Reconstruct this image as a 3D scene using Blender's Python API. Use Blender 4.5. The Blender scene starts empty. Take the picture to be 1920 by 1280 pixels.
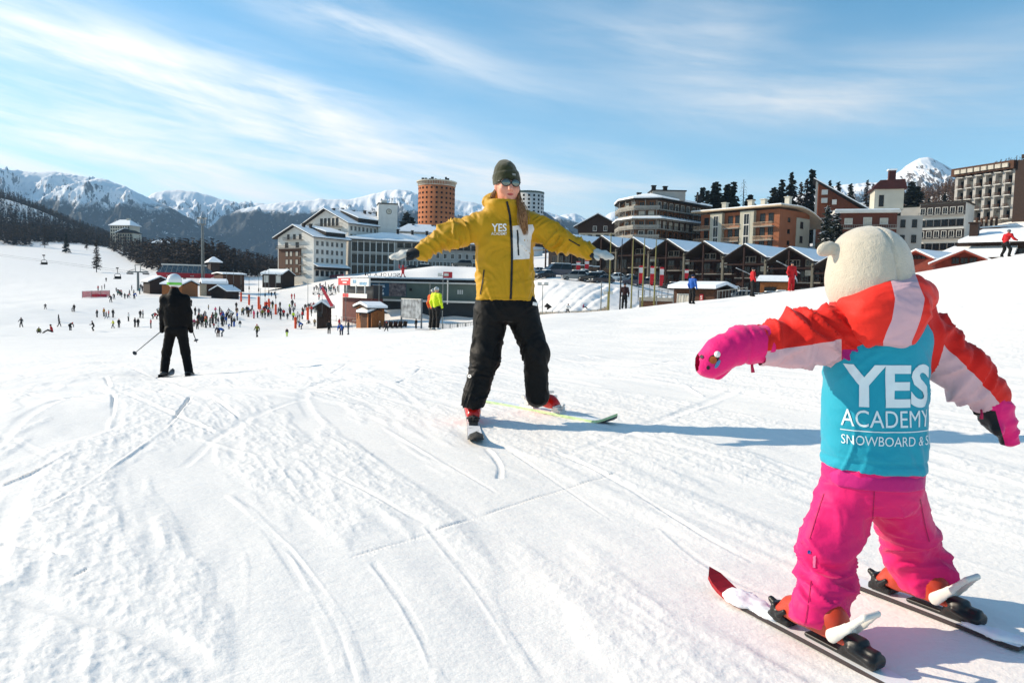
import bpy, bmesh, math, random
import numpy as np
from mathutils import Vector, Matrix
from mathutils.bvhtree import BVHTree
random.seed(7)
SC = bpy.context.scene
COL = SC.collection
# ------------------------------------------------------------------ camera
FPX = 1350.0                      # focal length in photo pixels (photo is 1920 wide)
PITCH = math.atan((640-551)/FPX); ROLL = math.radians(1.4)
_r0 = np.array([1., 0, 0]); _f = np.array([0, math.cos(PITCH), -math.sin(PITCH)]); _u0 = np.array([0, math.sin(PITCH), math.cos(PITCH)])
_r = _r0*math.cos(ROLL)+_u0*math.sin(ROLL); _u = _u0*math.cos(ROLL)-_r0*math.sin(ROLL)
cam = bpy.data.cameras.new('camera'); camo = bpy.data.objects.new('camera', cam); COL.objects.link(camo)
cam.sensor_width = 36; cam.lens = 36*FPX/1920; cam.clip_start = 0.05; cam.clip_end = 60000
camo.matrix_world = Matrix(((_r[0], _u[0], -_f[0], 0), (_r[1], _u[1], -_f[1], 0), (_r[2], _u[2], -_f[2], 0), (0, 0, 0, 1)))
SC.camera = camo
# ------------------------------------------------------------------ daylight
SUN_EL = math.radians(27); SUN_BACK = math.radians(15)       # sun from the left, a little beyond the subjects
sd = Vector((-math.cos(SUN_EL)*math.cos(SUN_BACK), math.cos(SUN_EL)*math.sin(SUN_BACK), math.sin(SUN_EL)))
sl = bpy.data.lights.new('sun', 'SUN'); sl.energy = 5.0; sl.angle = math.radians(0.53); sl.color = (1.0, 0.865, 0.68)
so = bpy.data.objects.new('sun', sl); COL.objects.link(so); so.rotation_euler = sd.to_track_quat('Z', 'Y').to_euler(); so.location = (-60, 10, 40)
SC.view_settings.view_transform = 'Standard'; SC.view_settings.look = 'None'
SC.view_settings.exposure = 0.40; SC.view_settings.gamma = 1.0; SC.view_settings.use_curve_mapping = False
W_ = bpy.data.worlds.new('World'); SC.world = W_; W_.use_nodes = True
def build_world():
    nt = W_.node_tree; N = nt.nodes; L = nt.links; N.clear()
    out = N.new('ShaderNodeOutputWorld'); bg = N.new('ShaderNodeBackground'); L.new(bg.outputs[0], out.inputs[0])
    sky = N.new('ShaderNodeTexSky'); sky.sky_type = 'NISHITA'; sky.sun_disc = False
    sky.sun_elevation = SUN_EL; sky.sun_rotation = math.radians(-75); sky.altitude = 1500; sky.air_density = 1.0; sky.dust_density = 0.35; sky.ozone_density = 0.8
    bg.inputs[1].default_value = 0.105
    tc = N.new('ShaderNodeTexCoord'); sep = N.new('ShaderNodeSeparateXYZ'); L.new(tc.outputs['Generated'], sep.inputs[0])
    def mth(op, a, b=None, c=None):
        n = N.new('ShaderNodeMath'); n.operation = op
        for i, v in enumerate((a, b, c)):
            if v is None: continue
            if isinstance(v, (int, float)): n.inputs[i].default_value = v
            else: L.new(v, n.inputs[i])
        return n.outputs[0]
    az = mth('ARCTAN2', sep.outputs[0], sep.outputs[1]); el = mth('ARCSINE', sep.outputs[2])
    cmb = N.new('ShaderNodeCombineXYZ'); L.new(az, cmb.inputs[0]); L.new(el, cmb.inputs[1])
    def layer(rot, sx, sy, detail, rough, dist, lo, hi, off):
        mp = N.new('ShaderNodeMapping'); L.new(cmb.outputs[0], mp.inputs[0]); mp.inputs['Rotation'].default_value = (0, 0, math.radians(rot))
        m2 = N.new('ShaderNodeMapping'); L.new(mp.outputs[0], m2.inputs[0]); m2.inputs['Scale'].default_value = (sx, sy, 1); m2.inputs['Location'].default_value = off
        nz = N.new('ShaderNodeTexNoise'); L.new(m2.outputs[0], nz.inputs['Vector']); nz.inputs['Scale'].default_value = 1.0
        nz.inputs['Detail'].default_value = detail; nz.inputs['Roughness'].default_value = rough; nz.inputs['Distortion'].default_value = dist
        mr = N.new('ShaderNodeMapRange'); mr.interpolation_type = 'SMOOTHSTEP'; L.new(nz.outputs[0], mr.inputs[0])
        mr.inputs[1].default_value = lo; mr.inputs[2].default_value = hi; return mr.outputs[0]
    def bank(px_, py_, rx, ry, rot, amp):
        """one drift of cirrus: direction, half sizes (rad), slope"""
        v = (_r*((px_-960)/FPX)+_u*((640-py_)/FPX)+_f); v = v/np.linalg.norm(v); a0 = math.atan2(v[0], v[1]); e0 = math.asin(v[2]); c_, s_ = math.cos(rot), math.sin(rot)
        da = mth('SUBTRACT', az, a0); de = mth('SUBTRACT', el, e0); u = mth('MULTIPLY_ADD', da, c_/rx, mth('MULTIPLY', de, s_/rx)); w = mth('MULTIPLY_ADD', da, -s_/ry, mth('MULTIPLY', de, c_/ry))
        q = mth('ADD', mth('MULTIPLY', u, u), mth('MULTIPLY', w, w)); return mth('MULTIPLY', mth('EXPONENT', mth('MULTIPLY', q, -1.0)), amp)
    big = layer(10, 1.5, 4.2, 3, 0.5, 0.3, 0.46, 0.72, (3.3, 1.7, 0))
    fine = layer(11, 2.6, 15.0, 9, 0.60, 0.55, 0.30, 0.74, (7.1, 2.2, 0)); thin = layer(7, 5.0, 42.0, 6, 0.6, 0.5, 0.30, 0.75, (1.1, 4.2, 0))
    cov = mth('MULTIPLY', big, 0.45)
    for k_ in ((120, 110, .40, .062, -.17, .95), (330, 190, .30, .05, -.15, .85), (60, 235, .34, .045, -.10, .95), (690, 55, .22, .030, -.26, .75), (480, 262, .16, .016, -.20, .5), (1650, 205, .30, .036, -.10, .62), (1750, 120, .26, .030, .12, .42), (1130, 80, .16, .04, -.2, .28), (300, 315, .55, .034, 0.0, .95), (1000, 335, .40, .012, -.05, .35), (1075, 280, .08, .012, -.2, .35)): cov = mth('ADD', cov, bank(*k_))
    cl = mth('MULTIPLY', mth('MINIMUM', cov, 1.1), mth('MULTIPLY_ADD', mth('MULTIPLY_ADD', thin, .55, fine), 0.66, 0.12))
    # thin high cloud thickens with slant path: optical depth ~ 1/sin(elevation)
    low = mth('POWER', mth('SUBTRACT', 1.0, mth('MINIMUM', mth('MAXIMUM', sep.outputs[2], 0.0), 1.0)), 9.0)
    cl = mth('MINIMUM', mth('ADD', cl, mth('MULTIPLY', low, 0.16)), 0.92)
    # cloud brighter towards the sun (forward scattering)
    dt = N.new('ShaderNodeVectorMath'); dt.operation = 'DOT_PRODUCT'; L.new(tc.outputs['Generated'], dt.inputs[0]); dt.inputs[1].default_value = tuple(sd)
    br = mth('MULTIPLY_ADD', mth('MAXIMUM', mth('ADD', dt.outputs['Value'], 0.45), 0.0), 3.2, 6.0)
    cc = N.new('ShaderNodeVectorMath'); cc.operation = 'SCALE'; cc.inputs[0].default_value = (1.0, 0.985, 0.96); L.new(br, cc.inputs['Scale'])
    hs = N.new('ShaderNodeHueSaturation'); hs.inputs['Hue'].default_value = .482; hs.inputs['Saturation'].default_value = 1.27; hs.inputs['Value'].default_value = 1.40; L.new(sky.outputs[0], hs.inputs['Color'])
    mx = N.new('ShaderNodeMix'); mx.data_type = 'RGBA'; L.new(cl, mx.inputs['Factor']); L.new(hs.outputs[0], mx.inputs['A']); L.new(cc.outputs[0], mx.inputs['B'])
    L.new(mx.outputs['Result'], bg.inputs[0])
build_world()
# ------------------------------------------------------------------ helpers
def Wp(px, py, d):
    """real-world point that lies at forward distance d (m) for a photo pixel (used to survey the place)"""
    v = _r*((px-960)/FPX)+_u*((640-py)/FPX)+_f
    return v*(d/v[1])
def V(px, py, d): return Vector(Wp(px, py, d))
def toPx(P):
    P = np.asarray(P, float); x = P@_r; y = P@_u; z = P@_f
    return 960+FPX*x/z, 640-FPX*y/z
def lin(c):
    if isinstance(c, str):
        c = [int(c[i:i+2], 16)/255 for i in (0, 2, 4)]
    return tuple(((v+0.055)/1.055)**2.4 if v > 0.04045 else v/12.92 for v in c)
MATS = {}
def mat(name, col, rough=0.6, var=0.12, scale=8.0, bump=0.0, bscale=30.0, metal=0.0, spec=0.35, col2=None, detail=4, coat=0.0, sheen=0.0, bdist=0.02):
    """procedural principled material with noise colour variation; col is sRGB hex"""
    if name in MATS: return MATS[name]
    m = bpy.data.materials.new(name); m.use_nodes = True; MATS[name] = m
    nt = m.node_tree; N = nt.nodes; L = nt.links; b = N['Principled BSDF']
    c = lin(col); c2 = lin(col2) if col2 else tuple(v*(1-var) for v in c); c1 = c if col2 else tuple(min(1, v*(1+var*0.5)) for v in c)
    tc = N.new('ShaderNodeTexCoord'); nz = N.new('ShaderNodeTexNoise'); L.new(tc.outputs['Object'], nz.inputs['Vector'])
    nz.inputs['Scale'].default_value = scale; nz.inputs['Detail'].default_value = detail
    cr = N.new('ShaderNodeValToRGB'); L.new(nz.outputs[0], cr.inputs[0])
    cr.color_ramp.elements[0].position = 0.32; cr.color_ramp.elements[1].position = 0.68
    cr.color_ramp.elements[0].color = (*c2, 1); cr.color_ramp.elements[1].color = (*c1, 1)
    L.new(cr.outputs[0], b.inputs['Base Color'])
    b.inputs['Roughness'].default_value = rough; b.inputs['Metallic'].default_value = metal; b.inputs['Specular IOR Level'].default_value = spec
    if coat: b.inputs['Coat Weight'].default_value = coat; b.inputs['Coat Roughness'].default_value = 0.08
    if sheen: b.inputs['Sheen Weight'].default_value = sheen
    if bump:
        n2 = N.new('ShaderNodeTexNoise'); L.new(tc.outputs['Object'], n2.inputs['Vector']); n2.inputs['Scale'].default_value = bscale; n2.inputs['Detail'].default_value = 5
        bp = N.new('ShaderNodeBump'); bp.inputs['Strength'].default_value = bump; bp.inputs['Distance'].default_value = bdist
        L.new(n2.outputs[0], bp.inputs['Height']); L.new(bp.outputs[0], b.inputs['Normal'])
    return m
def tag(o, label=None, cat=None, group=None, kind=None):
    if label: o['label'] = label
    if cat: o['category'] = cat
    if group: o['group'] = group
    if kind: o['kind'] = kind
    return o
def empty(name, loc, label=None, cat=None, group=None, rz=0.0):
    o = bpy.data.objects.new(name, None); COL.objects.link(o); o.location = loc; o.rotation_euler = (0, 0, rz); o.empty_display_size = 0.2
    return tag(o, label, cat, group)
class MB:
    """collects geometry; build() links ONE mesh object"""
    def __init__(s): s.v = []; s.f = []; s.m = []
    def add(s, vs, fs, mi=0):
        b = len(s.v); s.v += [tuple(map(float, v)) for v in vs]; s.f += [tuple(b+i for i in f) for f in fs]; s.m += [mi]*len(fs); return s
    def box(s, x0, x1, y0, y1, z0, z1, mi=0):
        return s.add([(x0, y0, z0), (x1, y0, z0), (x1, y1, z0), (x0, y1, z0), (x0, y0, z1), (x1, y0, z1), (x1, y1, z1), (x0, y1, z1)],
                     [(3, 2, 1, 0), (4, 5, 6, 7), (0, 1, 5, 4), (1, 2, 6, 5), (2, 3, 7, 6), (3, 0, 4, 7)], mi)
    def prism(s, poly, y0, y1, mi=0):
        """poly in (x,z), extruded along y"""
        n = len(poly); vs = [(x, y0, z) for x, z in poly]+[(x, y1, z) for x, z in poly]
        return s.add(vs, [tuple(range(n)), tuple(range(2*n-1, n-1, -1))]+[(i+n, (i+1) % n+n, (i+1) % n, i) for i in range(n)], mi)
    def prismz(s, poly, z0, z1, mi=0):
        n = len(poly); vs = [(x, y, z0) for x, y in poly]+[(x, y, z1) for x, y in poly]
        return s.add(vs, [tuple(range(n-1, -1, -1)), tuple(range(n, 2*n))]+[(i, (i+1) % n, (i+1) % n+n, i+n) for i in range(n)], mi)
    def tube(s, pts, rad, n=6, mi=0, cap=True):
        pts = [Vector(p) for p in pts]; k = len(pts); rad = [rad]*k if isinstance(rad, (int, float)) else rad
        vs = []; fs = []
        t0 = (pts[1]-pts[0]).normalized(); a = t0.orthogonal().normalized()
        for i, p in enumerate(pts):
            t = (pts[min(i+1, k-1)]-pts[max(i-1, 0)]).normalized(); a = (a-t*a.dot(t)).normalized(); b = t.cross(a)
            vs += [tuple(p+(a*math.cos(2*math.pi*j/n)+b*math.sin(2*math.pi*j/n))*rad[i]) for j in range(n)]
        for i in range(k-1):
            fs += [(i*n+j, i*n+(j+1) % n, (i+1)*n+(j+1) % n, (i+1)*n+j) for j in range(n)]
        if cap: fs += [tuple(range(n-1, -1, -1)), tuple(range((k-1)*n, k*n))]
        return s.add(vs, fs, mi)
    def xf(s, M, start=0):
        for i in range(start, len(s.v)): s.v[i] = tuple(M @ Vector(s.v[i]))
        return s
    def mesh(s, name, mats, smooth=False):
        me = bpy.data.meshes.new(name); me.from_pydata(s.v, [], s.f)
        for m in (mats if isinstance(mats, (list, tuple)) else [mats]): me.materials.append(m)
        if len(set(s.m)) > 1: me.polygons.foreach_set('material_index', s.m)
        if smooth: me.polygons.foreach_set('use_smooth', [True]*len(s.f))
        me.update(); return me
    def build(s, name, mats, parent=None, smooth=False, loc=None):
        o = bpy.data.objects.new(name, s.mesh(name, mats, smooth)); COL.objects.link(o)
        if parent is not None: o.parent = parent
        if loc is not None: o.location = loc
        return o
def inst(name, me, parent=None, loc=(0, 0, 0), rz=0.0, scale=None):
    o = bpy.data.objects.new(name, me); COL.objects.link(o); o.location = loc; o.rotation_euler = (0, 0, rz)
    if scale: o.scale = scale
    if parent is not None: o.parent = parent
    return o
def bigmesh(name, v, f, mats, smooth=True):
    v = np.asarray(v, np.float32); f = np.asarray(f, np.int32); k = f.shape[1]
    me = bpy.data.meshes.new(name); me.vertices.add(len(v)); me.vertices.foreach_set('co', v.ravel())
    me.loops.add(f.size); me.loops.foreach_set('vertex_index', f.ravel()); me.polygons.add(len(f))
    me.polygons.foreach_set('loop_start', np.arange(0, f.size, k, dtype=np.int32))
    me.polygons.foreach_set('use_smooth', np.full(len(f), smooth, bool))
    for m in (mats if isinstance(mats, (list, tuple)) else [mats]): me.materials.append(m)
    me.update(calc_edges=True); return me
def _hash(ix, iy, iz, seed):
    h = (ix*np.int64(374761393)+iy*np.int64(668265263)+iz*np.int64(1274126177)+np.int64(seed)*np.int64(974711)) & 0x7fffffff
    h = ((h ^ (h >> 13))*np.int64(1274126177)) & 0x7fffffff
    h = (h ^ (h >> 16)) & 0xffff
    return h.astype(np.float32)/65535.0
def vnoise(x, y, z=None, seed=0):
    """smooth value noise 0..1"""
    x = np.asarray(x, np.float32); y = np.asarray(y, np.float32)
    ix = np.floor(x).astype(np.int64); iy = np.floor(y).astype(np.int64); fx = x-ix; fy = y-iy
    fx = fx*fx*(3-2*fx); fy = fy*fy*(3-2*fy)
    if z is None:
        g = lambda a, b: _hash(ix+a, iy+b, np.int64(0), seed)
        return (g(0, 0)*(1-fx)+g(1, 0)*fx)*(1-fy)+(g(0, 1)*(1-fx)+g(1, 1)*fx)*fy
    z = np.asarray(z, np.float32); iz = np.floor(z).astype(np.int64); fz = z-iz; fz = fz*fz*(3-2*fz)
    g = lambda a, b, c: _hash(ix+a, iy+b, iz+c, seed)
    l0 = (g(0, 0, 0)*(1-fx)+g(1, 0, 0)*fx)*(1-fy)+(g(0, 1, 0)*(1-fx)+g(1, 1, 0)*fx)*fy
    l1 = (g(0, 0, 1)*(1-fx)+g(1, 0, 1)*fx)*(1-fy)+(g(0, 1, 1)*(1-fx)+g(1, 1, 1)*fx)*fy
    return l0*(1-fz)+l1*fz
def fbm(x, y, z=None, seed=0, oct=4, gain=0.5, ridged=False):
    a = 1.0; t = 0.0; s = 0.0; f = 1.0
    for i in range(oct):
        n = vnoise(x*f, y*f, None if z is None else z*f, seed+i*17)
        if ridged: n = 1-np.abs(2*n-1)
        s = s+n*a; t += a; a *= gain; f *= 2.03
    return s/t
# ------------------------------------------------------------------ the ground: surveyed heights -> one sheet
SURVEY = {0: [(5, 783), (13.3, 708), (30, 676), (60, 646), (95, 622), (121, 612), (145, 582), (210, 553), (300, 521), (400, 492), (520, 467), (650, 446), (850, 418), (1050, 372), (1500, 420)],
 200: [(5, 786), (13.3, 702), (30, 668), (60, 646), (95, 629), (125, 610), (145, 595), (164, 568), (210, 550), (287, 528), (380, 507), (480, 487), (600, 468), (900, 455), (1500, 490)],
 330: [(5, 788), (13.3, 706), (30, 664), (60, 645), (90, 632), (115, 615), (150, 588), (200, 556), (250, 541), (300, 526), (400, 507), (550, 492), (900, 485), (1500, 510)],
 480: [(5, 788), (13.3, 692), (30, 655), (60, 643), (92, 632), (125, 612), (145, 598), (180, 575), (210, 561), (280, 545), (350, 530), (500, 512), (800, 505), (1500, 525)],
 600: [(5, 789), (13.3, 682), (30, 641), (60, 633), (88, 627), (115, 619), (140, 601), (170, 585), (200, 565), (240, 543), (270, 524), (350, 512), (800, 505)],
 720: [(5, 790), (13.3, 673), (30, 628), (60, 623), (80, 622), (100, 619), (115, 610), (128, 600), (137, 588), (146, 531), (160, 518), (250, 512), (350, 505), (800, 500)],
 815: [(5, 791), (13.3, 664), (22, 632), (30.3, 618), (45, 624), (80, 627), (110, 612), (125, 602), (137, 588), (146, 528), (180, 514), (300, 505), (800, 495)],
 900: [(5, 791), (13.3, 657), (30, 611), (45, 616), (80, 624), (110, 610), (128, 597), (137, 585), (146, 527), (180, 514), (300, 500), (800, 490)],
 1010: [(5, 791), (13.3, 652), (30, 604), (45, 591), (60, 603), (80, 610), (95, 603), (105, 594), (118, 556), (128, 533), (135, 524), (170, 515), (300, 497), (800, 480)],
 1100: [(5, 790), (13.3, 650), (30, 603), (55, 589), (70, 600), (85, 604), (98, 590), (112, 552), (124, 534), (132, 527), (200, 513), (350, 485), (800, 470)],
 1170: [(5, 789), (13.3, 648), (30, 603), (68, 584), (85, 596), (100, 590), (120, 546), (130, 533), (160, 527), (250, 500), (800, 460)],
 1250: [(5, 788), (13.3, 644), (30, 595), (62, 573), (75, 588), (95, 590), (110, 575), (125, 556), (140, 542), (160, 535), (240, 492), (800, 440)],
 1300: [(5, 787), (13.3, 641), (30, 590), (58, 567), (70, 581), (90, 585), (110, 575), (130, 557), (150, 545), (170, 535), (230, 490), (800, 430)],
 1410: [(5, 785), (13.3, 632), (30, 578), (54, 555), (68, 570), (90, 571), (120, 561), (145, 551), (170, 540), (230, 485), (800, 420)],
 1483: [(5, 783), (13.3, 625), (30, 569), (50, 545), (63, 561), (90, 565), (120, 561), (150, 550), (230, 475), (800, 400)],
 1600: [(5, 778), (13.3, 612), (30, 553), (48, 529), (62, 545), (90, 550), (130, 545), (200, 508), (300, 440), (800, 380)],
 1700: [(5, 773), (13.3, 598), (30, 538), (46, 514), (60, 529), (90, 535), (130, 527), (180, 508), (225, 487), (270, 440), (400, 412), (700, 388), (1000, 400)],
 1885: [(5, 765), (13.3, 573), (30, 505), (46, 481), (60, 495), (90, 503), (130, 494), (180, 462), (215, 420), (250, 405), (350, 380), (600, 320), (900, 345)],
 2300: [(5, 740), (13.3, 520), (30, 440), (46, 410), (60, 420), (90, 430), (130, 430), (240, 380), (600, 270)]}
def _ctl():
    P = []
    for px, lst in SURVEY.items():
        for d, py in lst:
            p = Wp(px, py, d); P.append(p)
    for th in (-150, -110, -75, -50, -25, 0, 25, 50, 75, 110, 150):
        a = math.radians(th)
        for r in (0.3, 1.2, 2.2):
            P.append(np.array([math.sin(a)*r, math.cos(a)*r, -0.90+0.0*r]))
    for th, sl_ in ((-150, -0.03), (-110, -0.05), (-80, -0.08), (-62, -0.09), (80, 0.11), (110, 0.12), (150, 0.06)):
        a = math.radians(th)
        for r in (6, 15, 40, 100, 300, 900): P.append(np.array([math.sin(a)*r, math.cos(a)*r, -0.9+sl_*min(r, 120)]))
    return np.array(P)
_CP = _ctl()
def _feat(x, y): return np.stack([np.arctan2(x, y)*2.2, np.log(np.hypot(x, y)+2.0)], -1)
_CF = _feat(_CP[:, 0], _CP[:, 1]); _CR = np.hypot(_CP[:, 0], _CP[:, 1])
def _ker(r2): return np.sqrt(r2+0.05**2)
_A = _ker(((_CF[:, None]-_CF[None])**2).sum(-1)); _CW = np.linalg.solve(_A+np.eye(len(_A))*-1e-4, _CP[:, 2]/(_CR+8))
def gz_raw(x, y):
    x = np.asarray(x, np.float64); y = np.asarray(y, np.float64); sh = x.shape; F = _feat(x.ravel(), y.ravel()); out = np.empty(len(F))
    for i in range(0, len(F), 40000):
        q = F[i:i+40000]; out[i:i+40000] = _ker(((q[:, None]-_CF[None])**2).sum(-1)) @ _CW
    return (out*(np.hypot(x, y).ravel()+8)).reshape(sh)
def gz(x, y): return float(gz_raw(np.array([x]), np.array([y]))[0])
def gpt(px, d, py=551):
    """ground point straight below the photo column px at distance d"""
    p = Wp(px, py, d); z = gz(p[0], p[1])
    for _ in range(2):
        q = toPx([p[0], p[1], z]); p2 = Wp(px, q[1], d); p = p2; z = gz(p[0], p[1])
    return Vector((p[0], p[1], z))
def seg_dist(x, y, pts):
    """distance to polyline, signed side, running parameter"""
    best = np.full(x.shape, 1e9); sg = np.zeros(x.shape); u = np.zeros(x.shape); n = len(pts)-1
    for i in range(n):
        ax, ay = pts[i]; bx, by = pts[i+1]; dx, dy = bx-ax, by-ay; L2 = dx*dx+dy*dy+1e-9
        h = np.clip(((x-ax)*dx+(y-ay)*dy)/L2, 0, 1); ex = x-ax-h*dx; ey = y-ay-h*dy; d = np.hypot(ex, ey); m = d < best
        best = np.where(m, d, best); sg = np.where(m, np.sign(ex*dy-ey*dx), sg); u = np.where(m, (i+h)/n, u)
    return best, sg, u
def _gp2(px, py):
    """ground position seen at a photo pixel (march the survey surface)"""
    v = _r*((px-960)/FPX)+_u*((640-py)/FPX)+_f; v = v/v[1]
    t = np.geomspace(1.2, 90, 500); P = v[None]*t[:, None]; g = gz_raw(P[:, 0], P[:, 1]); i = int(np.argmax(P[:, 2] < g)); return P[i, 0], P[i, 1]
def smooth(pts, it=3):
    for _ in range(it):
        q = [pts[0]]
        for a, b in zip(pts[:-1], pts[1:]): q += [(a[0]*.75+b[0]*.25, a[1]*.75+b[1]*.25), (a[0]*.25+b[0]*.75, a[1]*.25+b[1]*.75)]
        pts = q+[pts[-1]]
    return pts
# ski tracks seen on the piste: (pixels, width m, depth m, ridge m)
TRACKS = [([(65, 962), (160, 910), (250, 845), (320, 795), (350, 760), (357, 748)], .045, .018, .016),
 ([(205, 800), (214, 770), (212, 735), (198, 708)], .05, .014, .012), ([(655, 1050), (780, 1010), (880, 975), (1010, 932), (1160, 890)], .035, .016, .012),
 ([(640, 1280), (610, 1180), (560, 1090), (520, 1020), (470, 960), (425, 925)], .09, .007, .014), ([(680, 1280), (640, 1160), (590, 1090), (540, 1030), (480, 975)], .06, .006, .010),
 ([(0, 1022), (60, 1030), (125, 1043)], .09, .022, .02), ([(935, 900), (940, 880), (925, 855), (905, 836)], .09, .02, .016), ([(960, 850), (1040, 905), (1150, 980)], .04, .01, .012),
 ([(370, 820), (470, 850), (600, 880), (700, 930), (760, 965), (800, 985)], .07, .005, .012), ([(430, 800), (520, 818), (640, 850), (700, 850)], .08, .008, .015),
 ([(720, 800), (800, 850), (930, 925)], .05, .006, .014), ([(800, 990), (860, 1060), (930, 1150), (1010, 1280)], .08, .005, .010), ([(700, 1060), (770, 1150), (830, 1280)], .07, .005, .010),
 ([(1040, 850), (1150, 900), (1300, 1000), (1420, 1060)], .07, .008, .012), ([(1240, 990), (1340, 1080), (1500, 1140)], .08, .008, .012), ([(0, 1105), (120, 1150), (320, 1205), (420, 1280)], .22, .02, .01),
 ([(735, 690), (775, 680), (815, 670)], .05, .012, .01), ([(745, 722), (790, 690)], .04, .012, .008), ([(620, 702), (650, 682)], .05, .014, .01), ([(0, 905), (60, 880), (130, 845)], .03, .012, .01),
 ([(300, 710), (420, 708), (540, 730), (700, 760)], .05, .006, .01), ([(1270, 712), (1320, 740)], .05, .008, .012), ([(1340, 700), (1500, 715), (1650, 708)], .05, .008, .01), ([(140, 1085), (165, 1072)], .03, .015, .01),
 ([(1060, 690), (1200, 705), (1420, 690)], .06, .006, .008), ([(100, 660), (260, 690), (420, 760), (560, 900)], .06, .004, .008), ([(1100, 640), (1400, 640), (1700, 600)], .07, .006, .008), ([(900, 640), (1150, 660), (1500, 640), (1850, 570)], .07, .006, .008)]
def ground():
    # angles: fine in front, coarse elsewhere
    th = np.concatenate([np.linspace(-180, -60, 40, endpoint=False), np.linspace(-60, -39, 26, endpoint=False), np.linspace(-39, 39, 960, endpoint=False), np.linspace(39, 60, 26, endpoint=False), np.linspace(60, 180, 41)])
    th = np.radians(th); rr = np.concatenate([[0.25, .6, .95], np.geomspace(1.25, 16, 560, endpoint=False), np.geomspace(16, 80, 170, endpoint=False), np.geomspace(80, 140, 150, endpoint=False), np.geomspace(140, 260, 60, endpoint=False), np.geomspace(260, 1200, 60, endpoint=False), np.geomspace(1200, 9000, 16)])
    R, T = np.meshgrid(rr, th, indexing='ij'); X = R*np.sin(T); Y = R*np.cos(T)
    # survey surface evaluated on a coarser grid then refined by interpolation in (ring, angle)
    ri = np.unique(np.r_[np.arange(0, len(rr), 4), len(rr)-1]); ti = np.unique(np.r_[np.arange(0, len(th), 4), len(th)-1])
    Zc = gz_raw(X[np.ix_(ri, ti)], Y[np.ix_(ri, ti)])
    Z1 = np.stack([np.interp(np.arange(len(rr)), ri, Zc[:, j]) for j in range(len(ti))], 1)
    Z = np.stack([np.interp(np.arange(len(th)), ti, Z1[i]) for i in range(len(rr))], 0)
    far = np.clip((R-1500)/3000, 0, 1); Z = Z*(1-far)+(-60)*far
    # seam behind the camera
    w = np.clip((np.abs(T)-math.radians(120))/math.radians(60), 0, 1); Z = Z*(1-w)+(-0.9-0.01*np.minimum(R, 200))*w
    # ---- snow surface: rolling, chopped patches, scraped ribbons, tracks
    near = R < 90; x = X[near]; y = Y[near]; r = R[near]
    fade = np.clip(1.6-r/55, 0, 1)
    dz = (fbm(x*.45, y*.45, seed=3, oct=3)-.5)*.06*np.clip(r/4, .35, 2.0)*fade
    # direction of travel: down the fall line to the back left
    cx, cy = math.cos(math.radians(118)), math.sin(math.radians(118)); a = x*cx+y*cy; b = -x*cy+y*cx
    wob = fbm(x*.35, y*.35, seed=9, oct=2)*1.6
    rib = fbm(a*.34+wob, b*3.1+wob*1.8, seed=21, oct=4, gain=.55)
    smoothm = np.clip((rib-.45)*8, 0, 1)                      # 1 = scraped smooth
    chop = (1-smoothm)
    cg = fbm(x*42+wob*4, y*42, seed=31, oct=3, gain=.6); lump = np.clip(cg-.44, 0, 1)**.8
    ripple = fbm(a*5+wob*3, b*16, seed=41, oct=2, ridged=True)
    dz += chop*(lump*.0095+(ripple-.5)*.010)*np.clip(fade, 0, 1)*(0.35+0.85*vnoise(x*.5, y*.5, seed=55))
    dz += -smoothm*.006*fade + (vnoise(a*2.4, b*9, seed=61)-.5)*.006*fade
    flat = np.ones_like(x)
    for pts, wd, dp, rg in TRACKS:
        g = smooth([_gp2(*p) for p in pts]); xs = [q[0] for q in g]; ys = [q[1] for q in g]
        m = (x > min(xs)-.7) & (x < max(xs)+.7) & (y > min(ys)-.7) & (y < max(ys)+.7)
        if not m.any(): continue
        d, sg, u = seg_dist(x[m], y[m], g); d = d*(1+.35*(vnoise(x[m]*9, y[m]*9, seed=5)-.5)); end = np.clip(np.minimum(u, 1-u)*9, 0, 1)
        sc = np.clip(r[m]/6, .6, 2.4); w2 = wd*.27*sc
        groove = np.exp(-(d/w2)**4); ridge = np.exp(-((d-w2*1.35)/(w2*.55))**2)*(sg > 0)*(0.5+.9*vnoise(x[m]*14, y[m]*14, seed=8))
        q = dz[m]*(1-.7*groove*end)+(-dp*groove+rg*.8*ridge)*end*sc*.34*(.35+.9*vnoise(u*23, u*0, seed=12)); dz[m] = q
    rt = random.Random(31)
    for i in range(34):                       # many faint old tracks down the fall line
        x0, y0 = rt.uniform(-4.5, 3.5), rt.uniform(2.2, 9); an = math.radians(rt.choice([112, 118, 125, 133, 150, 60, 100])+rt.uniform(-9, 9)); ln = rt.uniform(1.5, 4.5); cv = rt.uniform(-.25, .25)
        g = smooth([(x0+math.cos(an+cv*t)*ln*t, y0+math.sin(an+cv*t)*ln*t) for t in (0, .35, .7, 1.0)], 2); xs = [q[0] for q in g]; ys = [q[1] for q in g]
        m = (x > min(xs)-.2) & (x < max(xs)+.2) & (y > min(ys)-.2) & (y < max(ys)+.2)
        if not m.any(): continue
        d, sg, u = seg_dist(x[m], y[m], g); w2 = rt.uniform(.012, .045)*np.clip(r[m]/5, .7, 1.8); q = rt.uniform(.3, 1.0)*np.clip(np.minimum(u, 1-u)*7, 0, 1)*(.4+.8*vnoise(x[m]*3, y[m]*3, seed=i))
        dz[m] += (-.006*np.exp(-(d/w2)**4)+.006*np.exp(-((d-w2*1.4)/(w2*.6))**2)*(sg > 0)*vnoise(x[m]*18, y[m]*18, seed=3))*q*np.clip(r[m]/4, .7, 2)
    Z[near] += dz
    bk = (R > 88) & (R < 135) & (T > math.radians(0)) & (T < math.radians(14)); bx, by = X[bk], Y[bk]; dzb = np.zeros(bx.shape)
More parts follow.
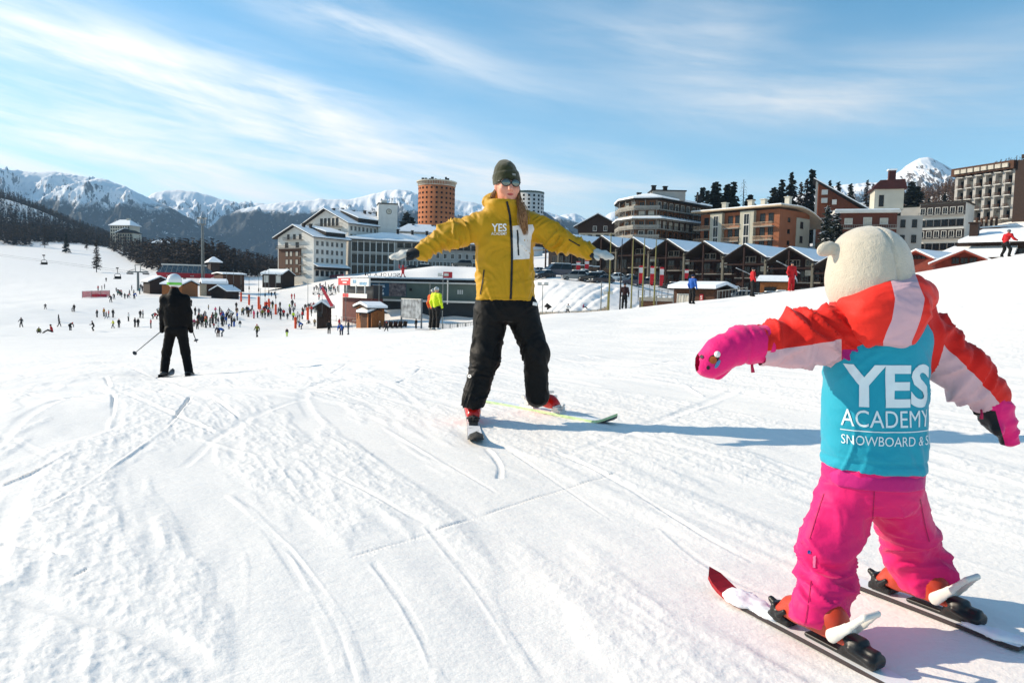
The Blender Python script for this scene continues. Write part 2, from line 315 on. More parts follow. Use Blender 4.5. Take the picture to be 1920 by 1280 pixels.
    for a_, b_ in (((1.5, 94), (12.5, 124)), ((4, 94), (15.5, 123)), ((6, 94), (17, 121)), ((12, 92), (22, 118)), ((-1, 100), (8, 124))):
        d, sg, u = seg_dist(bx, by, [a_, b_]); dzb += (-.22*np.exp(-(d/.36)**2)+.10*np.exp(-((d-.9)/.4)**2)*(sg > 0))*(.4+.9*vnoise(u*30, u*0, seed=4))
    Z[bk] += dzb+(fbm(bx*.9, by*.9, seed=5, oct=3)-.5)*.22
    # snow-bank ploughed ruts and rough snow beyond
    mid = (R >= 60) & (R < 420); Z[mid] += ((fbm(X[mid]*.09, Y[mid]*.09, seed=77, oct=3)-.5)*.7)*np.clip((R[mid]-60)/40, 0, 1)*np.clip((420-R[mid])/100, 0, 1)
    nr, nth = R.shape; idx = np.arange(nr*nth).reshape(nr, nth)
    F = np.stack([idx[:-1, :-1], idx[:-1, 1:], idx[1:, 1:], idx[1:, :-1]], -1).reshape(-1, 4)
    v = np.stack([X, Y, Z], -1).reshape(-1, 3)
    m = bpy.data.materials.new('snow'); m.use_nodes = True; nt = m.node_tree; N = nt.nodes; L = nt.links; b = N['Principled BSDF']
    b.inputs['Roughness'].default_value = .55; b.inputs['Specular IOR Level'].default_value = .25
    tc = N.new('ShaderNodeTexCoord')
    def nz(sc, det, vec=None, rough=.55):
        n = N.new('ShaderNodeTexNoise'); L.new(vec or tc.outputs['Object'], n.inputs['Vector']); n.inputs['Scale'].default_value = sc; n.inputs['Detail'].default_value = det; n.inputs['Roughness'].default_value = rough; return n
    n1 = nz(.35, 4); cr = N.new('ShaderNodeValToRGB'); L.new(n1.outputs[0], cr.inputs[0]); cr.color_ramp.elements[0].position = .3; cr.color_ramp.elements[1].position = .7
    cr.color_ramp.elements[0].color = (.885, .845, .80, 1); cr.color_ramp.elements[1].color = (.94, .895, .845, 1); L.new(cr.outputs[0], b.inputs['Base Color'])
    mp = N.new('ShaderNodeMapping'); L.new(tc.outputs['Object'], mp.inputs[0]); mp.inputs['Rotation'].default_value = (0, 0, math.radians(-28)); mp.inputs['Scale'].default_value = (.6, 2.2, 1)
    nf = nz(26, 6); ng = nz(95, 3); nl = nz(1.3, 7, mp.outputs[0], .62)
    ad = N.new('ShaderNodeMath'); ad.operation = 'MULTIPLY_ADD'; L.new(ng.outputs[0], ad.inputs[0]); ad.inputs[1].default_value = .35; L.new(nf.outputs[0], ad.inputs[2])
    b1 = N.new('ShaderNodeBump'); b1.inputs['Strength'].default_value = .24; b1.inputs['Distance'].default_value = .016; L.new(ad.outputs[0], b1.inputs['Height'])
    b2 = N.new('ShaderNodeBump'); b2.inputs['Strength'].default_value = .17; b2.inputs['Distance'].default_value = .14; L.new(nl.outputs[0], b2.inputs['Height']); L.new(b1.outputs[0], b2.inputs['Normal'])
    L.new(b2.outputs[0], b.inputs['Normal']); MATS['snow'] = m
    me = bigmesh('snow_ground', v, F[:, ::-1], m); o = bpy.data.objects.new('snow_ground', me); COL.objects.link(o)
    tag(o, 'white snow piste with ski tracks falling away to the village', kind='structure')
ground()
# snow laid on roofs, banks and so on
SNOW = mat('roof_snow', 'f1f3f5', .6, .05, 1.2, bump=.3, bscale=3, bdist=.1)
# ------------------------------------------------------------------ mountains
def mountain_mat(name, forest, rock, line, soft, fdens=.5, snowpatch=.5):
    """snow above the tree line, forest below; line/soft = height in m of the limit"""
    m = bpy.data.materials.new(name); m.use_nodes = True; nt = m.node_tree; N = nt.nodes; L = nt.links; b = N['Principled BSDF']; b.inputs['Roughness'].default_value = .8; b.inputs['Specular IOR Level'].default_value = .1
    ge = N.new('ShaderNodeNewGeometry'); sp = N.new('ShaderNodeSeparateXYZ'); L.new(ge.outputs['Position'], sp.inputs[0])
    def nz(sc, det, r=.6):
        n = N.new('ShaderNodeTexNoise'); L.new(ge.outputs['Position'], n.inputs['Vector']); n.inputs['Scale'].default_value = sc; n.inputs['Detail'].default_value = det; n.inputs['Roughness'].default_value = r; return n.outputs[0]
    def mth(op, a, b_, c=None):
        n = N.new('ShaderNodeMath'); n.operation = op
        for i, v in enumerate((a, b_, c)):
            if v is None: continue
            if isinstance(v, (int, float)): n.inputs[i].default_value = v
            else: L.new(v, n.inputs[i])
        return n.outputs[0]
    big = nz(.004, 5); fin = nz(.045, 4, .75)
    h = mth('MULTIPLY_ADD', mth('SUBTRACT', big, .5), soft*3.2, sp.outputs[2]); h = mth('MULTIPLY_ADD', mth('SUBTRACT', fin, .5), soft*2.2, h)
    mr = N.new('ShaderNodeMapRange'); L.new(h, mr.inputs[0]); mr.inputs[1].default_value = line+soft*.35; mr.inputs[2].default_value = line-soft*.35
    fo = mth('MULTIPLY', mr.outputs[0], mth('MINIMUM', mth('MULTIPLY', mth('MAXIMUM', mth('SUBTRACT', fin, .62-fdens*.5), 0.0), 7.0), 1.0))
    # bare rock on steep faces
    sn = N.new('ShaderNodeSeparateXYZ'); L.new(ge.outputs['True Normal'], sn.inputs[0])
    rk = N.new('ShaderNodeMapRange'); L.new(mth('MULTIPLY_ADD', mth('SUBTRACT', nz(.02, 6, .7), .5), 1.1, sn.outputs[2]), rk.inputs[0]); rk.inputs[1].default_value = .62*snowpatch+.22; rk.inputs[2].default_value = .62*snowpatch+.12
    m1 = N.new('ShaderNodeMix'); m1.data_type = 'RGBA'; L.new(rk.outputs[0], m1.inputs['Factor']); m1.inputs['A'].default_value = (.86, .87, .89, 1); m1.inputs['B'].default_value = (*lin(rock), 1)
    m2 = N.new('ShaderNodeMix'); m2.data_type = 'RGBA'; L.new(fo, m2.inputs['Factor']); L.new(m1.outputs['Result'], m2.inputs['A']); m2.inputs['B'].default_value = (*lin(forest), 1)
    L.new(m2.outputs['Result'], b.inputs['Base Color']); return m
def mountain(name, label, sky, D, foot, near, m, seed=1, amp=.16, spur=3.0, basez=-30, rough=1.0):
    """sky: skyline survey (px,py); D distance of the ridge; near = distance of the foot"""
    xs = [p[0] for p in sky]; n = max(40, int((xs[-1]-xs[0])/2.2)); px = np.linspace(xs[0], xs[-1], n)
    py = np.interp(px, xs, [p[1] for p in sky]); k = 5; pyp = np.pad(py, k, 'edge'); py = np.convolve(pyp, np.hanning(2*k+3)[1:-1]/np.hanning(2*k+3)[1:-1].sum(), 'valid')
    py = py+(fbm(px*.09, px*0, seed=seed, oct=4, gain=.6)-.5)*4.5*rough
    P = np.stack([Wp(a, b, D) for a, b in zip(px, py)]); rx = P[:, 0]; rz = P[:, 2]; near = max(near, D-1.75*(rz.max()-basez))
    nv = 110; vb = np.linspace(0, 1, nv)**.85; nb = 12; vback = np.linspace(-.25, 0, nb, endpoint=False); v = np.concatenate([vback, vb])
    U, Vv = np.meshgrid(np.arange(n), v, indexing='ij'); rxx = rx[:, None]+0*Vv; rzz = np.maximum(rz[:, None]-basez, 20)+0*Vv
    Y = D+(near-D)*Vv; X = rxx*(1-.35*np.maximum(Vv, 0)*(1-near/D)) ; av = np.abs(Vv)
    H = rzz*(1-av)**1.15; e = np.clip(av*6, 0, 1)*np.clip((1-av)*2.5, 0, 1)
    Lw = D*.06*spur; rn = fbm(X/Lw+(fbm(X/Lw*.7, Y/Lw*.7, seed=seed+5, oct=2)-.5)*1.4, Y/(Lw*1.9), seed=seed+2, oct=6, gain=.52, ridged=True)
    H = H+(rn-.62)*amp*4.2*rzz*e*.85+(fbm(X/(Lw*.09), Y/(Lw*.09), seed=seed+9, oct=3)-.5)*rzz*.06*e
    Z = basez+H; Z = np.minimum(Z, 1e9)
    idx = np.arange(n*len(v)).reshape(n, len(v)); F = np.stack([idx[:-1, :-1], idx[1:, :-1], idx[1:, 1:], idx[:-1, 1:]], -1).reshape(-1, 4)
    me = bigmesh(name, np.stack([X, Y, Z], -1).reshape(-1, 3), F, m); o = bpy.data.objects.new(name, me); COL.objects.link(o); tag(o, label, kind='structure'); return o
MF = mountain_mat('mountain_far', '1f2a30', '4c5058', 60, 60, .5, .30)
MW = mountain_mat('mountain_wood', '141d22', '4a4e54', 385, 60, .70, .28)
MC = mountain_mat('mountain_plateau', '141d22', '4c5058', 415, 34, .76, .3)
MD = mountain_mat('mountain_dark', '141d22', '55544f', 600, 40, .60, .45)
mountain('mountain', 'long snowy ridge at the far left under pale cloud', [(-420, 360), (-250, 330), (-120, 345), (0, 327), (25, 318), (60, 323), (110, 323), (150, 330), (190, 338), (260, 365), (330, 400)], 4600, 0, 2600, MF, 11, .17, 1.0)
mountain('mountain', 'pointed blue-white peak with wooded flank left of the floodlight mast', [(30, 420), (80, 378), (130, 352), (160, 340), (184, 332), (215, 343), (245, 354), (280, 372), (325, 392), (360, 412), (410, 440), (470, 470)], 3600, 0, 1500, MW, 23, .15, .8)
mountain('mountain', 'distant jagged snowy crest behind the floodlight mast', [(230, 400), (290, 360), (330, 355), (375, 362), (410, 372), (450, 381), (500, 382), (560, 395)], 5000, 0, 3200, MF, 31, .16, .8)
mountain('mountain', 'broad snowy plateau above blue forest behind the white hotel and the round towers', [(300, 470), (370, 440), (405, 420), (440, 396), (480, 386), (520, 381), (560, 377), (600, 373), (650, 374), (690, 366), (722, 358), (748, 355), (775, 360), (800, 372), (850, 374), (880, 378), (905, 384), (960, 388), (1010, 392), (1060, 408), (1100, 425), (1160, 450)], 4000, 0, 1500, MC, 47, .13, .9)
mountain('mountain', 'steep dark blue forested slope right of the white round tower', [(780, 500), (860, 450), (940, 405), (985, 383), (1005, 388), (1030, 402), (1060, 425), (1090, 445), (1120, 462), (1180, 490)], 2600, 0, 1300, MD, 53, .15, .7, rough=.6)
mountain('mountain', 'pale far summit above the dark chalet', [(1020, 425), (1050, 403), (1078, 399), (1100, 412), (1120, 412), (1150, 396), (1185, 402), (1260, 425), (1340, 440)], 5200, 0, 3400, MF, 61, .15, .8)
mountain('mountain', 'sharp snow-covered rocky summit above the houses on the right', [(1420, 400), (1480, 372), (1540, 352), (1585, 346), (1620, 343), (1655, 342), (1690, 318), (1715, 300), (1738, 293), (1760, 303), (1785, 318), (1840, 345), (1920, 380), (2050, 420)], 3000, 0, 1500, mountain_mat('mountain_rocky', '2a2620', '5c5148', 60, 60, .5, .62), 71, .11, .9)
# ------------------------------------------------------------------ soft shapes (signed distance fields -> one continuous surface)
def A3(v): return np.array(v, np.float32)
def s_cap(a, b, r1, r2, fl=None):
    a = A3(a); b = A3(b); ba = b-a; L2 = float(ba@ba)+1e-9
    def f(P):
        h = np.clip(((P-a)@ba)/L2, 0, 1); q = P-a-h[:, None]*ba
        if fl is not None:                      # flattened: fl = (unit axis, factor)
            ax = A3(fl[0]); c = q@ax; q = q+np.outer(c*(1/fl[1]-1), ax)
        return np.sqrt((q*q).sum(1))-(r1+(r2-r1)*h)
    return f
def s_ell(c, r, R=None):
    c = A3(c); r = A3(r); R = None if R is None else np.array(R, np.float32)
    def f(P):
        q = P-c
        if R is not None: q = q@R            # columns of R = local axes
        k = np.sqrt(((q/r)**2).sum(1)); return (k-1)*float(r.min()) if True else k
    return f
def s_loft(rings, e=2.0):
    rings = sorted(rings); z = np.array([q[0] for q in rings]); A = np.array([q[1:5] for q in rings])
    def f(P):
        cx, cy, rx, ry = (np.interp(P[:, 2], z, A[:, i]) for i in range(4))
        k = (np.abs((P[:, 0]-cx)/rx)**e+np.abs((P[:, 1]-cy)/ry)**e)**(1/e); d = (k-1)*np.minimum(rx, ry)
        return np.maximum(d, np.maximum(P[:, 2]-z[-1], z[0]-P[:, 2]))
    return f
def s_box(c, hs, rnd, R=None):
    c = A3(c); hs = A3(hs)-rnd; R = None if R is None else np.array(R, np.float32)
    def f(P):
        q = P-c
        if R is not None: q = q@R
        q = np.abs(q)-hs; return np.sqrt((np.maximum(q, 0)**2).sum(1))+np.minimum(q.max(1), 0)-rnd
    return f
def s_union(fs, k=0.03):
    def f(P):
        d = None
        for g in fs:
            kk = k
            if isinstance(g, tuple): g, kk = g
            e = g(P)
            if d is None: d = e; continue
            h = np.clip(.5+.5*(d-e)/kk, 0, 1); d = d*(1-h)+e*h-kk*h*(1-h)
        return d
    return f
def s_sub(f, g, k=0.01):
    def q(P):
        a = f(P); b = -g(P); h = np.clip(.5-.5*(a-b)/k, 0, 1); return a*(1-h)+b*h+k*h*(1-h)
    return q
def nets(f, lo, hi, h):
    """naive surface nets"""
    lo = np.array(lo, np.float32); n = [max(4, int(math.ceil((hi[i]-lo[i])/h))+1) for i in range(3)]
    ax = [lo[i]+h*np.arange(n[i], dtype=np.float32) for i in range(3)]; F = np.empty(n, np.float32)
    YZ = np.stack(np.meshgrid(ax[1], ax[2], indexing='ij'), -1).reshape(-1, 2); step = max(1, 400000//len(YZ))
    for i in range(0, n[0], step):
        xs = ax[0][i:i+step]; P = np.empty((len(xs)*len(YZ), 3), np.float32); P[:, 0] = np.repeat(xs, len(YZ)); P[:, 1:] = np.tile(YZ, (len(xs), 1))
        F[i:i+step] = f(P).reshape(len(xs), n[1], n[2])
    ins = F < 0; sh = tuple(k-1 for k in n); cnt = np.zeros(sh, np.int8); acc = np.zeros(sh+(3,), np.float32)
    cor = {}
    for a in (0, 1):
        for b in (0, 1):
            for c in (0, 1):
                sl_ = (slice(a, a+sh[0]), slice(b, b+sh[1]), slice(c, c+sh[2])); cor[a, b, c] = (F[sl_], ins[sl_])
    for e in range(3):
        for p in (0, 1):
            for q in (0, 1):
                k0 = [p, q]; k0.insert(e, 0); k1 = [p, q]; k1.insert(e, 1); f0, i0 = cor[tuple(k0)]; f1, i1 = cor[tuple(k1)]
                m = i0 != i1; t = np.where(m, f0/np.where(m, f0-f1, 1), 0); cnt += m
                for ax_ in range(3): acc[..., ax_] += np.where(m, t if ax_ == e else k0[ax_], 0)
    act = cnt > 0; ids = np.full(sh, -1, np.int64); ids[act] = np.arange(int(act.sum())); ijk = np.argwhere(act)
    v = lo+h*(ijk+acc[act]/cnt[act][:, None]); fs = []
    for e in range(3):
        s0 = [slice(1, -1)]*3; s0[e] = slice(0, -1); s1 = [slice(1, -1)]*3; s1[e] = slice(1, None)
        a = ins[tuple(s0)]; b = ins[tuple(s1)]; m = a != b; E = np.argwhere(m)
        if not len(E): continue
        off = np.ones(3, int); off[e] = 0; E = E+off; flip = a[m]; o1, o2 = [(1, 2), (2, 0), (0, 1)][e]
        def cell(d1, d2):
            c = E.copy(); c[:, o1] -= d1; c[:, o2] -= d2; return ids[c[:, 0], c[:, 1], c[:, 2]]
        q = np.stack([cell(1, 1), cell(0, 1), cell(0, 0), cell(1, 0)], 1); q[~flip] = q[~flip][:, ::-1]; fs.append(q)
    fs = np.concatenate(fs); fs = fs[(fs >= 0).all(1)]
    return v.astype(np.float64), fs
def vnormals(v, f):
    a = v[f[:, 2]]-v[f[:, 0]]; b = v[f[:, 3]]-v[f[:, 1]]; fn = np.cross(a, b); n = np.zeros_like(v)
    for i in range(4): np.add.at(n, f[:, i], fn)
    return n/(np.linalg.norm(n, axis=1, keepdims=True)+1e-12)
def relax(v, f, it=2, w=.5):
    for _ in range(it):
        s = np.zeros_like(v); c = np.zeros(len(v))
        for i in range(4):
            j = f[:, (i+1) % 4]; np.add.at(s, f[:, i], v[j]); np.add.at(c, f[:, i], 1); np.add.at(s, j, v[f[:, i]]); np.add.at(c, j, 1)
        v = v*(1-w)+w*s/np.maximum(c, 1)[:, None]
    return v
def wrinkle(P, t, fa, fc, seed, warp=1.2):
    """folds across direction t; -0.5..0.5"""
    t = A3(t); t = t/np.linalg.norm(t); u = P@t; Q = P-np.outer(u, t); b1 = np.cross(t, [0.3, 1, 0.2]); b1 /= np.linalg.norm(b1); b2 = np.cross(t, b1); x = Q@b1; y = Q@b2
    w = (vnoise(P[:, 0]*7, P[:, 1]*7, P[:, 2]*7, seed+3)-.5)*warp
    w2 = (vnoise(P[:, 0]*5+9, P[:, 1]*5, P[:, 2]*5, seed+7)-.5)*2.6
    n = fbm(u*fa+w+x*fc*(.8+w2), x*fc+w2*.8+5, y*fc+9, seed=seed, oct=2, gain=.4, ridged=True); n2 = fbm(u*fa*1.5-x*fc*1.6+w, x*fc*1.3+3, y*fc+2, seed=seed+31, oct=2, gain=.4, ridged=True)
    return (np.maximum(n, n2*.93)**2.6-.42)*1.1
class Skin:
    def __init__(s, f, lo, hi, h, it=2):
        s.v, s.f = nets(f, lo, hi, h); s.v = relax(s.v, s.f, it)
        s.att = {}
    def disp(s, fn):
        n = vnormals(s.v, s.f); s.v = s.v+n*np.asarray(fn(s.v))[:, None]; return s
    def bvh(s): return BVHTree.FromPolygons([tuple(p) for p in s.v], [tuple(int(i) for i in q) for q in s.f])
    def build(s, name, mats, parent, origin=(0, 0, 0)):
        me = bigmesh(name, s.v-np.array(origin), s.f, mats)
        for k, a in s.att.items():
            at = me.attributes.new(k, 'FLOAT', 'POINT'); at.data.foreach_set('value', np.asarray(a, np.float32))
        o = bpy.data.objects.new(name, me); COL.objects.link(o); o.parent = parent; return o
def cloth(name, c, c2=None, rough=.75, weave=260, bump=.12, sheen=.15, var=.10, spec=.25, soft=9, coarse=None, c3=None):
    """fabric; where attribute 'seam' is negative the second colour is sewn in, attribute 'seam2' negative the third"""
    if name in MATS: return MATS[name]
    m = bpy.data.materials.new(name); m.use_nodes = True; MATS[name] = m; nt = m.node_tree; N = nt.nodes; L = nt.links; b = N['Principled BSDF']
    b.inputs['Roughness'].default_value = rough; b.inputs['Specular IOR Level'].default_value = spec; b.inputs['Sheen Weight'].default_value = sheen; b.inputs['Sheen Roughness'].default_value = .5
    tc = N.new('ShaderNodeTexCoord'); nz = N.new('ShaderNodeTexNoise'); L.new(tc.outputs['Object'], nz.inputs['Vector']); nz.inputs['Scale'].default_value = soft; nz.inputs['Detail'].default_value = 5
    def shade(col):
        c_ = lin(col); mx = N.new('ShaderNodeMix'); mx.data_type = 'RGBA'; L.new(nz.outputs[0], mx.inputs['Factor']); mx.inputs['A'].default_value = (*[v*(1-var) for v in c_], 1); mx.inputs['B'].default_value = (*[min(1, v*(1+var)) for v in c_], 1); return mx.outputs['Result']
    def seam(A, B, att):
        at = N.new('ShaderNodeAttribute'); at.attribute_name = att; lt = N.new('ShaderNodeMath'); lt.operation = 'LESS_THAN'; L.new(at.outputs['Fac'], lt.inputs[0]); lt.inputs[1].default_value = 0
        mx = N.new('ShaderNodeMix'); mx.data_type = 'RGBA'; L.new(lt.outputs[0], mx.inputs['Factor']); L.new(A, mx.inputs['A']); L.new(B, mx.inputs['B']); return mx.outputs['Result']
    colr = shade(c)
    if c2: colr = seam(colr, shade(c2), 'seam')
    if c3: colr = seam(colr, shade(c3), 'seam2')
    L.new(colr, b.inputs['Base Color'])
    n2 = N.new('ShaderNodeTexNoise'); L.new(tc.outputs['Object'], n2.inputs['Vector']); n2.inputs['Scale'].default_value = weave; n2.inputs['Detail'].default_value = 3
    bp = N.new('ShaderNodeBump'); bp.inputs['Strength'].default_value = bump; bp.inputs['Distance'].default_value = .002; L.new(n2.outputs[0], bp.inputs['Height'])
    n3 = N.new('ShaderNodeTexNoise'); L.new(tc.outputs['Object'], n3.inputs['Vector']); n3.inputs['Scale'].default_value = coarse or 38; n3.inputs['Detail'].default_value = 4; n3.inputs['Distortion'].default_value = .8
    bp2 = N.new('ShaderNodeBump'); bp2.inputs['Strength'].default_value = .35; bp2.inputs['Distance'].default_value = .006; L.new(n3.outputs[0], bp2.inputs['Height']); L.new(bp.outputs[0], bp2.inputs['Normal'])
    L.new(bp2.outputs[0], b.inputs['Normal']); return m
def grid_cut(bm, step, axes=(0, 1)):
    for a in axes:
        lo = min(v.co[a] for v in bm.verts); hi = max(v.co[a] for v in bm.verts); t = lo+step
        while t < hi:
            no = Vector((0, 0, 0)); no[a] = 1; co = Vector((0, 0, 0)); co[a] = t
            bmesh.ops.bisect_plane(bm, geom=bm.verts[:]+bm.edges[:]+bm.faces[:], plane_co=co, plane_no=no); t += step
def text_bm(s, size=1.0, bold=0.0, align='CENTER', space=1.0):
    cu = bpy.data.curves.new('t', 'FONT'); cu.body = s; cu.size = size; cu.offset = bold; cu.align_x = align; cu.align_y = 'CENTER'; cu.space_character = space; cu.resolution_u = 4
    o = bpy.data.objects.new('t', cu); COL.objects.link(o); dg = bpy.context.evaluated_depsgraph_get(); me = bpy.data.meshes.new_from_object(o.evaluated_get(dg)); bm = bmesh.new(); bm.from_mesh(me)
    bpy.data.objects.remove(o); bpy.data.curves.remove(cu); bpy.data.meshes.remove(me); bmesh.ops.remove_doubles(bm, verts=bm.verts, dist=1e-5*size); return bm
def fit(bm, x0, x1, y0, y1):
    """scale flat lettering to a rectangle"""
    a = [v.co.x for v in bm.verts]; b = [v.co.y for v in bm.verts]; ax, bx, ay, by = min(a), max(a), min(b), max(b)
    for v in bm.verts: v.co.x = x0+(v.co.x-ax)/(bx-ax)*(x1-x0); v.co.y = y0+(v.co.y-ay)/(by-ay)*(y1-y0)
    return bm
def poly_bm(pts):
    bm = bmesh.new(); bm.faces.new([bm.verts.new((x, y, 0)) for x, y in pts]); bmesh.ops.triangulate(bm, faces=bm.faces[:]); return bm
def decal(name, bm, tree, ray, off, m, parent, origin=(0, 0, 0), step=None, thick=0.0015):
    """lay a flat shape on a surface: ray(x,y) -> (origin, direction) in world space"""
    if step: grid_cut(bm, step)
    dead = []
    for v in bm.verts:
        o, d = ray(v.co.x, v.co.y); hit = tree.ray_cast(Vector(o), Vector(d).normalized())
        if hit[0] is None: dead.append(v); continue
        n = hit[1]
        if n.dot(Vector(d)) > 0: n = -n
        v.co = hit[0]+n*off-Vector(origin)
    bmesh.ops.delete(bm, geom=dead, context='VERTS'); me = bpy.data.meshes.new(name)
    bmesh.ops.triangulate(bm, faces=bm.faces[:]); bm.to_mesh(me); bm.free(); me.materials.append(m); me.polygons.foreach_set('use_smooth', [True]*len(me.polygons))
    o = bpy.data.objects.new(name, me); COL.objects.link(o); o.parent = parent; return o
def cam_ray(px, py):
    p = Wp(px, -py, 1.0); return (0, 0, 0), tuple(p)
def bm_px(pts): return poly_bm([(x, -y) for x, y in pts])
def strip_px(pts, w):
    """thin band along a pixel polyline"""
    pts = smooth(pts, 2); L_, R_ = [], []
    for i, p in enumerate(pts):
        a = pts[max(i-1, 0)]; b = pts[min(i+1, len(pts)-1)]; dx, dy = b[0]-a[0], b[1]-a[1]; l = math.hypot(dx, dy) or 1; nx, ny = -dy/l*w/2, dx/l*w/2; L_.append((p[0]+nx, p[1]+ny)); R_.append((p[0]-nx, p[1]-ny))
    bm = bmesh.new(); q = [bm.verts.new((x, -y, 0)) for x, y in L_]; r = [bm.verts.new((x, -y, 0)) for x, y in R_]
    for i in range(len(q)-1): bm.faces.new((q[i], q[i+1], r[i+1], r[i]))
    return bm
def ray_ground(px, py):
    x, y = _gp2(px, py); return Vector((x, y, gz(x, y)))
def near_pt(P, pts, rad):
    d = np.min(np.stack([np.linalg.norm(P-A3(q), axis=1) for q in pts]), 0); return np.exp(-(d/rad)**2)
def frame(fwd, up=(0, 0, 1)):
    f = Vector(fwd).normalized(); l = Vector(up).cross(f).normalized(); u = f.cross(l); return f, l, u
# ------------------------------------------------------------------ skis with bindings, boots
def ski_matrix(pos, heading, nrm=(0, 0, 1)):
    f, l, u = frame(heading, nrm); M = Matrix(((f.x, l.x, u.x, pos[0]), (f.y, l.y, u.y, pos[1]), (f.z, l.z, u.z, pos[2]), (0, 0, 0, 1))); return M
def ski_shape(front, back, w, tip=.11, rise=.055, th=.016, waist=.78):
    n = 34; vs = []; fs = []; L = front+back
    for i in range(n+1):
        s = -back+L*i/n; t = (s+back)/L; e = (front-s)
        hw = w/2*(waist+(1-waist)*abs(2*t-1)**1.6)
        if e < tip: hw *= math.sqrt(max(0.0, 1-((tip-e)/tip)**2.4))*.98+.02
        z = rise*(max(0, (tip*1.6-e))/(tip*1.6))**2; e2 = s+back
        if e2 < .03: hw *= .8+.2*e2/.03
        vs += [(s, hw, z), (s, -hw, z), (s, -hw*.96, z+th), (s, hw*.96, z+th)]
    for i in range(n):
        a = 4*i; fs += [(a, a+1, a+5, a+4), (a+1, a+2, a+6, a+5), (a+2, a+3, a+7, a+6), (a+3, a, a+4, a+7)]
    fs += [(3, 2, 1, 0), (4*n, 4*n+1, 4*n+2, 4*n+3)]; return vs, fs
def ski_mat(name, base, edge, snow=.5):
    """glossy top sheet with snow clinging in patches"""
    if name in MATS: return MATS[name]
    m = bpy.data.materials.new(name); m.use_nodes = True; MATS[name] = m; nt = m.node_tree; N = nt.nodes; L = nt.links; b = N['Principled BSDF']; b.inputs['Roughness'].default_value = .35
    tc = N.new('ShaderNodeTexCoord'); nz = N.new('ShaderNodeTexNoise'); L.new(tc.outputs['Object'], nz.inputs['Vector']); nz.inputs['Scale'].default_value = 16; nz.inputs['Detail'].default_value = 7; nz.inputs['Roughness'].default_value = .7
    cr = N.new('ShaderNodeValToRGB'); L.new(nz.outputs[0], cr.inputs[0]); cr.color_ramp.elements[0].position = 1-snow-.05; cr.color_ramp.elements[1].position = 1-snow+.04
    cr.color_ramp.elements[0].color = (*lin(base), 1); cr.color_ramp.elements[1].color = (.85, .86, .88, 1); L.new(cr.outputs[0], b.inputs['Base Color']); return m
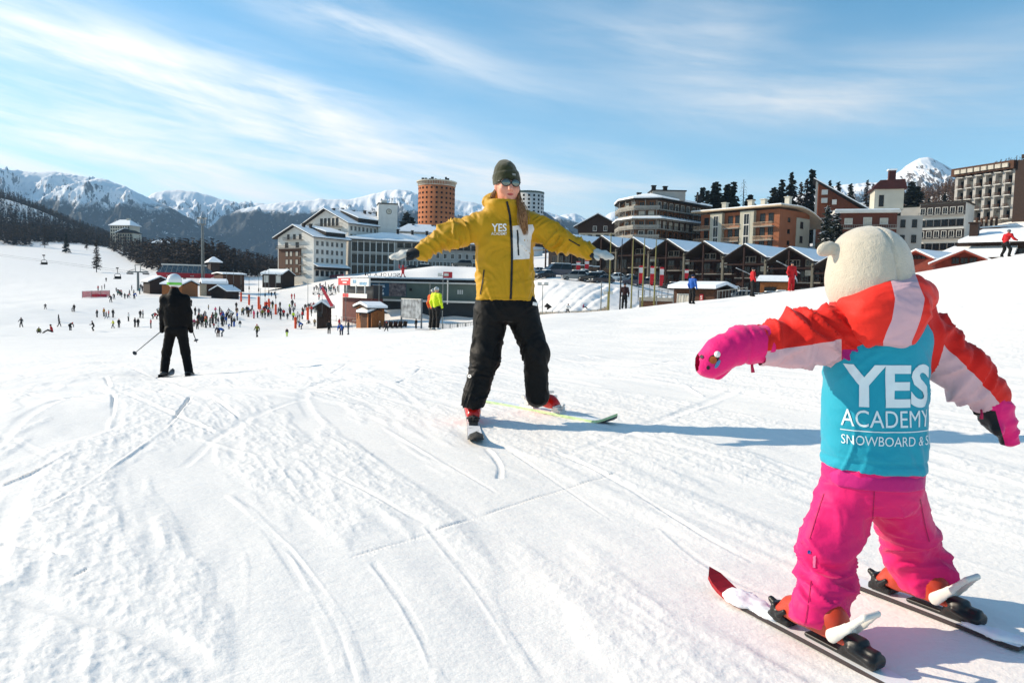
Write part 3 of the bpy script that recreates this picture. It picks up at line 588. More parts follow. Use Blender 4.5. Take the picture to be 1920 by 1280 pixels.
# ------------------------------------------------------------------ the instructor
def instructor():
    D = 4.95; S = D/FPX
    base = (ray_ground(886, 790)+ray_ground(1012, 772))/2
    root = empty('person', base, 'ski instructor in mustard jacket, black trousers and dark beanie, arms spread wide', 'person'); O = base
    w = lambda px, py, d=D: A3(Wp(px, py, d))
    # jacket
    def ring(py, cx, hw, hd, d=D): p = w(cx, py, d); return (p[2], p[0], p[1], hw*S, hd)
    torso = s_loft([ring(562, 947, 54, .145), ring(540, 946, 53.5, .148), ring(505, 945, 51.5, .143), ring(470, 946, 51.5, .143), ring(445, 947, 53, .142), ring(425, 948, 55, .13), ring(408, 949, 50, .11), ring(396, 949, 36, .095)], 2.3)
    sR, eR, hR = w(903, 421, D-.02), w(846, 441, D-.07), w(792, 472, D-.13)
    sL, eL, hL = w(998, 422, D-.02), w(1050, 449, D-.07), w(1104, 473, D-.13)
    collar = s_loft([ring(410, 947, 37, .12), ring(396, 944, 32, .115, D-.02), ring(384, 941, 29.5, .12, D-.03), ring(376, 941, 28, .115, D-.03)], 2.0)
    hoodb = s_ell(w(936, 379, D+.11), (.118, .075, .07)); hoodl = s_cap(w(917, 377, D+.03), w(926, 388, D-.05), .030, .034); hoodr = s_cap(w(966, 379, D+.05), w(970, 392, D-.02), .028, .03)
    fj = s_union([torso, s_cap(sR, eR, .086, .076), s_cap(eR, hR, .074, .055), s_cap(sL, eL, .086, .074), s_cap(eL, hL, .072, .054), (collar, .03), (hoodb, .03), (hoodl, .02), (hoodr, .02)], .055)
    cut = s_ell(w(951, 362, D-.03), (.090, .125, .064)); fj = s_sub(fj, cut, .015)
    sub = s_cap(w(892, 600, D-.2), w(960, 574, D-.3), .05, .03)
    k = Skin(fj, w(770, 580, D)-A3((0, .32, 0)), w(1125, 360, D)+A3((0.02, .34, 0)), .0082, 2)
    tR = hR-sR; tL = hL-sL
    def dj(P):
        q = P; x = P[:, 0]; armR = 1/(1+np.exp((x-w(893, 430)[0])*60)); armL = 1/(1+np.exp(-(x-w(1003, 430)[0])*60)); tor = 1-np.clip(armR+armL, 0, 1)
        a = wrinkle(P, tR, 13, 4.0, 3)*armR*.034+wrinkle(P, tL, 13, 4.0, 8)*armL*.034
        arm = near_pt(P, [eR, eL], .13); pit = near_pt(P, [w(897, 455), w(1000, 455)], .14)
        a = a*(1+.8*arm)
        diag = wrinkle(P, (.62, .2, .75), 9, 2.5, 14)*pit*.055+wrinkle(P, (-.62, .2, .75), 9, 2.5, 19)*near_pt(P, [w(915, 480), w(985, 520), w(910, 540)], .13)*.04
        coll = wrinkle(P, (.1, .1, 1), 22, 4, 23)*near_pt(P, [w(930, 384), w(965, 386), w(920, 380)], .09)*.024
        hem = -.006*np.exp(-((P[:, 2]-w(946, 557)[2])/.008)**2)*tor
        return a+diag*tor+wrinkle(P, (.2, .1, 1), 5, 3, 31)*tor*.016+coll+hem-.004*np.exp(-((P[:, 0]-hR[0]-.035)/.006)**2)*armR-.004*np.exp(-((P[:, 0]-hL[0]+.035)/.006)**2)*armL
    k.disp(dj)
    MJ = cloth('mustard_shell', 'bb8d0a', rough=.62, sheen=.1, coarse=30)
    jk = k.build('jacket', MJ, root, O); T = k.bvh()
    BLK = mat('black_zip', '101012', .5, .1, 40); WHT = cloth('white_panel', 'dcdad6', rough=.7); LET = mat('white_print', 'f2f0ea', .6, .03, 20)
    decal('chest_panel', bm_px([(961, 424), (978, 422), (999, 421), (1002, 430), (997, 441), (995, 452), (994, 470), (993, 485), (978, 486), (962, 487)]), T, cam_ray, .0025, WHT, jk, O, 3.0)
    decal('zip', strip_px([(950, 378), (953, 390), (956, 404), (958, 430), (960, 470), (959, 520), (957.5, 561)], 4.2), T, cam_ray, .005, BLK, jk, O, 5.0)
    decal('zip', strip_px([(970, 431), (971, 455), (972, 479)], 3.0), T, cam_ray, .005, BLK, jk, O, 5.0)
    decal('zip', strip_px([(908, 506), (905, 530), (901, 552)], 2.2), T, cam_ray, .003, BLK, jk, O, 5.0)
    decal('zip', strip_px([(1066, 449), (1078, 456), (1087, 461)], 2.2), T, cam_ray, .003, BLK, jk, O, 5.0)
    for s, x0, x1, y0, y1, bo in (('YES', 922, 950, 419.5, 434.5, .022), ('ACADEMY', 921.5, 950.5, 435.5, 441, .004)):
        bm = fit(text_bm(s, 1.0, bo), x0, x1, -y1, -y0); decal('lettering', bm, T, cam_ray, .003, LET, jk, O, 2.0)
    # trousers
    kR, aR, kL, aL = w(911, 668, D-.04), w(888, 750, D-.10), w(1004, 662, D-.03), w(1008, 742, D-.02)
    hipR, hipL = w(921, 585, D), w(978, 583, D)
    fp = s_union([s_loft([ring(600, 947, 52, .12), ring(578, 947, 54, .135), ring(548, 946, 51, .13)], 2.2), s_cap(hipR, kR, .112, .098), s_cap(kR, aR, .096, .082), s_cap(hipL, kL, .112, .088), s_cap(kL, aL, .083, .074)], .04)
    def clip(f, pts):
        def g(P):
            d = f(P)
            for p, n in pts: d = np.maximum(d, (P-A3(p))@A3(n))
            return d
        return g
    fp = clip(fp, [(w(888, 758), (0, 0, -1))])
    k = Skin(fp, w(858, 765, D)-A3((0, .3, .02)), w(1040, 545, D)+A3((0, .25, 0)), .0082, 2)
    def dp(P):
        knee = near_pt(P, [kR, kL], .14); cuff = near_pt(P, [aR, aL], .12); crotch = near_pt(P, [w(950, 600)], .14)
        return wrinkle(P, (.1, 0, 1), 10, 3, 41)*(.008+.014*knee+.014*cuff)+wrinkle(P, (.7, 0, .7), 8, 3, 47)*crotch*.018+wrinkle(P, (.3, .3, 1), 4, 3, 51)*.011
    k.disp(dp); tr = k.build('trousers', cloth('black_shell', '070708', rough=.6, sheen=.0, coarse=30, var=.2, spec=.2), root, O); T2 = k.bvh()
    decal('logo', bm_px([(999, 566), (1010, 568), (1009, 574), (998, 572)]), T2, cam_ray, .003, LET, tr, O, 3)
    for cx, cy in ((876.5, 699.5), (882, 705)):
        decal('logo', bm_px([(cx+3.4*math.cos(a)+(-1.2), cy+3.0*math.sin(a)) for a in np.linspace(0, 6.283, 12, endpoint=False)]), T2, cam_ray, .003, LET, tr, O, 3)
        decal('logo', bm_px([(cx-1+1.3*math.cos(a), cy+1.2*math.sin(a)) for a in np.linspace(0, 6.283, 8, endpoint=False)]), T2, cam_ray, .0045, BLK, tr, O, 3)
    # head and neck (one continuous body under the clothes)
    dh = D-.03; yaw = math.radians(14); Rh = np.array([[math.cos(yaw), -math.sin(yaw), 0], [math.sin(yaw), math.cos(yaw), 0], [0, 0, 1]]) ; hc = w(951.5, 349, dh)
    def loc(x, y, z): return hc+A3(Rh@np.array([x, y, z]))           # face looks towards -y
    sk = [s_ell(hc, (.073, .092, .108), Rh), s_ell(loc(0, -.022, -.058), (.056, .064, .066), Rh), s_cap(loc(0, .02, -.08), loc(0, .04, -.30), .052, .10),
          (s_cap(loc(0, -.088, .012), loc(0, -.109, -.030), .0085, .0135), .014), (s_ell(loc(0, -.098, -.037), (.019, .013, .009), Rh), .01),
          (s_ell(loc(0, -.083, -.062), (.025, .013, .006), Rh), .006), (s_ell(loc(0, -.080, -.072), (.021, .013, .007), Rh), .006), (s_ell(loc(0, -.073, -.098), (.022, .018, .018), Rh), .02),
          (s_cap(loc(-.045, -.070, .026), loc(.045, -.070, .026), .012, .012), .02), (s_ell(loc(-.045, -.062, -.028), (.024, .022, .022), Rh), .02), (s_ell(loc(.045, -.062, -.028), (.024, .022, .022), Rh), .02),
          (s_ell(loc(-.076, .012, -.006), (.012, .02, .032), Rh), .008), (s_ell(loc(.076, .012, -.006), (.012, .02, .032), Rh), .008),
          s_cap(w(950, 410), w(948, 560), .11, .11), s_cap(w(915, 424), w(985, 424), .06, .06)]
    fh = s_union(sk, .03); eyes = s_union([s_ell(loc(-.031, -.094, .010), (.021, .018, .013), Rh), s_ell(loc(.031, -.094, .010), (.021, .018, .013), Rh)], .005); fh = s_sub(fh, eyes, .012)
    mouth = s_ell(loc(0, -.10, -.067), (.017, .02, .0032), Rh); fh = s_sub(fh, mouth, .004)
    k = Skin(fh, hc-A3((.28, .16, .62)), hc+A3((.28, .2, .14)), .0058, 1)
    # lips coloured by position
    P = k.v-hc; Q = P@Rh; k.att['seam'] = np.maximum(np.abs(Q[:, 2]+.066)-.0085*(1-(Q[:, 0]/.025)**2), np.maximum(np.abs(Q[:, 0])-.026, Q[:, 1]+.078))
    k.build('body', cloth('face_skin', 'd8947c', 'b5564f', rough=.5, weave=500, bump=.05, sheen=0, var=.08, spec=.4, coarse=60), root, O)
    # beanie
    tilt = math.radians(-9); Rb = np.array([[math.cos(tilt), 0, math.sin(tilt)], [0, 1, 0], [-math.sin(tilt), 0, math.cos(tilt)]])@Rh
    bc = loc(-.006, .010, .046)
    def bl(x, y, z): return bc+A3(Rb@np.array([x, y, z]))
    dome = s_ell(bl(0, .006, .028), (.084, .098, .102), Rb)
    def inloc(f_):
        return lambda P: f_((P-bc)@Rb.astype(np.float32))
    cuff = inloc(s_loft([(-.028, 0, .004, .090, .106), (-.02, 0, .004, .0925, .109), (.035, 0, .006, .090, .106), (.043, 0, .006, .086, .102)]))
    fb = s_union([inloc(lambda P: np.maximum(s_ell((0, .006, .03), (.083, .097, .104))(P), -P[:, 2]-.02)), (cuff, .008)], .012)
    k = Skin(fb, bc-A3((.14, .15, .08)), bc+A3((.14, .15, .17)), .006, 2)
    k.disp(lambda P: (fbm(P[:, 0]*26, P[:, 1]*26, P[:, 2]*26, seed=4, oct=2)-.5)*.010); bn = k.build('beanie', cloth('olive_knit', '2f3218', rough=.9, weave=420, bump=.5, sheen=.4, var=.2, coarse=90), root, O)
    decal('label', bm_px([(960, 325), (966.5, 326), (967, 330), (961, 329)]), k.bvh(), cam_ray, .002, mat('grey_tag', '8d8d86', .6), bn, O, 2)
    # sunglasses
    g = empty('sunglasses', (0, 0, 0)); g.parent = root
    FR = mat('glasses_frame', '2c2a2e', .3, .1, 30); LN = mat('glasses_lens', '6f7670', .06, .05, 10, metal=.75, spec=.8)
    lm = MB(); fm = MB()
    for sx in (-1, 1):
        n = 20; ring_o = [loc(sx*.033+.0280*math.cos(a)*(1+.06*math.cos(2*a)), -.104+.013*abs(math.cos(a)*.5+sx*.5)**2, .009+.0235*math.sin(a)) for a in np.linspace(0, 2*math.pi, n, endpoint=False)]
        ring_o = [Vector(p)-O for p in ring_o]; c = Vector(loc(sx*.034, -.1085, .008))-O
        lm.add([c]+ring_o, [(0, 1+i, 1+(i+1) % n) for i in range(n)]); fm.tube(ring_o+ring_o[:1], .0032, 6)
        fm.tube([Vector(loc(sx*.058, -.092, .022))-O, Vector(loc(sx*.078, -.05, .022))-O, Vector(loc(sx*.082, .02, .018))-O], .0035, 6)
    fm.tube([Vector(loc(-.008, -.107, .016))-O, Vector(loc(.008, -.107, .016))-O], .003, 6)
    fm.build('frame', FR, g, True); lm.build('lens', LN, g, True); g.parent = root
    # long hair falling over her left shoulder
    hm = MB(); rnd = random.Random(4)
    for i in range(150):
        a = rnd.random(); b = rnd.gauss(0, 1); off = rnd.gauss(0, 1)
        P0 = Vector(loc(.070+.010*b, -.005+.025*rnd.random(), .010-.05*rnd.random())); pts = [P0]
        ends = 432+rnd.uniform(-16, 10); spread = rnd.gauss(0, 3.6)
        for t, cx, wd in ((.2, 973, .5), (.4, 978, .8), (.6, 980, 1.0), (.8, 982, 1.0), (1.0, 984, .7)):
            py = 368+(ends-368)*t; pts.append(Vector(w(cx+spread*wd+1.2*math.sin(6*t+off*2), py, D-.05-.10*min(t*2, 1)+.02*rnd.random()-.02*t)))
        q = [tuple(p-O) for p in pts]; hm.tube(q, [.0028, .003, .0032, .003, .0025, .0008], 4)
    for i in range(40):                     # strands at her right temple
        P0 = Vector(loc(-.072+.006*rnd.random(), -.01+.03*rnd.random(), .005)); P1 = Vector(w(924+rnd.gauss(0, 2.5), 366+rnd.uniform(-3, 6), D-.02)); P2 = Vector(w(922+rnd.gauss(0, 2.5), 378, D-.01)); hm.tube([P0-O, P1-O, P2-O], [.002, .002, .001], 4)
    hm.build('hair', mat('brown_hair', '6b4526', .45, .5, 90, col2='a87a4c', spec=.5), root, True)
    # mittens: dark back, pale palm
    MG = cloth('glove_leather', '1c1d1f', 'c9c6be', rough=.65, coarse=70, bump=.2)
    for sg, wr_, tipx, tipy in ((-1, hR, 733, 480), (1, hL, 1147, 480)):
        T3 = w(tipx, tipy, D-.22); ax = T3-wr_; L = float(np.linalg.norm(ax)); ax = ax/L; upv = A3((0, -.30, 1)); upv -= ax*float(upv@ax); upv /= np.linalg.norm(upv); sd_ = np.cross(ax, upv)
        if sd_[1] > 0: sd_ = -sd_
        pt = lambda s, u, v: wr_+ax*(s*L)+upv*u+sd_*v
        parts = [s_cap(pt(-.05, 0, 0), pt(.30, 0, 0), .036, .040, (upv, .8))]
        for j, (ln, bend) in enumerate(((.92, .012), (1.0, .010), (.97, .012), (.84, .016))):
            vv = (j-1.5)*.0185; parts.append(s_cap(pt(.28, .004, vv), pt(.62, .004, vv*1.08), .0175, .0165)); parts.append(s_cap(pt(.62, .004, vv*1.08), pt(ln, -bend, vv*.92), .0165, .0135))
        parts.append((s_cap(pt(.22, -.006, .032), pt(.45, -.016, .062), .0165, .015), .018)); parts.append((s_cap(pt(.45, -.016, .062), pt(.60, -.018, .060), .015, .012), .006))
        fg = s_union(parts, .012); c = pt(.5, 0, 0); k = Skin(fg, c-A3((.19, .16, .12)), c+A3((.19, .16, .12)), .0058, 1)
        k.disp(lambda P: (fbm(P[:, 0]*38, P[:, 1]*38, P[:, 2]*38, seed=6, oct=2)-.5)*.006); Q = k.v-wr_; s_ = Q@ax/L; v_ = Q@sd_; k.att['seam'] = np.where(sg < 0, np.minimum(.47-s_+v_*2.5, 9), np.minimum(.42-s_+(Q@upv)*(-6), 9))
        k.build('glove', MG, root, O)
    # boots, bindings and skis
    RED = mat('boot_red', 'c4190f', .32, .12, 9, spec=.5); WHB = mat('binding_white', 'd8d8d4', .35, .1, 25, bump=.2, bscale=60); GRY = mat('binding_black', '1b1c1e', .4, .2, 30); BUC = mat('buckle', 'c9cac8', .3, .1, 20, metal=.6)
    bootR, bootL = ray_ground(886, 793), ray_ground(1020, 775)
    tipR = ray_ground(893, 838); tipL = ray_ground(1153, 806); tailL = ray_ground(940, 763)
    for nm, pos, head, ank, rot in (('right', bootR, (tipR-bootR).normalized(), aR, 0), ('left', bootL, (tipL-tailL).normalized(), aL, 0)):
        head = Vector((head.x, head.y, head.z)); M = ski_matrix(pos+Vector((0, 0, .004)), head); Mi = M.inverted(); al = Mi@Vector([float(c) for c in ank])
        z0 = .055
        bt = s_union([s_cap((-.085, 0, z0+.045), (.075, 0, z0+.038), .050, .046), (s_box((-.0, 0, z0+.012), (.148, .040, .014), .01), .02), (s_cap((.07, 0, z0+.035), (.115, 0, z0+.03), .046, .038), .03), s_cap((-.075, 0, z0+.06), (al.x, al.y, al.z+.06), .058, .066)], .035)
        k = Skin(bt, (-.22, -.16, .03), (.20, .16, .48), .0085, 2); k.v = np.array([tuple(M@Vector(p)) for p in k.v]); bo = k.build('boot', RED, root, O)
        bk = MB()
        for zz, xx in ((z0+.10, .035), (z0+.07, .075)): bk.box(xx-.012, xx+.012, -.057, .057, zz-.008, zz+.010)
        bk.xf(Matrix.Translation(-O)@M).build('buckle', BUC, bo)
        lbl = 'white snow-dusted ski pointing at the camera under the instructor\'s right boot' if nm == 'right' else 'white ski with lime green side turned outwards under the instructor\'s left boot'
        fr, ba = (.78, .74) if nm == 'left' else (.80, .72)
        e = empty('ski', pos, lbl, 'ski', 'pair of skis worn by the instructor'); e.matrix_world = M
        vs, fs = ski_shape(fr, ba, .105, .14, .07, .018); b = MB().add(vs, fs); n = len(fs)
        for i in range(len(b.f)): b.m[i] = [0, 1, 2, 1][i % 4] if i < n-2 else 1
        ts = ski_mat('ski_top_white', 'a9adb0', '', .62); lime = mat('ski_lime', 'b9d4a0', .4, .25, 14); bs = mat('ski_base', '2a2c2e', .4, .1, 12)
        b.build('blade', [bs, lime if nm == 'left' else bs, ts], e)
        b = MB().box(.12, .22, -.030, .030, .018, .040).box(.15, .20, -.036, .036, .04, .062).tube([(.15, -.04, .055), (.19, 0, .075), (.15, .04, .055)], .008).tube([(.21, 0, .05), (.235, 0, .085)], .008); b.build('toe_binding', GRY if nm == 'right' else WHB, e)
        b = MB().box(-.27, -.10, -.028, .028, .018, .04).box(-.20, -.155, -.034, .034, .04, .075).tube([(-.21, 0, .05), (-.24, 0, .085), (-.27, 0, .095)], .014); b.build('heel_binding', WHB, e)
instructor()
# ------------------------------------------------------------------ the child, seen from behind
def child():
    D = 1.95; S = D/FPX; w = lambda px, py, d=D: A3(Wp(px, py, d))
    footL, footR = ray_ground(1526, 1206), ray_ground(1716, 1142); base = (footL+footR)/2
    root = empty('person', base, 'small child from behind in turquoise bib, red and pale pink jacket and bright pink trousers', 'person'); O = base
    def ring(py, cx, hw, hd, d=D): p = w(cx, py, d); return (p[2], p[0], p[1], hw*S, hd)
    # --- jacket
    sL, eL, hL = w(1602, 622, D), w(1502, 633, D-.03), w(1432, 645, D-.05)
    sR, eR, hR = w(1738, 636, D+.01), w(1797, 693, D), w(1850, 746, D-.02)
    torso = s_loft([ring(862, 1636, 79, .096), ring(800, 1638, 78, .098), ring(720, 1640, 77, .097), ring(660, 1645, 79, .098), ring(620, 1655, 80, .10), ring(590, 1658, 62, .085), ring(566, 1655, 48, .075)], 2.3)
    fj = s_union([torso, s_cap(sL, eL, .072, .062), s_cap(eL, hL, .061, .049), s_cap(sR, eR, .070, .060), s_cap(eR, hR, .059, .047), (s_cap(w(1615, 572), w(1690, 575), .07, .07), .04)], .05)
    k = Skin(fj, w(1400, 880)-A3((0, .24, .01)), w(1890, 540)+A3((0, .24, 0)), .0062, 2)
    tL = hL-sL; tR = hR-sR; up = A3((0, 0, 1))
    lw = lambda P: 1/(1+np.exp((P[:, 0]-w(1585, 630)[0])*70)); rw = lambda P: 1/(1+np.exp(-(P[:, 0]-w(1750, 640)[0])*70))
    def dj(P):
        a = wrinkle(P, tL, 19, 5, 3)*lw(P)*.030+wrinkle(P, tR, 19, 5, 12)*rw(P)*.026; sh = near_pt(P, [w(1590, 590), w(1745, 600)], .08)
        return a*(.8+.5*near_pt(P, [eL, eR], .1))+wrinkle(P, (.8, 0, .6), 14, 4, 22)*sh*.03
    k.disp(dj)
    P = k.v; ax = lambda a, b: (lambda h: a+h[:, None]*(b-a))(np.clip(((P-a)@(b-a))/float((b-a)@(b-a)), -.6, 1.2))
    cL = ax(sL, hL); sLm = (P-cL)@up+.006+np.clip((w(1500, 630)[0]-P[:, 0])*.05, -.02, .02)
    pr = A3((.70, 0, .71)); cR = ax(sR, hR); sRm = (P-cR)@pr+.004
    L_, R_ = lw(P), rw(P); pp = np.stack(toPx(P), 1); k.att['seam'] = np.where(pp[:, 0] < 1640, np.maximum(sLm, (pp[:, 0]-1578)*.0014), np.where(R_ > .3, sRm, .05))
    k.att['seam2'] = np.maximum((655-pp[:, 1])*.0014, (np.abs(pp[:, 0]-1603)-24)*.0014)
    MJ = cloth('child_jacket', 'd91e12', 'cfaab0', rough=.66, c3='a5106e', coarse=34, sheen=.1)
    jk = k.build('jacket', MJ, root, O)
    # hood lying on the back
    hc = w(1664, 580, D-.085); an = math.radians(-24); Rz = np.array([[math.cos(an), 0, math.sin(an)], [0, 1, 0], [-math.sin(an), 0, math.cos(an)]])
    fh = s_union([s_ell(hc, (.107, .064, .078), Rz), s_ell(w(1675, 600, D-.095), (.078, .050, .068)), s_cap(w(1602, 575, D-.03), w(1722, 555, D-.03), .045, .045), (s_cap(w(1640, 555, D-.055), w(1708, 542, D-.06), .036, .036), .02)], .035)
    k = Skin(fh, hc-A3((.16, .10, .14)), hc+A3((.16, .16, .14)), .0058, 2)
    def dh(P):
        return wrinkle(P, (-.45, .1, .9), 15, 4, 31)*.024*np.clip((w(1660, 600)[2]-P[:, 2])*6+.6, .25, 1)+wrinkle(P, (.2, .1, 1), 26, 6, 37)*.020*near_pt(P, [w(1705, 560, D-.1)], .07)
    k.disp(dh); pp = np.stack(toPx(k.v), 1); bx = np.interp(pp[:, 1], [515, 560, 600, 640], [1692, 1707, 1699, 1683]); hw_ = np.interp(pp[:, 1], [515, 560, 600, 640], [24, 28, 27, 27]); k.att['seam'] = (np.abs(pp[:, 0]-bx)-hw_)*.002+(vnoise(pp[:, 0]*.05, pp[:, 1]*.05, seed=2)-.5)*.004
    k.build('hood', cloth('child_hood', 'e2291c', 'd2abb4', rough=.66, coarse=34, sheen=.1), root, O)
    # --- turquoise bib
    vest = s_loft([ring(873, 1636, 92, .112), ring(868, 1636, 92, .112), ring(852, 1636, 91, .112), ring(800, 1638, 90.5, .114), ring(720, 1640, 89, .113), ring(660, 1645, 88, .112), ring(620, 1655, 86, .107), ring(596, 1657, 70, .095)], 2.3)
    vest = s_sub(vest, s_ell(w(1560, 612, D-.10), (.088, .4, .093)), .004); vest = s_sub(vest, s_ell(w(1762, 622, D+.02), (.040, .4, .098)), .004)
    inner = s_loft([ring(890, 1636, 81, .101), ring(800, 1638, 81, .104), ring(700, 1641, 78, .101), ring(560, 1657, 50, .08)], 2.3); vest = s_sub(vest, inner, .003)
    k = Skin(vest, w(1530, 885)-A3((0, .2, 0)), w(1760, 585)+A3((.01, .2, 0)), .0058, 2)
    def dv(P):
        z = P[:, 2]; hem = -.0035*np.exp(-((z-w(1643, 855)[2])/.004)**2)
        return wrinkle(P, (.35, .1, 1), 8, 3.5, 44)*.008+wrinkle(P, (.1, .1, 1), 14, 2.5, 49)*.010*np.clip((w(1643, 800)[2]-z)*9+.5, 0, 1)+hem+wrinkle(P, (.9, 0, .4), 10, 3, 51)*.014*near_pt(P, [w(1570, 690), w(1735, 690)], .09)
    k.disp(dv); vb = k.build('bib', cloth('turquoise_bib', '1296ae', rough=.7, weave=600, bump=.1, sheen=.2, coarse=20, var=.06), root, O); T = k.bvh()
    WT = mat('bib_print', 'd7e6ea', .55, .05, 30); ctr = w(1641, 740)
    # print wraps round the back: x = arc in px from the spine, cast inwards at height of py
    def cyl(x, y):
        py = -y; z = w(1646, py)[2]; z = w(x, py, D-.12)[2]; u = w(x, py, D-.12)[0]-ctr[0]; a = u/.206; o = (float(ctr[0])+math.sin(a)*.7, float(ctr[1])+.08-math.cos(a)*.7, float(z)); return o, (-math.sin(a), math.cos(a), 0)
    for s, x0, x1, y0, y1, bo in (('YES', 1582, 1764, 684, 766, .030), ('ACADEMY', 1579, 1762, 771, 803, .0), ('SNOWBOARD & SKI', 1579, 1780, 820, 838, .0)):
        bm = fit(text_bm(s, 1.0, bo), x0, x1, -y1, -y0)
        for v in bm.verts: v.co.x = v.co.x+0.0
        decal('lettering', bm, T, cyl, .002, WT, vb, O, 7.0)
    decal('print_rule', poly_bm([(1577, -810), (1765, -810), (1765, -812), (1577, -812)]), T, cyl, .002, WT, vb, O, 7.0)
    hemf = s_loft([ring(903, 1635, 88.5, .111), ring(897, 1635, 89.5, .112), ring(881, 1636, 89.5, .112), ring(874, 1636, 85, .105), ring(860, 1636, 80, .099)], 2.3)
    k = Skin(hemf, w(1530, 915)-A3((0, .2, 0)), w(1760, 840)+A3((.01, .2, 0)), .006, 2); k.disp(lambda P: wrinkle(P, (.1, .1, 1), 10, 3, 58)*.008); k.build('jacket_hem', cloth('hem_magenta', 'c01472', rough=.65, coarse=34), root, O)
    # --- trousers
    hipL, kL, cL_, aL = w(1590, 925, D), w(1551, 1022, D-.02), w(1551, 1088, D-.03), A3(footL)+A3((.012, .01, .085))
    hipR, kR, aR = w(1680, 932, D+.03), w(1706, 1030, D+.12), A3(footR)+A3((.045, .02, .085))
    fp = s_union([s_loft([ring(950, 1632, 75, .095, D+.01), ring(925, 1634, 82, .102), ring(900, 1635, 86, .107), ring(868, 1636, 86, .107)], 2.2), s_cap(hipL, kL, .078, .071), s_cap(kL, cL_, .069, .061), s_cap(cL_, aL, .062, .074), s_cap(hipR, kR, .076, .068), s_cap(kR, aR, .069, .084)], .018)
    zc = footL.z+.058; z2 = footR.z+.058
    def fpc(P): return np.maximum(fp(P), np.where(P[:, 0] < w(1625, 1100)[0], zc-P[:, 2], z2-P[:, 2]))
    k = Skin(fpc, w(1450, 1215)-A3((0, .24, .02)), w(1790, 862)+A3((.06, .44, 0)), .0062, 2)
    bulge = s_cap(w(1500, 985), w(1600, 990), .05, .05)
    def dp(P):
        kn = near_pt(P, [kL, kR, w(1553, 1065)], .085); cu = near_pt(P, [aL, aR], .10); cr = near_pt(P, [w(1635, 960)], .09)
        a = wrinkle(P, (.25, .1, 1), 15, 4.5, 61)*(.006+.030*kn+.015*cu)+wrinkle(P, (.75, 0, .66), 11, 4, 66)*cr*.02+wrinkle(P, (.2, .2, 1), 5, 3, 71)*.011
        zz = P[:, 2]; for_belt = -.004*np.exp(-((zz-w(1640, 897)[2])/.004)**2); zf = w(1553, 1082)[2]; lf = 1/(1+np.exp((P[:, 0]-w(1628, 1000)[0])*80)); t_ = zz-zf+.12*(P[:, 0]-w(1553, 1000)[0]); zr = w(1710, 1012, D+.12)[2]; t2 = zz-zr-.30*(P[:, 0]-w(1710, 1000)[0])
        gaiter = (np.where(t_ > 0, np.exp(-t_/.035), np.exp(t_/.004))*lf*.013+np.where(t2 > 0, np.exp(-t2/.035), np.exp(t2/.004))*(1-lf)*.010)*(.5+vnoise(P[:, 0]*14, P[:, 1]*14, seed=6))
        return a+for_belt+gaiter
    k.disp(dp); tr = k.build('trousers', cloth('pink_trousers', 'e0166a', rough=.62, coarse=30, sheen=.1, var=.08), root, O); T2 = k.bvh()
    decal('logo', bm_px([(1514.5, 1031), (1520.5, 1031), (1520.5, 1037), (1514.5, 1037)]), T2, cam_ray, .002, mat('blue_tag', '2d4f9a', .6), tr, O, 2)
    decal('logo', bm_px([(1525, 1042), (1530, 1040), (1529, 1064), (1524, 1064)]), T2, cam_ray, .002, mat('pale_print', 'e07ba6', .6), tr, O, 3)
    SE = mat('seam_pink', 'a50f50', .7); [decal('seam', strip_px(q_, 1.6), T2, cam_ray, .0015, SE, tr, O, 4) for q_ in ([(1521, 1088), (1516, 1130), (1508, 1178)], [(1545, 925), (1530, 970), (1518, 1010)], [(1725, 935), (1734, 985), (1742, 1015)], [(1640, 905), (1638, 940), (1636, 972)])]
    # --- head under a fleece hat
    hh = w(1630, 506, D-.01); body = s_union([s_ell(hh, (.082, .095, .105)), s_cap(hh, w(1655, 640), .05, .055), s_cap(w(1655, 640), w(1643, 860), .085, .085), (s_cap(w(1620, 640), w(1690, 640), .05, .05), .03)], .03)
    k = Skin(body, hh-A3((.16, .15, .56)), hh+A3((.16, .15, .13)), .012, 1); k.build('body', cloth('child_skin', 'd79a84', rough=.5, sheen=0, coarse=60), root, O)
    hat = s_union([s_ell(w(1628, 510, D), (.107, .108, .114)), s_ell(w(1626, 476, D), (.086, .088, .070)), s_ell(w(1628, 540, D), (.103, .105, .088))], .025)
    def ear(c, sx): return s_ell(c, (.030, .013, .0215), np.array([[.93, 0, .36*sx], [0, 1, 0], [-.36*sx, 0, .93]]))
    hat = s_union([hat, (ear(w(1550, 467, D-.015), -1), .006)], .01)
    def hclip(P): return np.maximum(hat(P), float(w(1630, 572)[2])-P[:, 2])
    k = Skin(hclip, w(1500, 585)-A3((0, .16, 0)), w(1730, 412)+A3((0, .16, 0)), .0052, 2)
    def dhat(P):
        q = (P[:, 0]-w(1640, 480)[0])-.18*(w(1630, 430)[2]-P[:, 2])*.9+.012; back = (P[:, 1] < D)
        return -.0055*np.exp(-(q/.004)**2)*back+(fbm(P[:, 0]*60, P[:, 1]*60, P[:, 2]*60, seed=9, oct=2)-.5)*.0018+(vnoise(P[:, 0]*9, P[:, 1]*9, P[:, 2]*9, seed=19)-.5)*.005
    k.disp(dhat); k.build('hat', cloth('cream_fleece', 'c8beab', rough=.95, weave=330, bump=1.0, sheen=.6, var=.10, coarse=115, soft=60), root, O)
    # --- mittens
    PK = cloth('mitten_pink', 'e61473', '17171a', rough=.6, coarse=60)
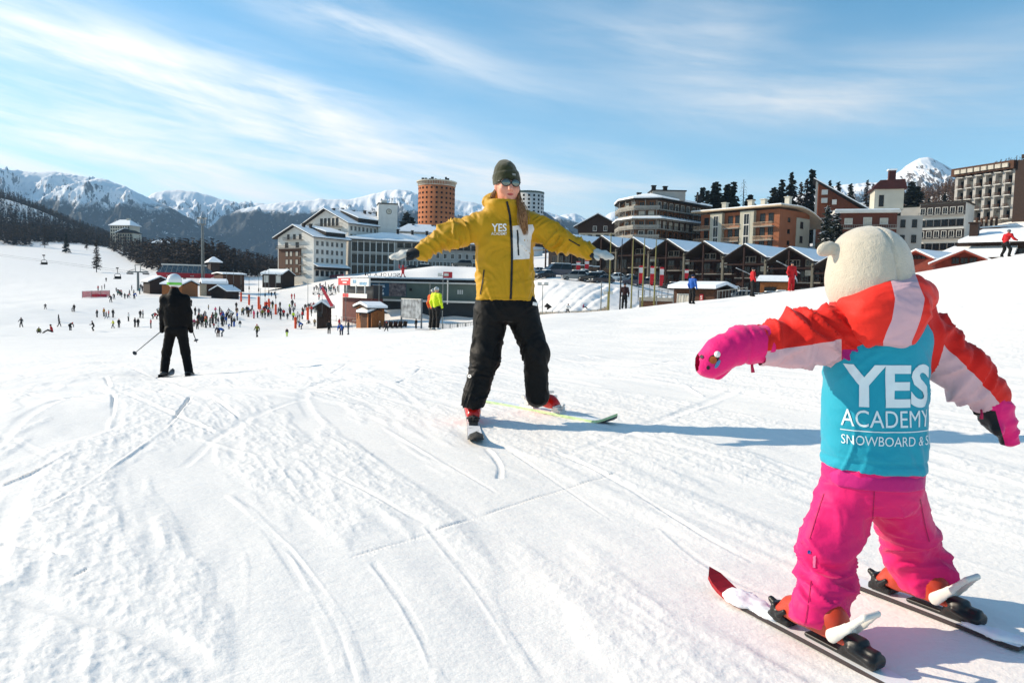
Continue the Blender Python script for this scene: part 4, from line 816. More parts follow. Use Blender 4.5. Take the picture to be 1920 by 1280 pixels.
    fL = s_union([s_cap(w(1432, 645, D-.05), w(1392, 646, D-.06), .050, .047), s_cap(w(1392, 646, D-.06), w(1374, 652, D-.065), .047, .039), (s_cap(w(1376, 652, D-.07), w(1352, 664, D-.075), .039, .042), .02), (s_cap(w(1352, 664, D-.075), w(1331, 680, D-.08), .043, .040), .02), (s_cap(w(1370, 676, D-.03), w(1345, 700, D-.02), .019, .017), .012)], .02)
    k = Skin(fL, w(1290, 725)-A3((0, .22, 0)), w(1445, 595)+A3((0, .12, 0)), .0055, 2); k.disp(lambda P: wrinkle(P, (1, 0, .3), 24, 6, 81)*.012*near_pt(P, [w(1378, 650, D-.06)], .05)+wrinkle(P, (.8, 0, .6), 14, 5, 85)*.007-.004*np.exp(-((P[:, 0]-w(1384, 650)[0])/.004)**2)); k.att['seam'] = np.full(len(k.v), 1.0)
    g = k.build('mitten', PK, root, O); Tm = k.bvh()
    def ov(cx, cy, rx, ry, r=0, n=14): return bm_px([(cx+rx*math.cos(a)*math.cos(r)-ry*math.sin(a)*math.sin(r), cy+rx*math.cos(a)*math.sin(r)+ry*math.sin(a)*math.cos(r)) for a in np.linspace(0, 2*math.pi, n, endpoint=False)])
    DK = mat('print_dark', '2b1c24', .6); OR = mat('print_orange', 'b0521e', .6); BL = mat('print_blue', '4f86b0', .6); WB = mat('white_bead', 'e9e7e2', .5)
    decal('print', ov(1316, 669, 3.2, 3.6), Tm, cam_ray, .002, DK, g, O, 3); decal('print', ov(1328, 689, 3.2, 3.6), Tm, cam_ray, .002, DK, g, O, 3)
    decal('print', ov(1339, 672, 11, 7, -.5), Tm, cam_ray, .002, DK, g, O, 3); decal('print', ov(1337, 675, 7, 7, -.5), Tm, cam_ray, .003, OR, g, O, 3); decal('print', ov(1345, 682, 9, 3.2, -1.0), Tm, cam_ray, .003, BL, g, O, 3)
    bd = MB(); c = Vector(w(1345, 664, D-.125))-O
    bm = bmesh.new(); bmesh.ops.create_uvsphere(bm, u_segments=12, v_segments=8, radius=.0082, matrix=Matrix.Translation(c)); me = bpy.data.meshes.new('bead'); bm.to_mesh(me); bm.free(); me.materials.append(WB); me.polygons.foreach_set('use_smooth', [True]*len(me.polygons)); inst('bead', me, g)
    MB().tube([Vector(w(1411, 672, D-.06))-O, Vector(w(1410, 686, D-.07))-O, Vector(w(1412, 698, D-.07))-O], [.003, .0035, .005], 6).build('toggle', mat('toggle_red', 'b5124b', .5), g, True)
    fR = s_union([s_cap(w(1850, 746, D-.02), w(1866, 768, D-.03), .045, .041), (s_cap(w(1866, 768, D-.03), w(1876, 790, D-.03), .037, .034), .02), (s_cap(w(1876, 790, D-.03), w(1893, 822, D-.03), .033, .024), .02), (s_cap(w(1862, 782, D-.05), w(1872, 806, D-.07), .017, .014), .01)], .02)
    k = Skin(fR, w(1815, 850)-A3((0, .16, 0)), w(1925, 705)+A3((0, .12, 0)), .0055, 2); k.disp(lambda P: wrinkle(P, (.5, 0, -.8), 22, 6, 91)*.010); pp = np.stack(toPx(k.v), 1)
    k.att['seam'] = np.where(pp[:, 1] > 768, (pp[:, 0]-np.interp(pp[:, 1], [768, 790, 830], [1866, 1872, 1884]))*.002, 1.0); g = k.build('mitten', PK, root, O)
    MB().tube([Vector(w(1840, 768, D-.06))-O, Vector(w(1841, 777, D-.07))-O, Vector(w(1840, 785, D-.07))-O], [.003, .0035, .005], 6).build('toggle', mat('toggle_red', 'b5124b', .5), g, True)
    # --- boots, skis
    ORG = mat('boot_orange', 'b8381a', .38, .15, 12, spec=.5); BK = mat('binding_black', '1b1c1e', .4, .2, 30); WH = mat('binding_white_plastic', 'dcd8cf', .4, .06, 14)
    for nm, pos, tgt, ank in (('left', footL, ray_ground(1330, 1103)-footL, aL), ('right', footR, footR-ray_ground(1905, 1215), aR)):
        M = ski_matrix(pos+Vector((0, 0, .004)), tgt.normalized()); al = M.inverted()@Vector([float(c) for c in ank]); z0 = .042
        bt = s_union([s_cap((-.06, 0, z0+.030), (.05, 0, z0+.026), .034, .032), (s_box((0, 0, z0+.008), (.112, .030, .010), .008), .015), (s_cap((.05, 0, z0+.028), (.080, 0, z0+.024), .034, .027), .02), s_cap((-.045, 0, z0+.05), (al.x, al.y, al.z+.02), .034, .036)], .025)
        k = Skin(bt, (-.17, -.13, .025), (.15, .13, .30), .0062, 2); k.v = np.array([tuple(M@Vector(p)) for p in k.v]); k.build('boot', ORG, root, O)
        lbl = 'child\'s left ski with red tip and snow-covered top sheet' if nm == 'left' else 'child\'s right ski with snow heaped on its tail'
        e = empty('ski', pos, lbl, 'ski', 'pair of small skis worn by the child'); e.matrix_world = M
        fr, ba = (tgt.length+.005, .40) if nm == 'left' else (.40, tgt.length+.02)
        vs, fs = ski_shape(fr, ba, .074, .085, .05, .011, .84); b = MB().add(vs, fs); n = len(fs)
        for i in range(len(b.f)): b.m[i] = ([0, 1, 2, 1][i % 4] if i//4 < 27 else 3) if i < n-2 else 1
        b.build('blade', [mat('ski_base', '2a2c2e', .4), mat('ski_edge_dark', '3a3234', .35, .2, 20), ski_mat('child_ski_top', 'c23a30', '', .66), mat('ski_tip_red', 'a3131f', .3, .25, 30)], e)
        # snow lying on the top sheet
        sm = []; r_ = random.Random(5 if nm == 'left' else 6)
        for i in range(26):
            s_ = r_.uniform(-ba+.01, fr-.10)
            if -.16 < s_ < .13 or (nm == 'left' and s_ < 0) or (nm == 'right' and s_ > 0): continue
            rr = r_.uniform(.006, .016); sm.append(s_ell((s_, r_.uniform(-.03, .03), .016), (rr*2.6, rr*1.5, rr*.75)))
        sn = s_union(sm, .014); k = Skin(sn, (-ba-.03, -.06, .006), (fr+.02, .06, .045), .006, 1); k.disp(lambda P: (fbm(P[:, 0]*60, P[:, 1]*60, P[:, 2]*60, seed=9, oct=2)-.5)*.008); k.build('clinging_snow', SNOW, e)
        tb = s_union([s_box((.100, 0, .024), (.036, .027, .011), .005), s_box((.104, 0, .040), (.024, .030, .013), .009), s_cap((.092, -.033, .040), (.072, -.035, .058), .009, .007), s_cap((.092, .033, .040), (.072, .035, .058), .009, .007), s_cap((.125, 0, .046), (.146, 0, .058), .013, .009), s_cap((.118, -.02, .056), (.118, .02, .056), .008, .008)], .008)
        k = Skin(tb, (.05, -.05, .008), (.17, .05, .08), .0042, 1); k.build('toe_binding', BK, e)
        hb = s_union([s_box((-.08, 0, .018), (.10, .019, .006), .003), s_box((-.137, 0, .030), (.050, .024, .012), .007), s_box((-.118, 0, .050), (.026, .027, .018), .012), s_box((-.160, 0, .044), (.022, .016, .013), .009), s_cap((-.12, -.028, .045), (-.172, -.022, .032), .008, .007), s_cap((-.12, .028, .045), (-.172, .022, .032), .008, .007), s_cap((-.172, -.02, .034), (-.172, .02, .034), .009, .009)], .009)
        k = Skin(hb, (-.21, -.05, .008), (.04, .05, .09), .0042, 1); k.build('heel_binding', BK, e)
        # white heel lever: two flat side arms joined by a loop that stands up behind the heel
        fl = ((0, 1, 0), .38); lv = s_union([s_cap((-.074, -.034, .058), (-.112, -.034, .094), .019, .013, fl), s_cap((-.074, .034, .058), (-.112, .034, .094), .019, .013, fl), s_cap((-.112, -.034, .094), (-.150, -.027, .136), .012, .009, fl), s_cap((-.112, .034, .094), (-.150, .027, .136), .012, .009, fl), s_cap((-.152, -.026, .138), (-.152, .026, .138), .0085, .0085), s_cap((-.088, -.032, .066), (-.088, .032, .066), .010, .010)], .005)
        k = Skin(lv, (-.185, -.06, .025), (-.04, .06, .17), .0042, 1); k.build('heel_lever', WH, e)
child()
# ------------------------------------------------------------------ buildings
PLW = mat('plaster_white', 'c9c7c1', .85, .10, .5); PLG = mat('plaster_grey', '9a9893', .85, .12, .4); PLC = mat('plaster_cream', 'bdb7a8', .85, .1, .4)
WDK = mat('wood_dark', '2e1d14', .8, .35, 2.5); WRD = mat('wood_red', '33140e', .8, .35, 2.5); WBR = mat('wood_brown', '4c2f1d', .8, .3, 2.5); WOR = mat('wood_orange', '8f5628', .75, .25, 2.5); ORP = mat('plaster_orange', '8a5438', .85, .12, .5)
GLS = mat('window_glass', '0d1116', .22, .4, .6, spec=.35); FRD = mat('frame_dark', '241a14', .7, .2, 3); FRW = mat('frame_white', 'c6c4bd', .7, .1, 3); CONC = mat('concrete', '8b8881', .9, .15, .8); RFD = mat('roof_dark', '1f1b19', .8, .3, 2); MET = mat('steel_grey', '6d7072', .45, .15, 4, metal=.6); RLD = mat('rail_dark', '2a211b', .7, .2, 3)
CURT = mat('curtain', 'b9b3a6', .9, .2, 1.5)
def fac(pxL, dL, pxR, dR, pyb):
    """facade survey -> origin at its left foot, turn, width"""
    P = V(pxL, pyb, dL); Q = V(pxR, pyb, dR); w = (Q-P).xy.length; z = min(P.z, Q.z); return Vector((P.x, P.y, z)), math.atan2(Q.y-P.y, Q.x-P.x), w
def hgt(px, py, d, z0): return Wp(px, py, d)[2]-z0
_WM = {}
def win_mesh(w, h, fr, glass=None, sill=True, bars=1):
    k = (round(w, 2), round(h, 2), fr.name, (glass or GLS).name, sill, bars)
    if k in _WM: return _WM[k]
    b = MB(); t = min(.14, w*.12); b.box(-w/2, w/2, -.03, .0, 0, h, 1)
    for x0, x1, z0, z1 in ((-w/2-t, -w/2, -t, h+t), (w/2, w/2+t, -t, h+t), (-w/2, w/2, -t, 0), (-w/2, w/2, h, h+t)): b.box(x0, x1, -.10, .0, z0, z1, 0)
    for i in range(bars): x = -w/2+w*(i+1)/(bars+1); b.box(x-.03, x+.03, -.07, -.03, 0, h, 0)
    if sill: b.box(-w/2-t-.05, w/2+t+.05, -.22, -.0, -t-.07, -t, 0)
    _WM[k] = b.mesh('window', [fr, glass or GLS]); return _WM[k]
def windows(par, xs, zs, w, h, fr=FRD, glass=None, y=0.0, rz=0.0, org=(0, 0), name='window', bars=1, sill=True):
    me = win_mesh(w, h, fr, glass, sill, bars); c, s = math.cos(rz), math.sin(rz)
    for z in zs:
        for x in xs: inst(name, me, par, (org[0]+x*c-y*s, org[1]+x*s+y*c, z), rz)
def rail(par, x0, x1, y0, y1, z, m=RLD, h=1.0, n=None, name='balcony', slab=.18, sm=None, solid=False):
    """balcony: slab, posts, handrail"""
    b = MB().box(x0, x1, y0, y1, z-slab, z, 1)
    n = n or max(2, int((x1-x0)/.5))
    if solid: b.box(x0, x1, y0-.04, y0+.04, z, z+h)
    else:
        for i in range(n+1): x = x0+(x1-x0)*i/n; b.box(x-.035, x+.035, y0, y0+.05, z, z+h)
        b.box(x0, x1, y0-.03, y0+.06, z+h-.08, z+h)
        b.box(x0, x1, y0+.0, y0+.03, z+.1, z+.2)
    b.box(x0-.02, x0+.04, y0, y1, z+h-.10, z+h-.01).box(x1-.04, x1+.02, y0, y1, z+h-.10, z+h-.01)
    return b.build(name, [m, sm or CONC], par)
def gable_roof(par, w, L, eave, rise, ov=1.0, oh=1.0, th=.30, snow=.35, m=RFD, cover=(0, 1, 0, 1), peak=None):
    """two slabs; ridge along local y; snow blanket as own part"""
    xm = w/2 if peak is None else peak; rf = MB(); sn = []
    for sgn, xe in ((-1, -oh), (1, w+oh)):
        span = abs(xe-xm); slope = rise/(xm if sgn < 0 else w-xm); ze = eave+rise-slope*span; zr = eave+rise
        rf.prism([(xm, zr), (xe, ze), (xe, ze+th), (xm, zr+th)] if sgn < 0 else [(xm, zr), (xm, zr+th), (xe, ze+th), (xe, ze)], -ov, L+ov)
        q = MB(); t0 = th+.012; q.prism([(xm, zr+t0), (xe+.12*-sgn*-1, ze+t0), (xe+.12*-sgn*-1, ze+t0+snow*.8), (xm, zr+t0+snow)] if sgn < 0 else [(xm, zr+t0), (xm, zr+t0+snow), (xe, ze+t0+snow*.8), (xe, ze+t0)], -ov+.15, L+ov-.15); sn.append(q)
    r = rf.build('roof', m, par)
    for q in sn: q.build('roof_snow', SNOW, r)
    return r
def chimney(par, x, y, z0, z1, w=.9, m=None):
    b = MB().box(x-w/2, x+w/2, y-w/2, y+w/2, z0, z1).box(x-w*.65, x+w*.65, y-w*.65, y+w*.65, z1+.002, z1+.22); return b.build('chimney', m or RFD, par)
def hotel_front():
    o, rz, w = fac(521, 278, 588, 266, 518); L = 15.5; e = empty('hotel_block', o, 'white gabled hotel wing with brown timber front, nearest the ski square', 'hotel', rz=rz)
    H = hgt(588, 443, 266, o.z); rise = hgt(553, 424, 272, o.z)-H
    MB().prism([(0, -6), (w, -6), (w, H), (w/2, H+rise), (0, H)], 0, L).build('wall', PLW, e)
    MB().box(.8, w*.66, -.35, -.003, .5, H*.72).build('timber_cladding', WBR, e)
    r = gable_roof(e, w, L, H, rise, 1.6, 1.5)
    for i, (x, y) in enumerate(((w*.6, 2), (w*.62, 5), (w*.4, 8))): chimney(r, x, y, H+rise-1.2, H+rise+1.0)
    MB().prism([(w*.62, H+rise-1.3), (w+.3, H+.6), (w+.3, H+2.0), (w*.62, H+rise+.2)], 5.5, L-.6).build('dormer', RFD, r); MB().prism([(w*.6, H+rise+.25), (w+.6, H+2.02), (w+.6, H+2.4), (w*.6, H+rise+.65)], 5.2, L-.2).build('dormer_snow', SNOW, r)
    fl = 3.0
    for i, z in enumerate((H-1.1, H-4.2)): rail(e, w*(.22 if i == 0 else 0.02), w*(.72 if i == 0 else .8), -1.3, 0, z, RLD, 1.0)
    for k in range(3): rail(e, w*.66, w*.8, -1.2, 0, H-7.3-k*3.1, RLD, 1.0)
    windows(e, [w*.30, w*.47, w*.63], [H-1.0], 1.1, 1.9, FRD, sill=False); windows(e, [w*.25, w*.55], [H-4.1], 1.6, 2.0, FRD, sill=False)
    windows(e, [w*.28, w*.40, w*.56], [1.5, 4.6, 7.6], 1.3, 1.7, FRD, CURT, y=-.36, sill=False)
    zs = [H-3.2, H-6.3, H-9.4]; windows(e, [1.6+2.35*i for i in range(6)], zs, 1.05, 1.6, FRW, rz=math.pi/2, org=(w, 0)); windows(e, [1.6+2.35*i for i in range(6)], [.5], 1.2, 1.7, FRD, rz=math.pi/2, org=(w, 0))
    MB().prism([(w-.1, H-10.0), (w+2.6, H-11.1), (w+2.6, H-10.9), (w-.1, H-9.75)], -.2, L+.2).build('awning_roof', SNOW, e)
    b = MB().box(w, w+2.2, 0, L, 2.6, 2.9).box(w+2.1, w+2.2, 0, L, 2.9, 3.9); b.build('terrace', WDK, e); windows(e, [1.6+2.35*i for i in range(6)], [2.95], 1.5, 1.3, WRD, CURT, rz=math.pi/2, org=(w, 0))
hotel_front()
def hotel_back():
    o, rz, w = fac(573, 305, 652.5, 290, 516); L = 26; e = empty('hotel_block', o, 'tall white gabled hotel wing with wide dark balcony, behind the timber-fronted wing', 'hotel', rz=rz)
    H = hgt(652.5, 417, 290, o.z); rise = hgt(616, 393, 297, o.z)-H
    MB().prism([(0, -6), (w, -6), (w, H), (w/2, H+rise), (0, H)], 0, L).build('wall', PLW, e); r = gable_roof(e, w, L, H, rise, 1.8, 1.6)
    for x, y in ((w*.55, 2.5), (w*.52, 8), (w*.6, 12), (w*.7, 16), (w*.66, 20), (w*.75, 22)): chimney(r, x, y, H+rise-2.2, H+rise+.9+.4*math.sin(x*y))
    MB().prism([(w*.6, H+rise-1.2), (w+.2, H+.4), (w+.2, H+2.2), (w*.6, H+rise+.4)], 5, L-2.5).build('dormer', RFD, r); MB().prism([(w*.58, H+rise+.42), (w+.5, H+2.22), (w+.5, H+2.6), (w*.58, H+rise+.85)], 4.7, L-2.1).build('dormer_snow', SNOW, r)
    rail(e, w*.28, w*.86, -1.6, 0, H-1.4, RLD, 1.2); windows(e, [w*.38, w*.47, w*.56, w*.65, w*.74], [H-1.2], 1.2, 3.2, FRD, sill=False); windows(e, [w*.5, w*.6, w*.8], [H-4.6], 1.3, 1.8, FRD)
    xs = [1.5+2.15*i for i in range(11)]; windows(e, xs, [H-3.0, H-6.2], 1.05, 1.7, FRW, rz=math.pi/2, org=(w, 0))
hotel_back()
def hotel_wing():
    o, rz, w = fac(653, 284, 900, 300, 516); D = 13; e = empty('hotel_block', o, 'long low hotel wing with tall window bays under a shaded snowy roof', 'hotel', rz=rz); H = hgt(653, 448, 284, o.z)
    MB().box(0, w, 0, D, -6, H).build('wall', PLG, e)
    r = MB().box(-.7, w+.8, -1.2, D, H-.25, H+.05).build('roof', RFD, e); MB().add([(-.9, -1.4, H+.62), (w+1.1, -1.4, H+.35), (w-9, D*.5, H+3.7), (14, D*.5, H+3.7), (10, D*.35, H+1.5), (-.9, D*.3, H+1.3), (-.9, -1.4, H+.1), (w+1.1, -1.4, H-.1), (w+1, D, H+.1), (-.9, D, H+.4)], [(6, 7, 1, 0), (0, 1, 2, 3, 4, 5), (2, 1, 7, 8), (3, 2, 8, 9), (5, 4, 3, 9), (0, 5, 9, 6)]).build('roof_snow', SNOW, r)
    for x in (20, 26, 32): chimney(r, x, D*.45, H+2.2, H+4.8)
    nb = 7; b = MB()
    for i in range(nb+1): b.box(.9+2.4*i, 1.25+2.4*i, -.55, 0, 0, H-.4)
    for z in (H*.33, H*.66): b.box(.9, 1.25+2.4*nb, -.45, -.01, z-.14, z+.14)
    b.build('pilasters', PLW, e); tag(e.children[-1], kind=None)
    windows(e, [2.28+2.4*i for i in range(nb)], [.6, H*.33+.4, H*.66+.4], 1.65, H*.33-1.5, FRD, y=-.01, sill=False)
    xs = [20.3+3.05*i for i in range(int((w-22)/3.05)+1)]; windows(e, xs, [1.0, 4.6, 8.0], 1.15, 1.9, FRW); windows(e, [x+1.45 for x in xs[:-1]], [1.0, 4.6], .95, 1.9, FRW); windows(e, xs, [H-2.6], 2.1, 1.9, FRD, sill=False)
    rail(e, 19, w-1, -1.1, 0, H-2.7, RLD, .9)
    o2, rz2, w2 = fac(709, 302, 744.5, 304, 450); t = empty('clock_tower', o2, 'square white tower with a round clock, behind the hotel roofs', 'tower', rz=rz2); H2 = hgt(709, 382, 302, o2.z)
    MB().box(0, w2, 0, w2, -15, H2).build('wall', PLW, t); MB().box(-.25, w2+.25, -.25, w2+.25, H2+.003, H2+.45).build('parapet', RFD, t); MB().box(1.2, 3.5, 1, 3, H2+.46, H2+1.6).box(5.5, 5.8, 2, 2.3, H2+.46, H2+3).build('roof_plant', PLW, t)
    c = MB(); n = 20; c.add([(w2*.55+1.0*math.cos(2*math.pi*i/n), -.06, H2-3.0+1.0*math.sin(2*math.pi*i/n)) for i in range(n)], [tuple(range(n))]); cf = c.build('clock_face', PLC, t)
    ring = MB().tube([(w2*.55+1.05*math.cos(2*math.pi*i/n), -.08, H2-3.0+1.05*math.sin(2*math.pi*i/n)) for i in range(n+1)], .09, 5); ring.build('clock_rim', FRD, cf); MB().box(w2*.55-.06, w2*.55+.06, -.12, -.09, H2-3, H2-2.2).box(w2*.55, w2*.55+.6, -.12, -.09, H2-3.06, H2-2.94).build('clock_hands', FRD, cf)
hotel_wing()
def hip_block(pxL, dL, pxR, dR, pyb, pyt, D, rise, label, m=PLW, name='apartment_block', wn=True, cat='building', ov=1.2):
    o, rz, w = fac(pxL, dL, pxR, dR, pyb); e = empty(name, o, label, cat, rz=rz); H = hgt(pxL, pyt, dL, o.z); MB().box(0, w, 0, D, -5, H).build('wall', m, e)
    k = min(w, D)*.42; v = [(-ov, -ov, H+.01), (w+ov, -ov, H+.01), (w+ov, D+ov, H+.01), (-ov, D+ov, H+.01), (k, D/2, H+rise), (w-k, D/2, H+rise)]; f = [(3, 2, 1, 0), (0, 1, 5, 4), (1, 2, 5), (2, 3, 4, 5), (3, 0, 4)]
    r = MB().add(v, f).build('roof', RFD, e); MB().add([(x, y, z+.35+.06) for x, y, z in v]+[(x, y, z+.06) for x, y, z in v[:4]], [(0, 1, 5, 4), (1, 2, 5), (2, 3, 4, 5), (3, 0, 4), (6, 7, 1, 0), (7, 8, 2, 1), (8, 9, 3, 2), (9, 6, 0, 3)]).build('roof_snow', SNOW, r)
    if wn:
        n = int(w/2.6); windows(e, [1.4+2.6*i for i in range(n)], [z for z in np.arange(H-2.3, .2, -3.0)], 1.1, 1.5, FRD)
    return e, r, w, H
e, r, w, H = hip_block(744, 330, 838, 336, 470, 434, 14, 4.0, 'low white house with broad snow roof below the orange round tower', PLW); [chimney(r, x, 6, H+1.5, H+4) for x in (8, 17)]
def round_tower(px, r_px, d, pytop, label, col, rows, cols, crown, step, name='round_tower', gap=0, wsz=(1.25, 1.15), taper=.985, first=3.4):
    c = V(px, 520, d); R = r_px*d/FPX; zt = Wp(px, pytop, d)[2]; z0 = c.z-10; e = empty(name, (c.x, c.y, z0), label, 'tower'); H = zt-z0; n = 64
    vs = [(R*math.cos(2*math.pi*i/n)*(1.0 if z == 0 else taper*1.01), R*math.sin(2*math.pi*i/n)*(1.0 if z == 0 else taper*1.01), z) for z in (0, H) for i in range(n)]
    MB().add(vs, [(i, (i+1) % n, n+(i+1) % n, n+i) for i in range(n)]+[tuple(range(n, 2*n))]).build('wall', col, e, True); e.children[0].data.polygons[n].use_smooth = False
    # direction facing the camera
    a0 = math.atan2(-c.y, -c.x); me = win_mesh(wsz[0], wsz[1], mat('tower_opening', '0c0a09', .9, .1, 3, spec=.05), mat('tower_opening', '0c0a09', .9, .1, 3, spec=.05), False, 0)
    for j in range(rows):
        for i in range(cols):
            a = a0+math.radians((i-(cols-1)/2)*(158/(cols-1))); z = H-first-j*step-wsz[1]/2; rr = R*(1-(1-taper*1.01)*z/H)+.02; o = inst('window', me, e, (rr*math.cos(a), rr*math.sin(a), z), a+math.pi/2)
    if crown:
        b = MB()
        for zz, r1, r2, hh in ((H-2.4, 1.02, 1.02, .35), (H+.003, 1.10, 1.10, .7)):
            b.prismz([(R*r1*math.cos(2*math.pi*i/n), R*r1*math.sin(2*math.pi*i/n)) for i in range(n)], zz, zz+hh)
        cr = b.build('cornice', PLC, e)
        for i in range(40):
            a = a0+math.radians(-100+200*i/39); b = MB().box(-.12, .12, -.4, .1, H-2.0, H-.02).xf(Matrix.Translation((R*1.0*math.cos(a), R*1.0*math.sin(a), 0))@Matrix.Rotation(a+math.pi/2, 4, 'Z')); b.build('cornice_rib', PLC, cr)
        rd = random.Random(3); b = MB()
        for i in range(26): a = rd.uniform(0, 6.28); q = rd.uniform(0, .9)*R; hh = rd.uniform(.5, 2.2); ww = rd.uniform(.08, .9); b.box(q*math.cos(a)-ww, q*math.cos(a)+ww, q*math.sin(a)-ww, q*math.sin(a)+ww, H+.71, H+.71+hh)
        tag(b.build('roof_plant', RFD, e), kind='stuff')
    else:
        MB().prismz([(R*1.01*math.cos(2*math.pi*i/n), R*1.01*math.sin(2*math.pi*i/n)) for i in range(n)], H+.002, H+1.3).build('parapet', mat('copper_dark', '31423c', .7, .2, 1), e)
round_tower(816, 34, 465, 343.5, 'tall round orange tower hotel with rows of small square windows', mat('tower_orange', 'b0683c', .85, .12, .35), 9, 11, True, 3.05, wsz=(1.0, .95), first=4.2)
round_tower(988, 28, 560, 364, 'round white tower with small dark windows, half hidden behind the instructor', mat('tower_white', 'c4c2be', .85, .08, .35), 8, 9, False, 3.0, wsz=(1.3, 1.3), first=2.2)
def chalet():
    o, rz, w = fac(1083, 236, 1159, 232, 452); e = empty('chalet', o, 'dark timber chalet with white lower storey above the zigzag hall', 'chalet', rz=rz); H = hgt(1083, 424, 236, o.z); rise = hgt(1120, 403, 234, o.z)-H
    MB().prism([(0, H-2.2), (w, H-2.2), (w, H), (w/2, H+rise), (0, H)], 0, 14).build('timber_gable', WDK, e); MB().box(.3, w-.3, .3, 13.7, -10, H-2.203).build('wall', PLC, e); gable_roof(e, w, 14, H, rise, 1.3, 1.2)
    rail(e, .3, w*.55, -1.1, .3, H-4.6, WDK, .9); windows(e, [w*.42, w*.68], [H-1.5], 1.0, 1.4, FRW); windows(e, [w*.12, w*.3, w*.5, w*.7, w*.86], [H-4.5], 1.2, 1.6, FRD, y=.3)
chalet()
def balcony_block():
    """rounded flats with stacked balconies: plan polygon per storey"""
    P = [V(1161, 460, 222), V(1168, 460, 213), V(1192, 460, 207), V(1228, 460, 205), V(1322, 460, 222)]; c = Vector((P[3].x, P[3].y, min(p.z for p in P))); e = empty('apartment_block', c, 'rounded apartment block with stacked balconies and snowy eaves behind the zigzag hall', 'building')
    pl = [(p.x-c.x, p.y-c.y) for p in P]; back = [(pl[4][0]-4, pl[4][1]+16), (pl[0][0]+4, pl[0][1]+14)]; H = Wp(1228, 374, 205)[2]-c.z; fh = H/4.75
    def off(k): # push the street side outwards
        q = []
        for i, (x, y) in enumerate(pl):
            a = pl[max(i-1, 0)]; b = pl[min(i+1, 4)]; dx, dy = b[0]-a[0], b[1]-a[1]; l = math.hypot(dx, dy); q.append((x+dy/l*k, y-dx/l*k))
        return q
    MB().prismz(off(0)+back, -9, H).build('wall', mat('block_wall', '5d4738', .85, .25, .6), e)
    for j in range(-1, 5):
        z = H-fh*(j+1) if j >= 0 else H; roofy = j in (-1, 1)
        if j == -1:
            r = MB().prismz(off(1.9)+back, H+.003, H+.35).build('roof', RFD, e); inner = off(-2.5); n = 5
            q = off(2.0); v = [(x, y, H+.36) for x, y in q]+[(x, y, H+.8) for x, y in q]+[(x, y, H+2.0) for x, y in inner]+[(x, y, H+2.0) for x, y in back]
            MB().add(v, [(i, i+1, n+i+1, n+i) for i in range(4)]+[(n+i, n+i+1, 2*n+i+1, 2*n+i) for i in range(4)]+[(2*n, 2*n+1, 2*n+2, 2*n+3, 2*n+4, 3*n, 3*n+1)]).build('roof_snow', SNOW, r); continue
        q = off(1.6); b = MB().prismz(q+back, z-.2, z); s = b.build('balcony_slab', CONC, e)
        if j == 1: # projecting snowy eave
            q2 = off(2.4); n = 5; v = [(x, y, z+.02) for x, y in q2]+[(x, y, z+.35) for x, y in q2]+[(x, y, z+1.0) for x, y in off(.9)]; MB().add(v, [(i, i+1, n+i+1, n+i) for i in range(4)]+[(n+i, n+i+1, 2*n+i+1, 2*n+i) for i in range(4)]).build('eave_snow', SNOW, s)
        q = off(1.55)
        for i in range(4):
            A, B = Vector((*q[i], 0)), Vector((*q[i+1], 0)); L = (B-A).length; rzz = math.atan2(B.y-A.y, B.x-A.x); b = MB(); m = CONC if i < 3 else RLD
            if i < 3: b.box(0, L, -.05, .05, z+.35, z+.95); b.box(0, L, -.03, .03, z+.1, z+.3)
            else: b.box(0, L, -.04, .04, z+.9, z+1.0)
            for k in range(int(L/(1.0 if i < 3 else 1.4))+1): x = min(L, k*(1.0 if i < 3 else 1.4)); b.box(x-.05, x+.05, -.055, .055, z, z+(1.0 if j != 1 else .9))
            for k in range(int(L/3.2)+1): b.box(k*3.2-.08, k*3.2+.08, .06, .2, z, z+fh-.2)
            b.xf(Matrix.Translation(A)@Matrix.Rotation(rzz, 4, 'Z')); b.build('balustrade', m, s)
        for i in range(4):
            A, B = Vector((*pl[i], 0)), Vector((*pl[i+1], 0)); L = (B-A).length; rzz = math.atan2(B.y-A.y, B.x-A.x); n = int(L/2.6)
            if n: windows(e, [L*(k+.5)/n for k in range(n)], [z+.1], 1.3, 2.0, FRW if (j+i) % 2 else WOR, CURT if (j*3+i) % 4 == 1 else None, y=-.01, rz=rzz, org=(A.x, A.y), sill=False)
    b = MB(); b.box(pl[3][0]-.5, pl[3][0]+9, 4, 10, H+.4, H+3.0); pn = b.build('penthouse', PLG, e); MB().box(pl[3][0]-.8, pl[3][0]+9.3, 3.7, 10.3, H+3.003, H+3.3).build('penthouse_roof', RFD, pn)
    for x, y in ((0, 5), (3.5, 6), (-4, 6), (14, 8)): chimney(e, pl[3][0]+x, y, H+.4, H+4.4 if x < 4 and x > -1 else H+2.4, 1.1)
balcony_block()
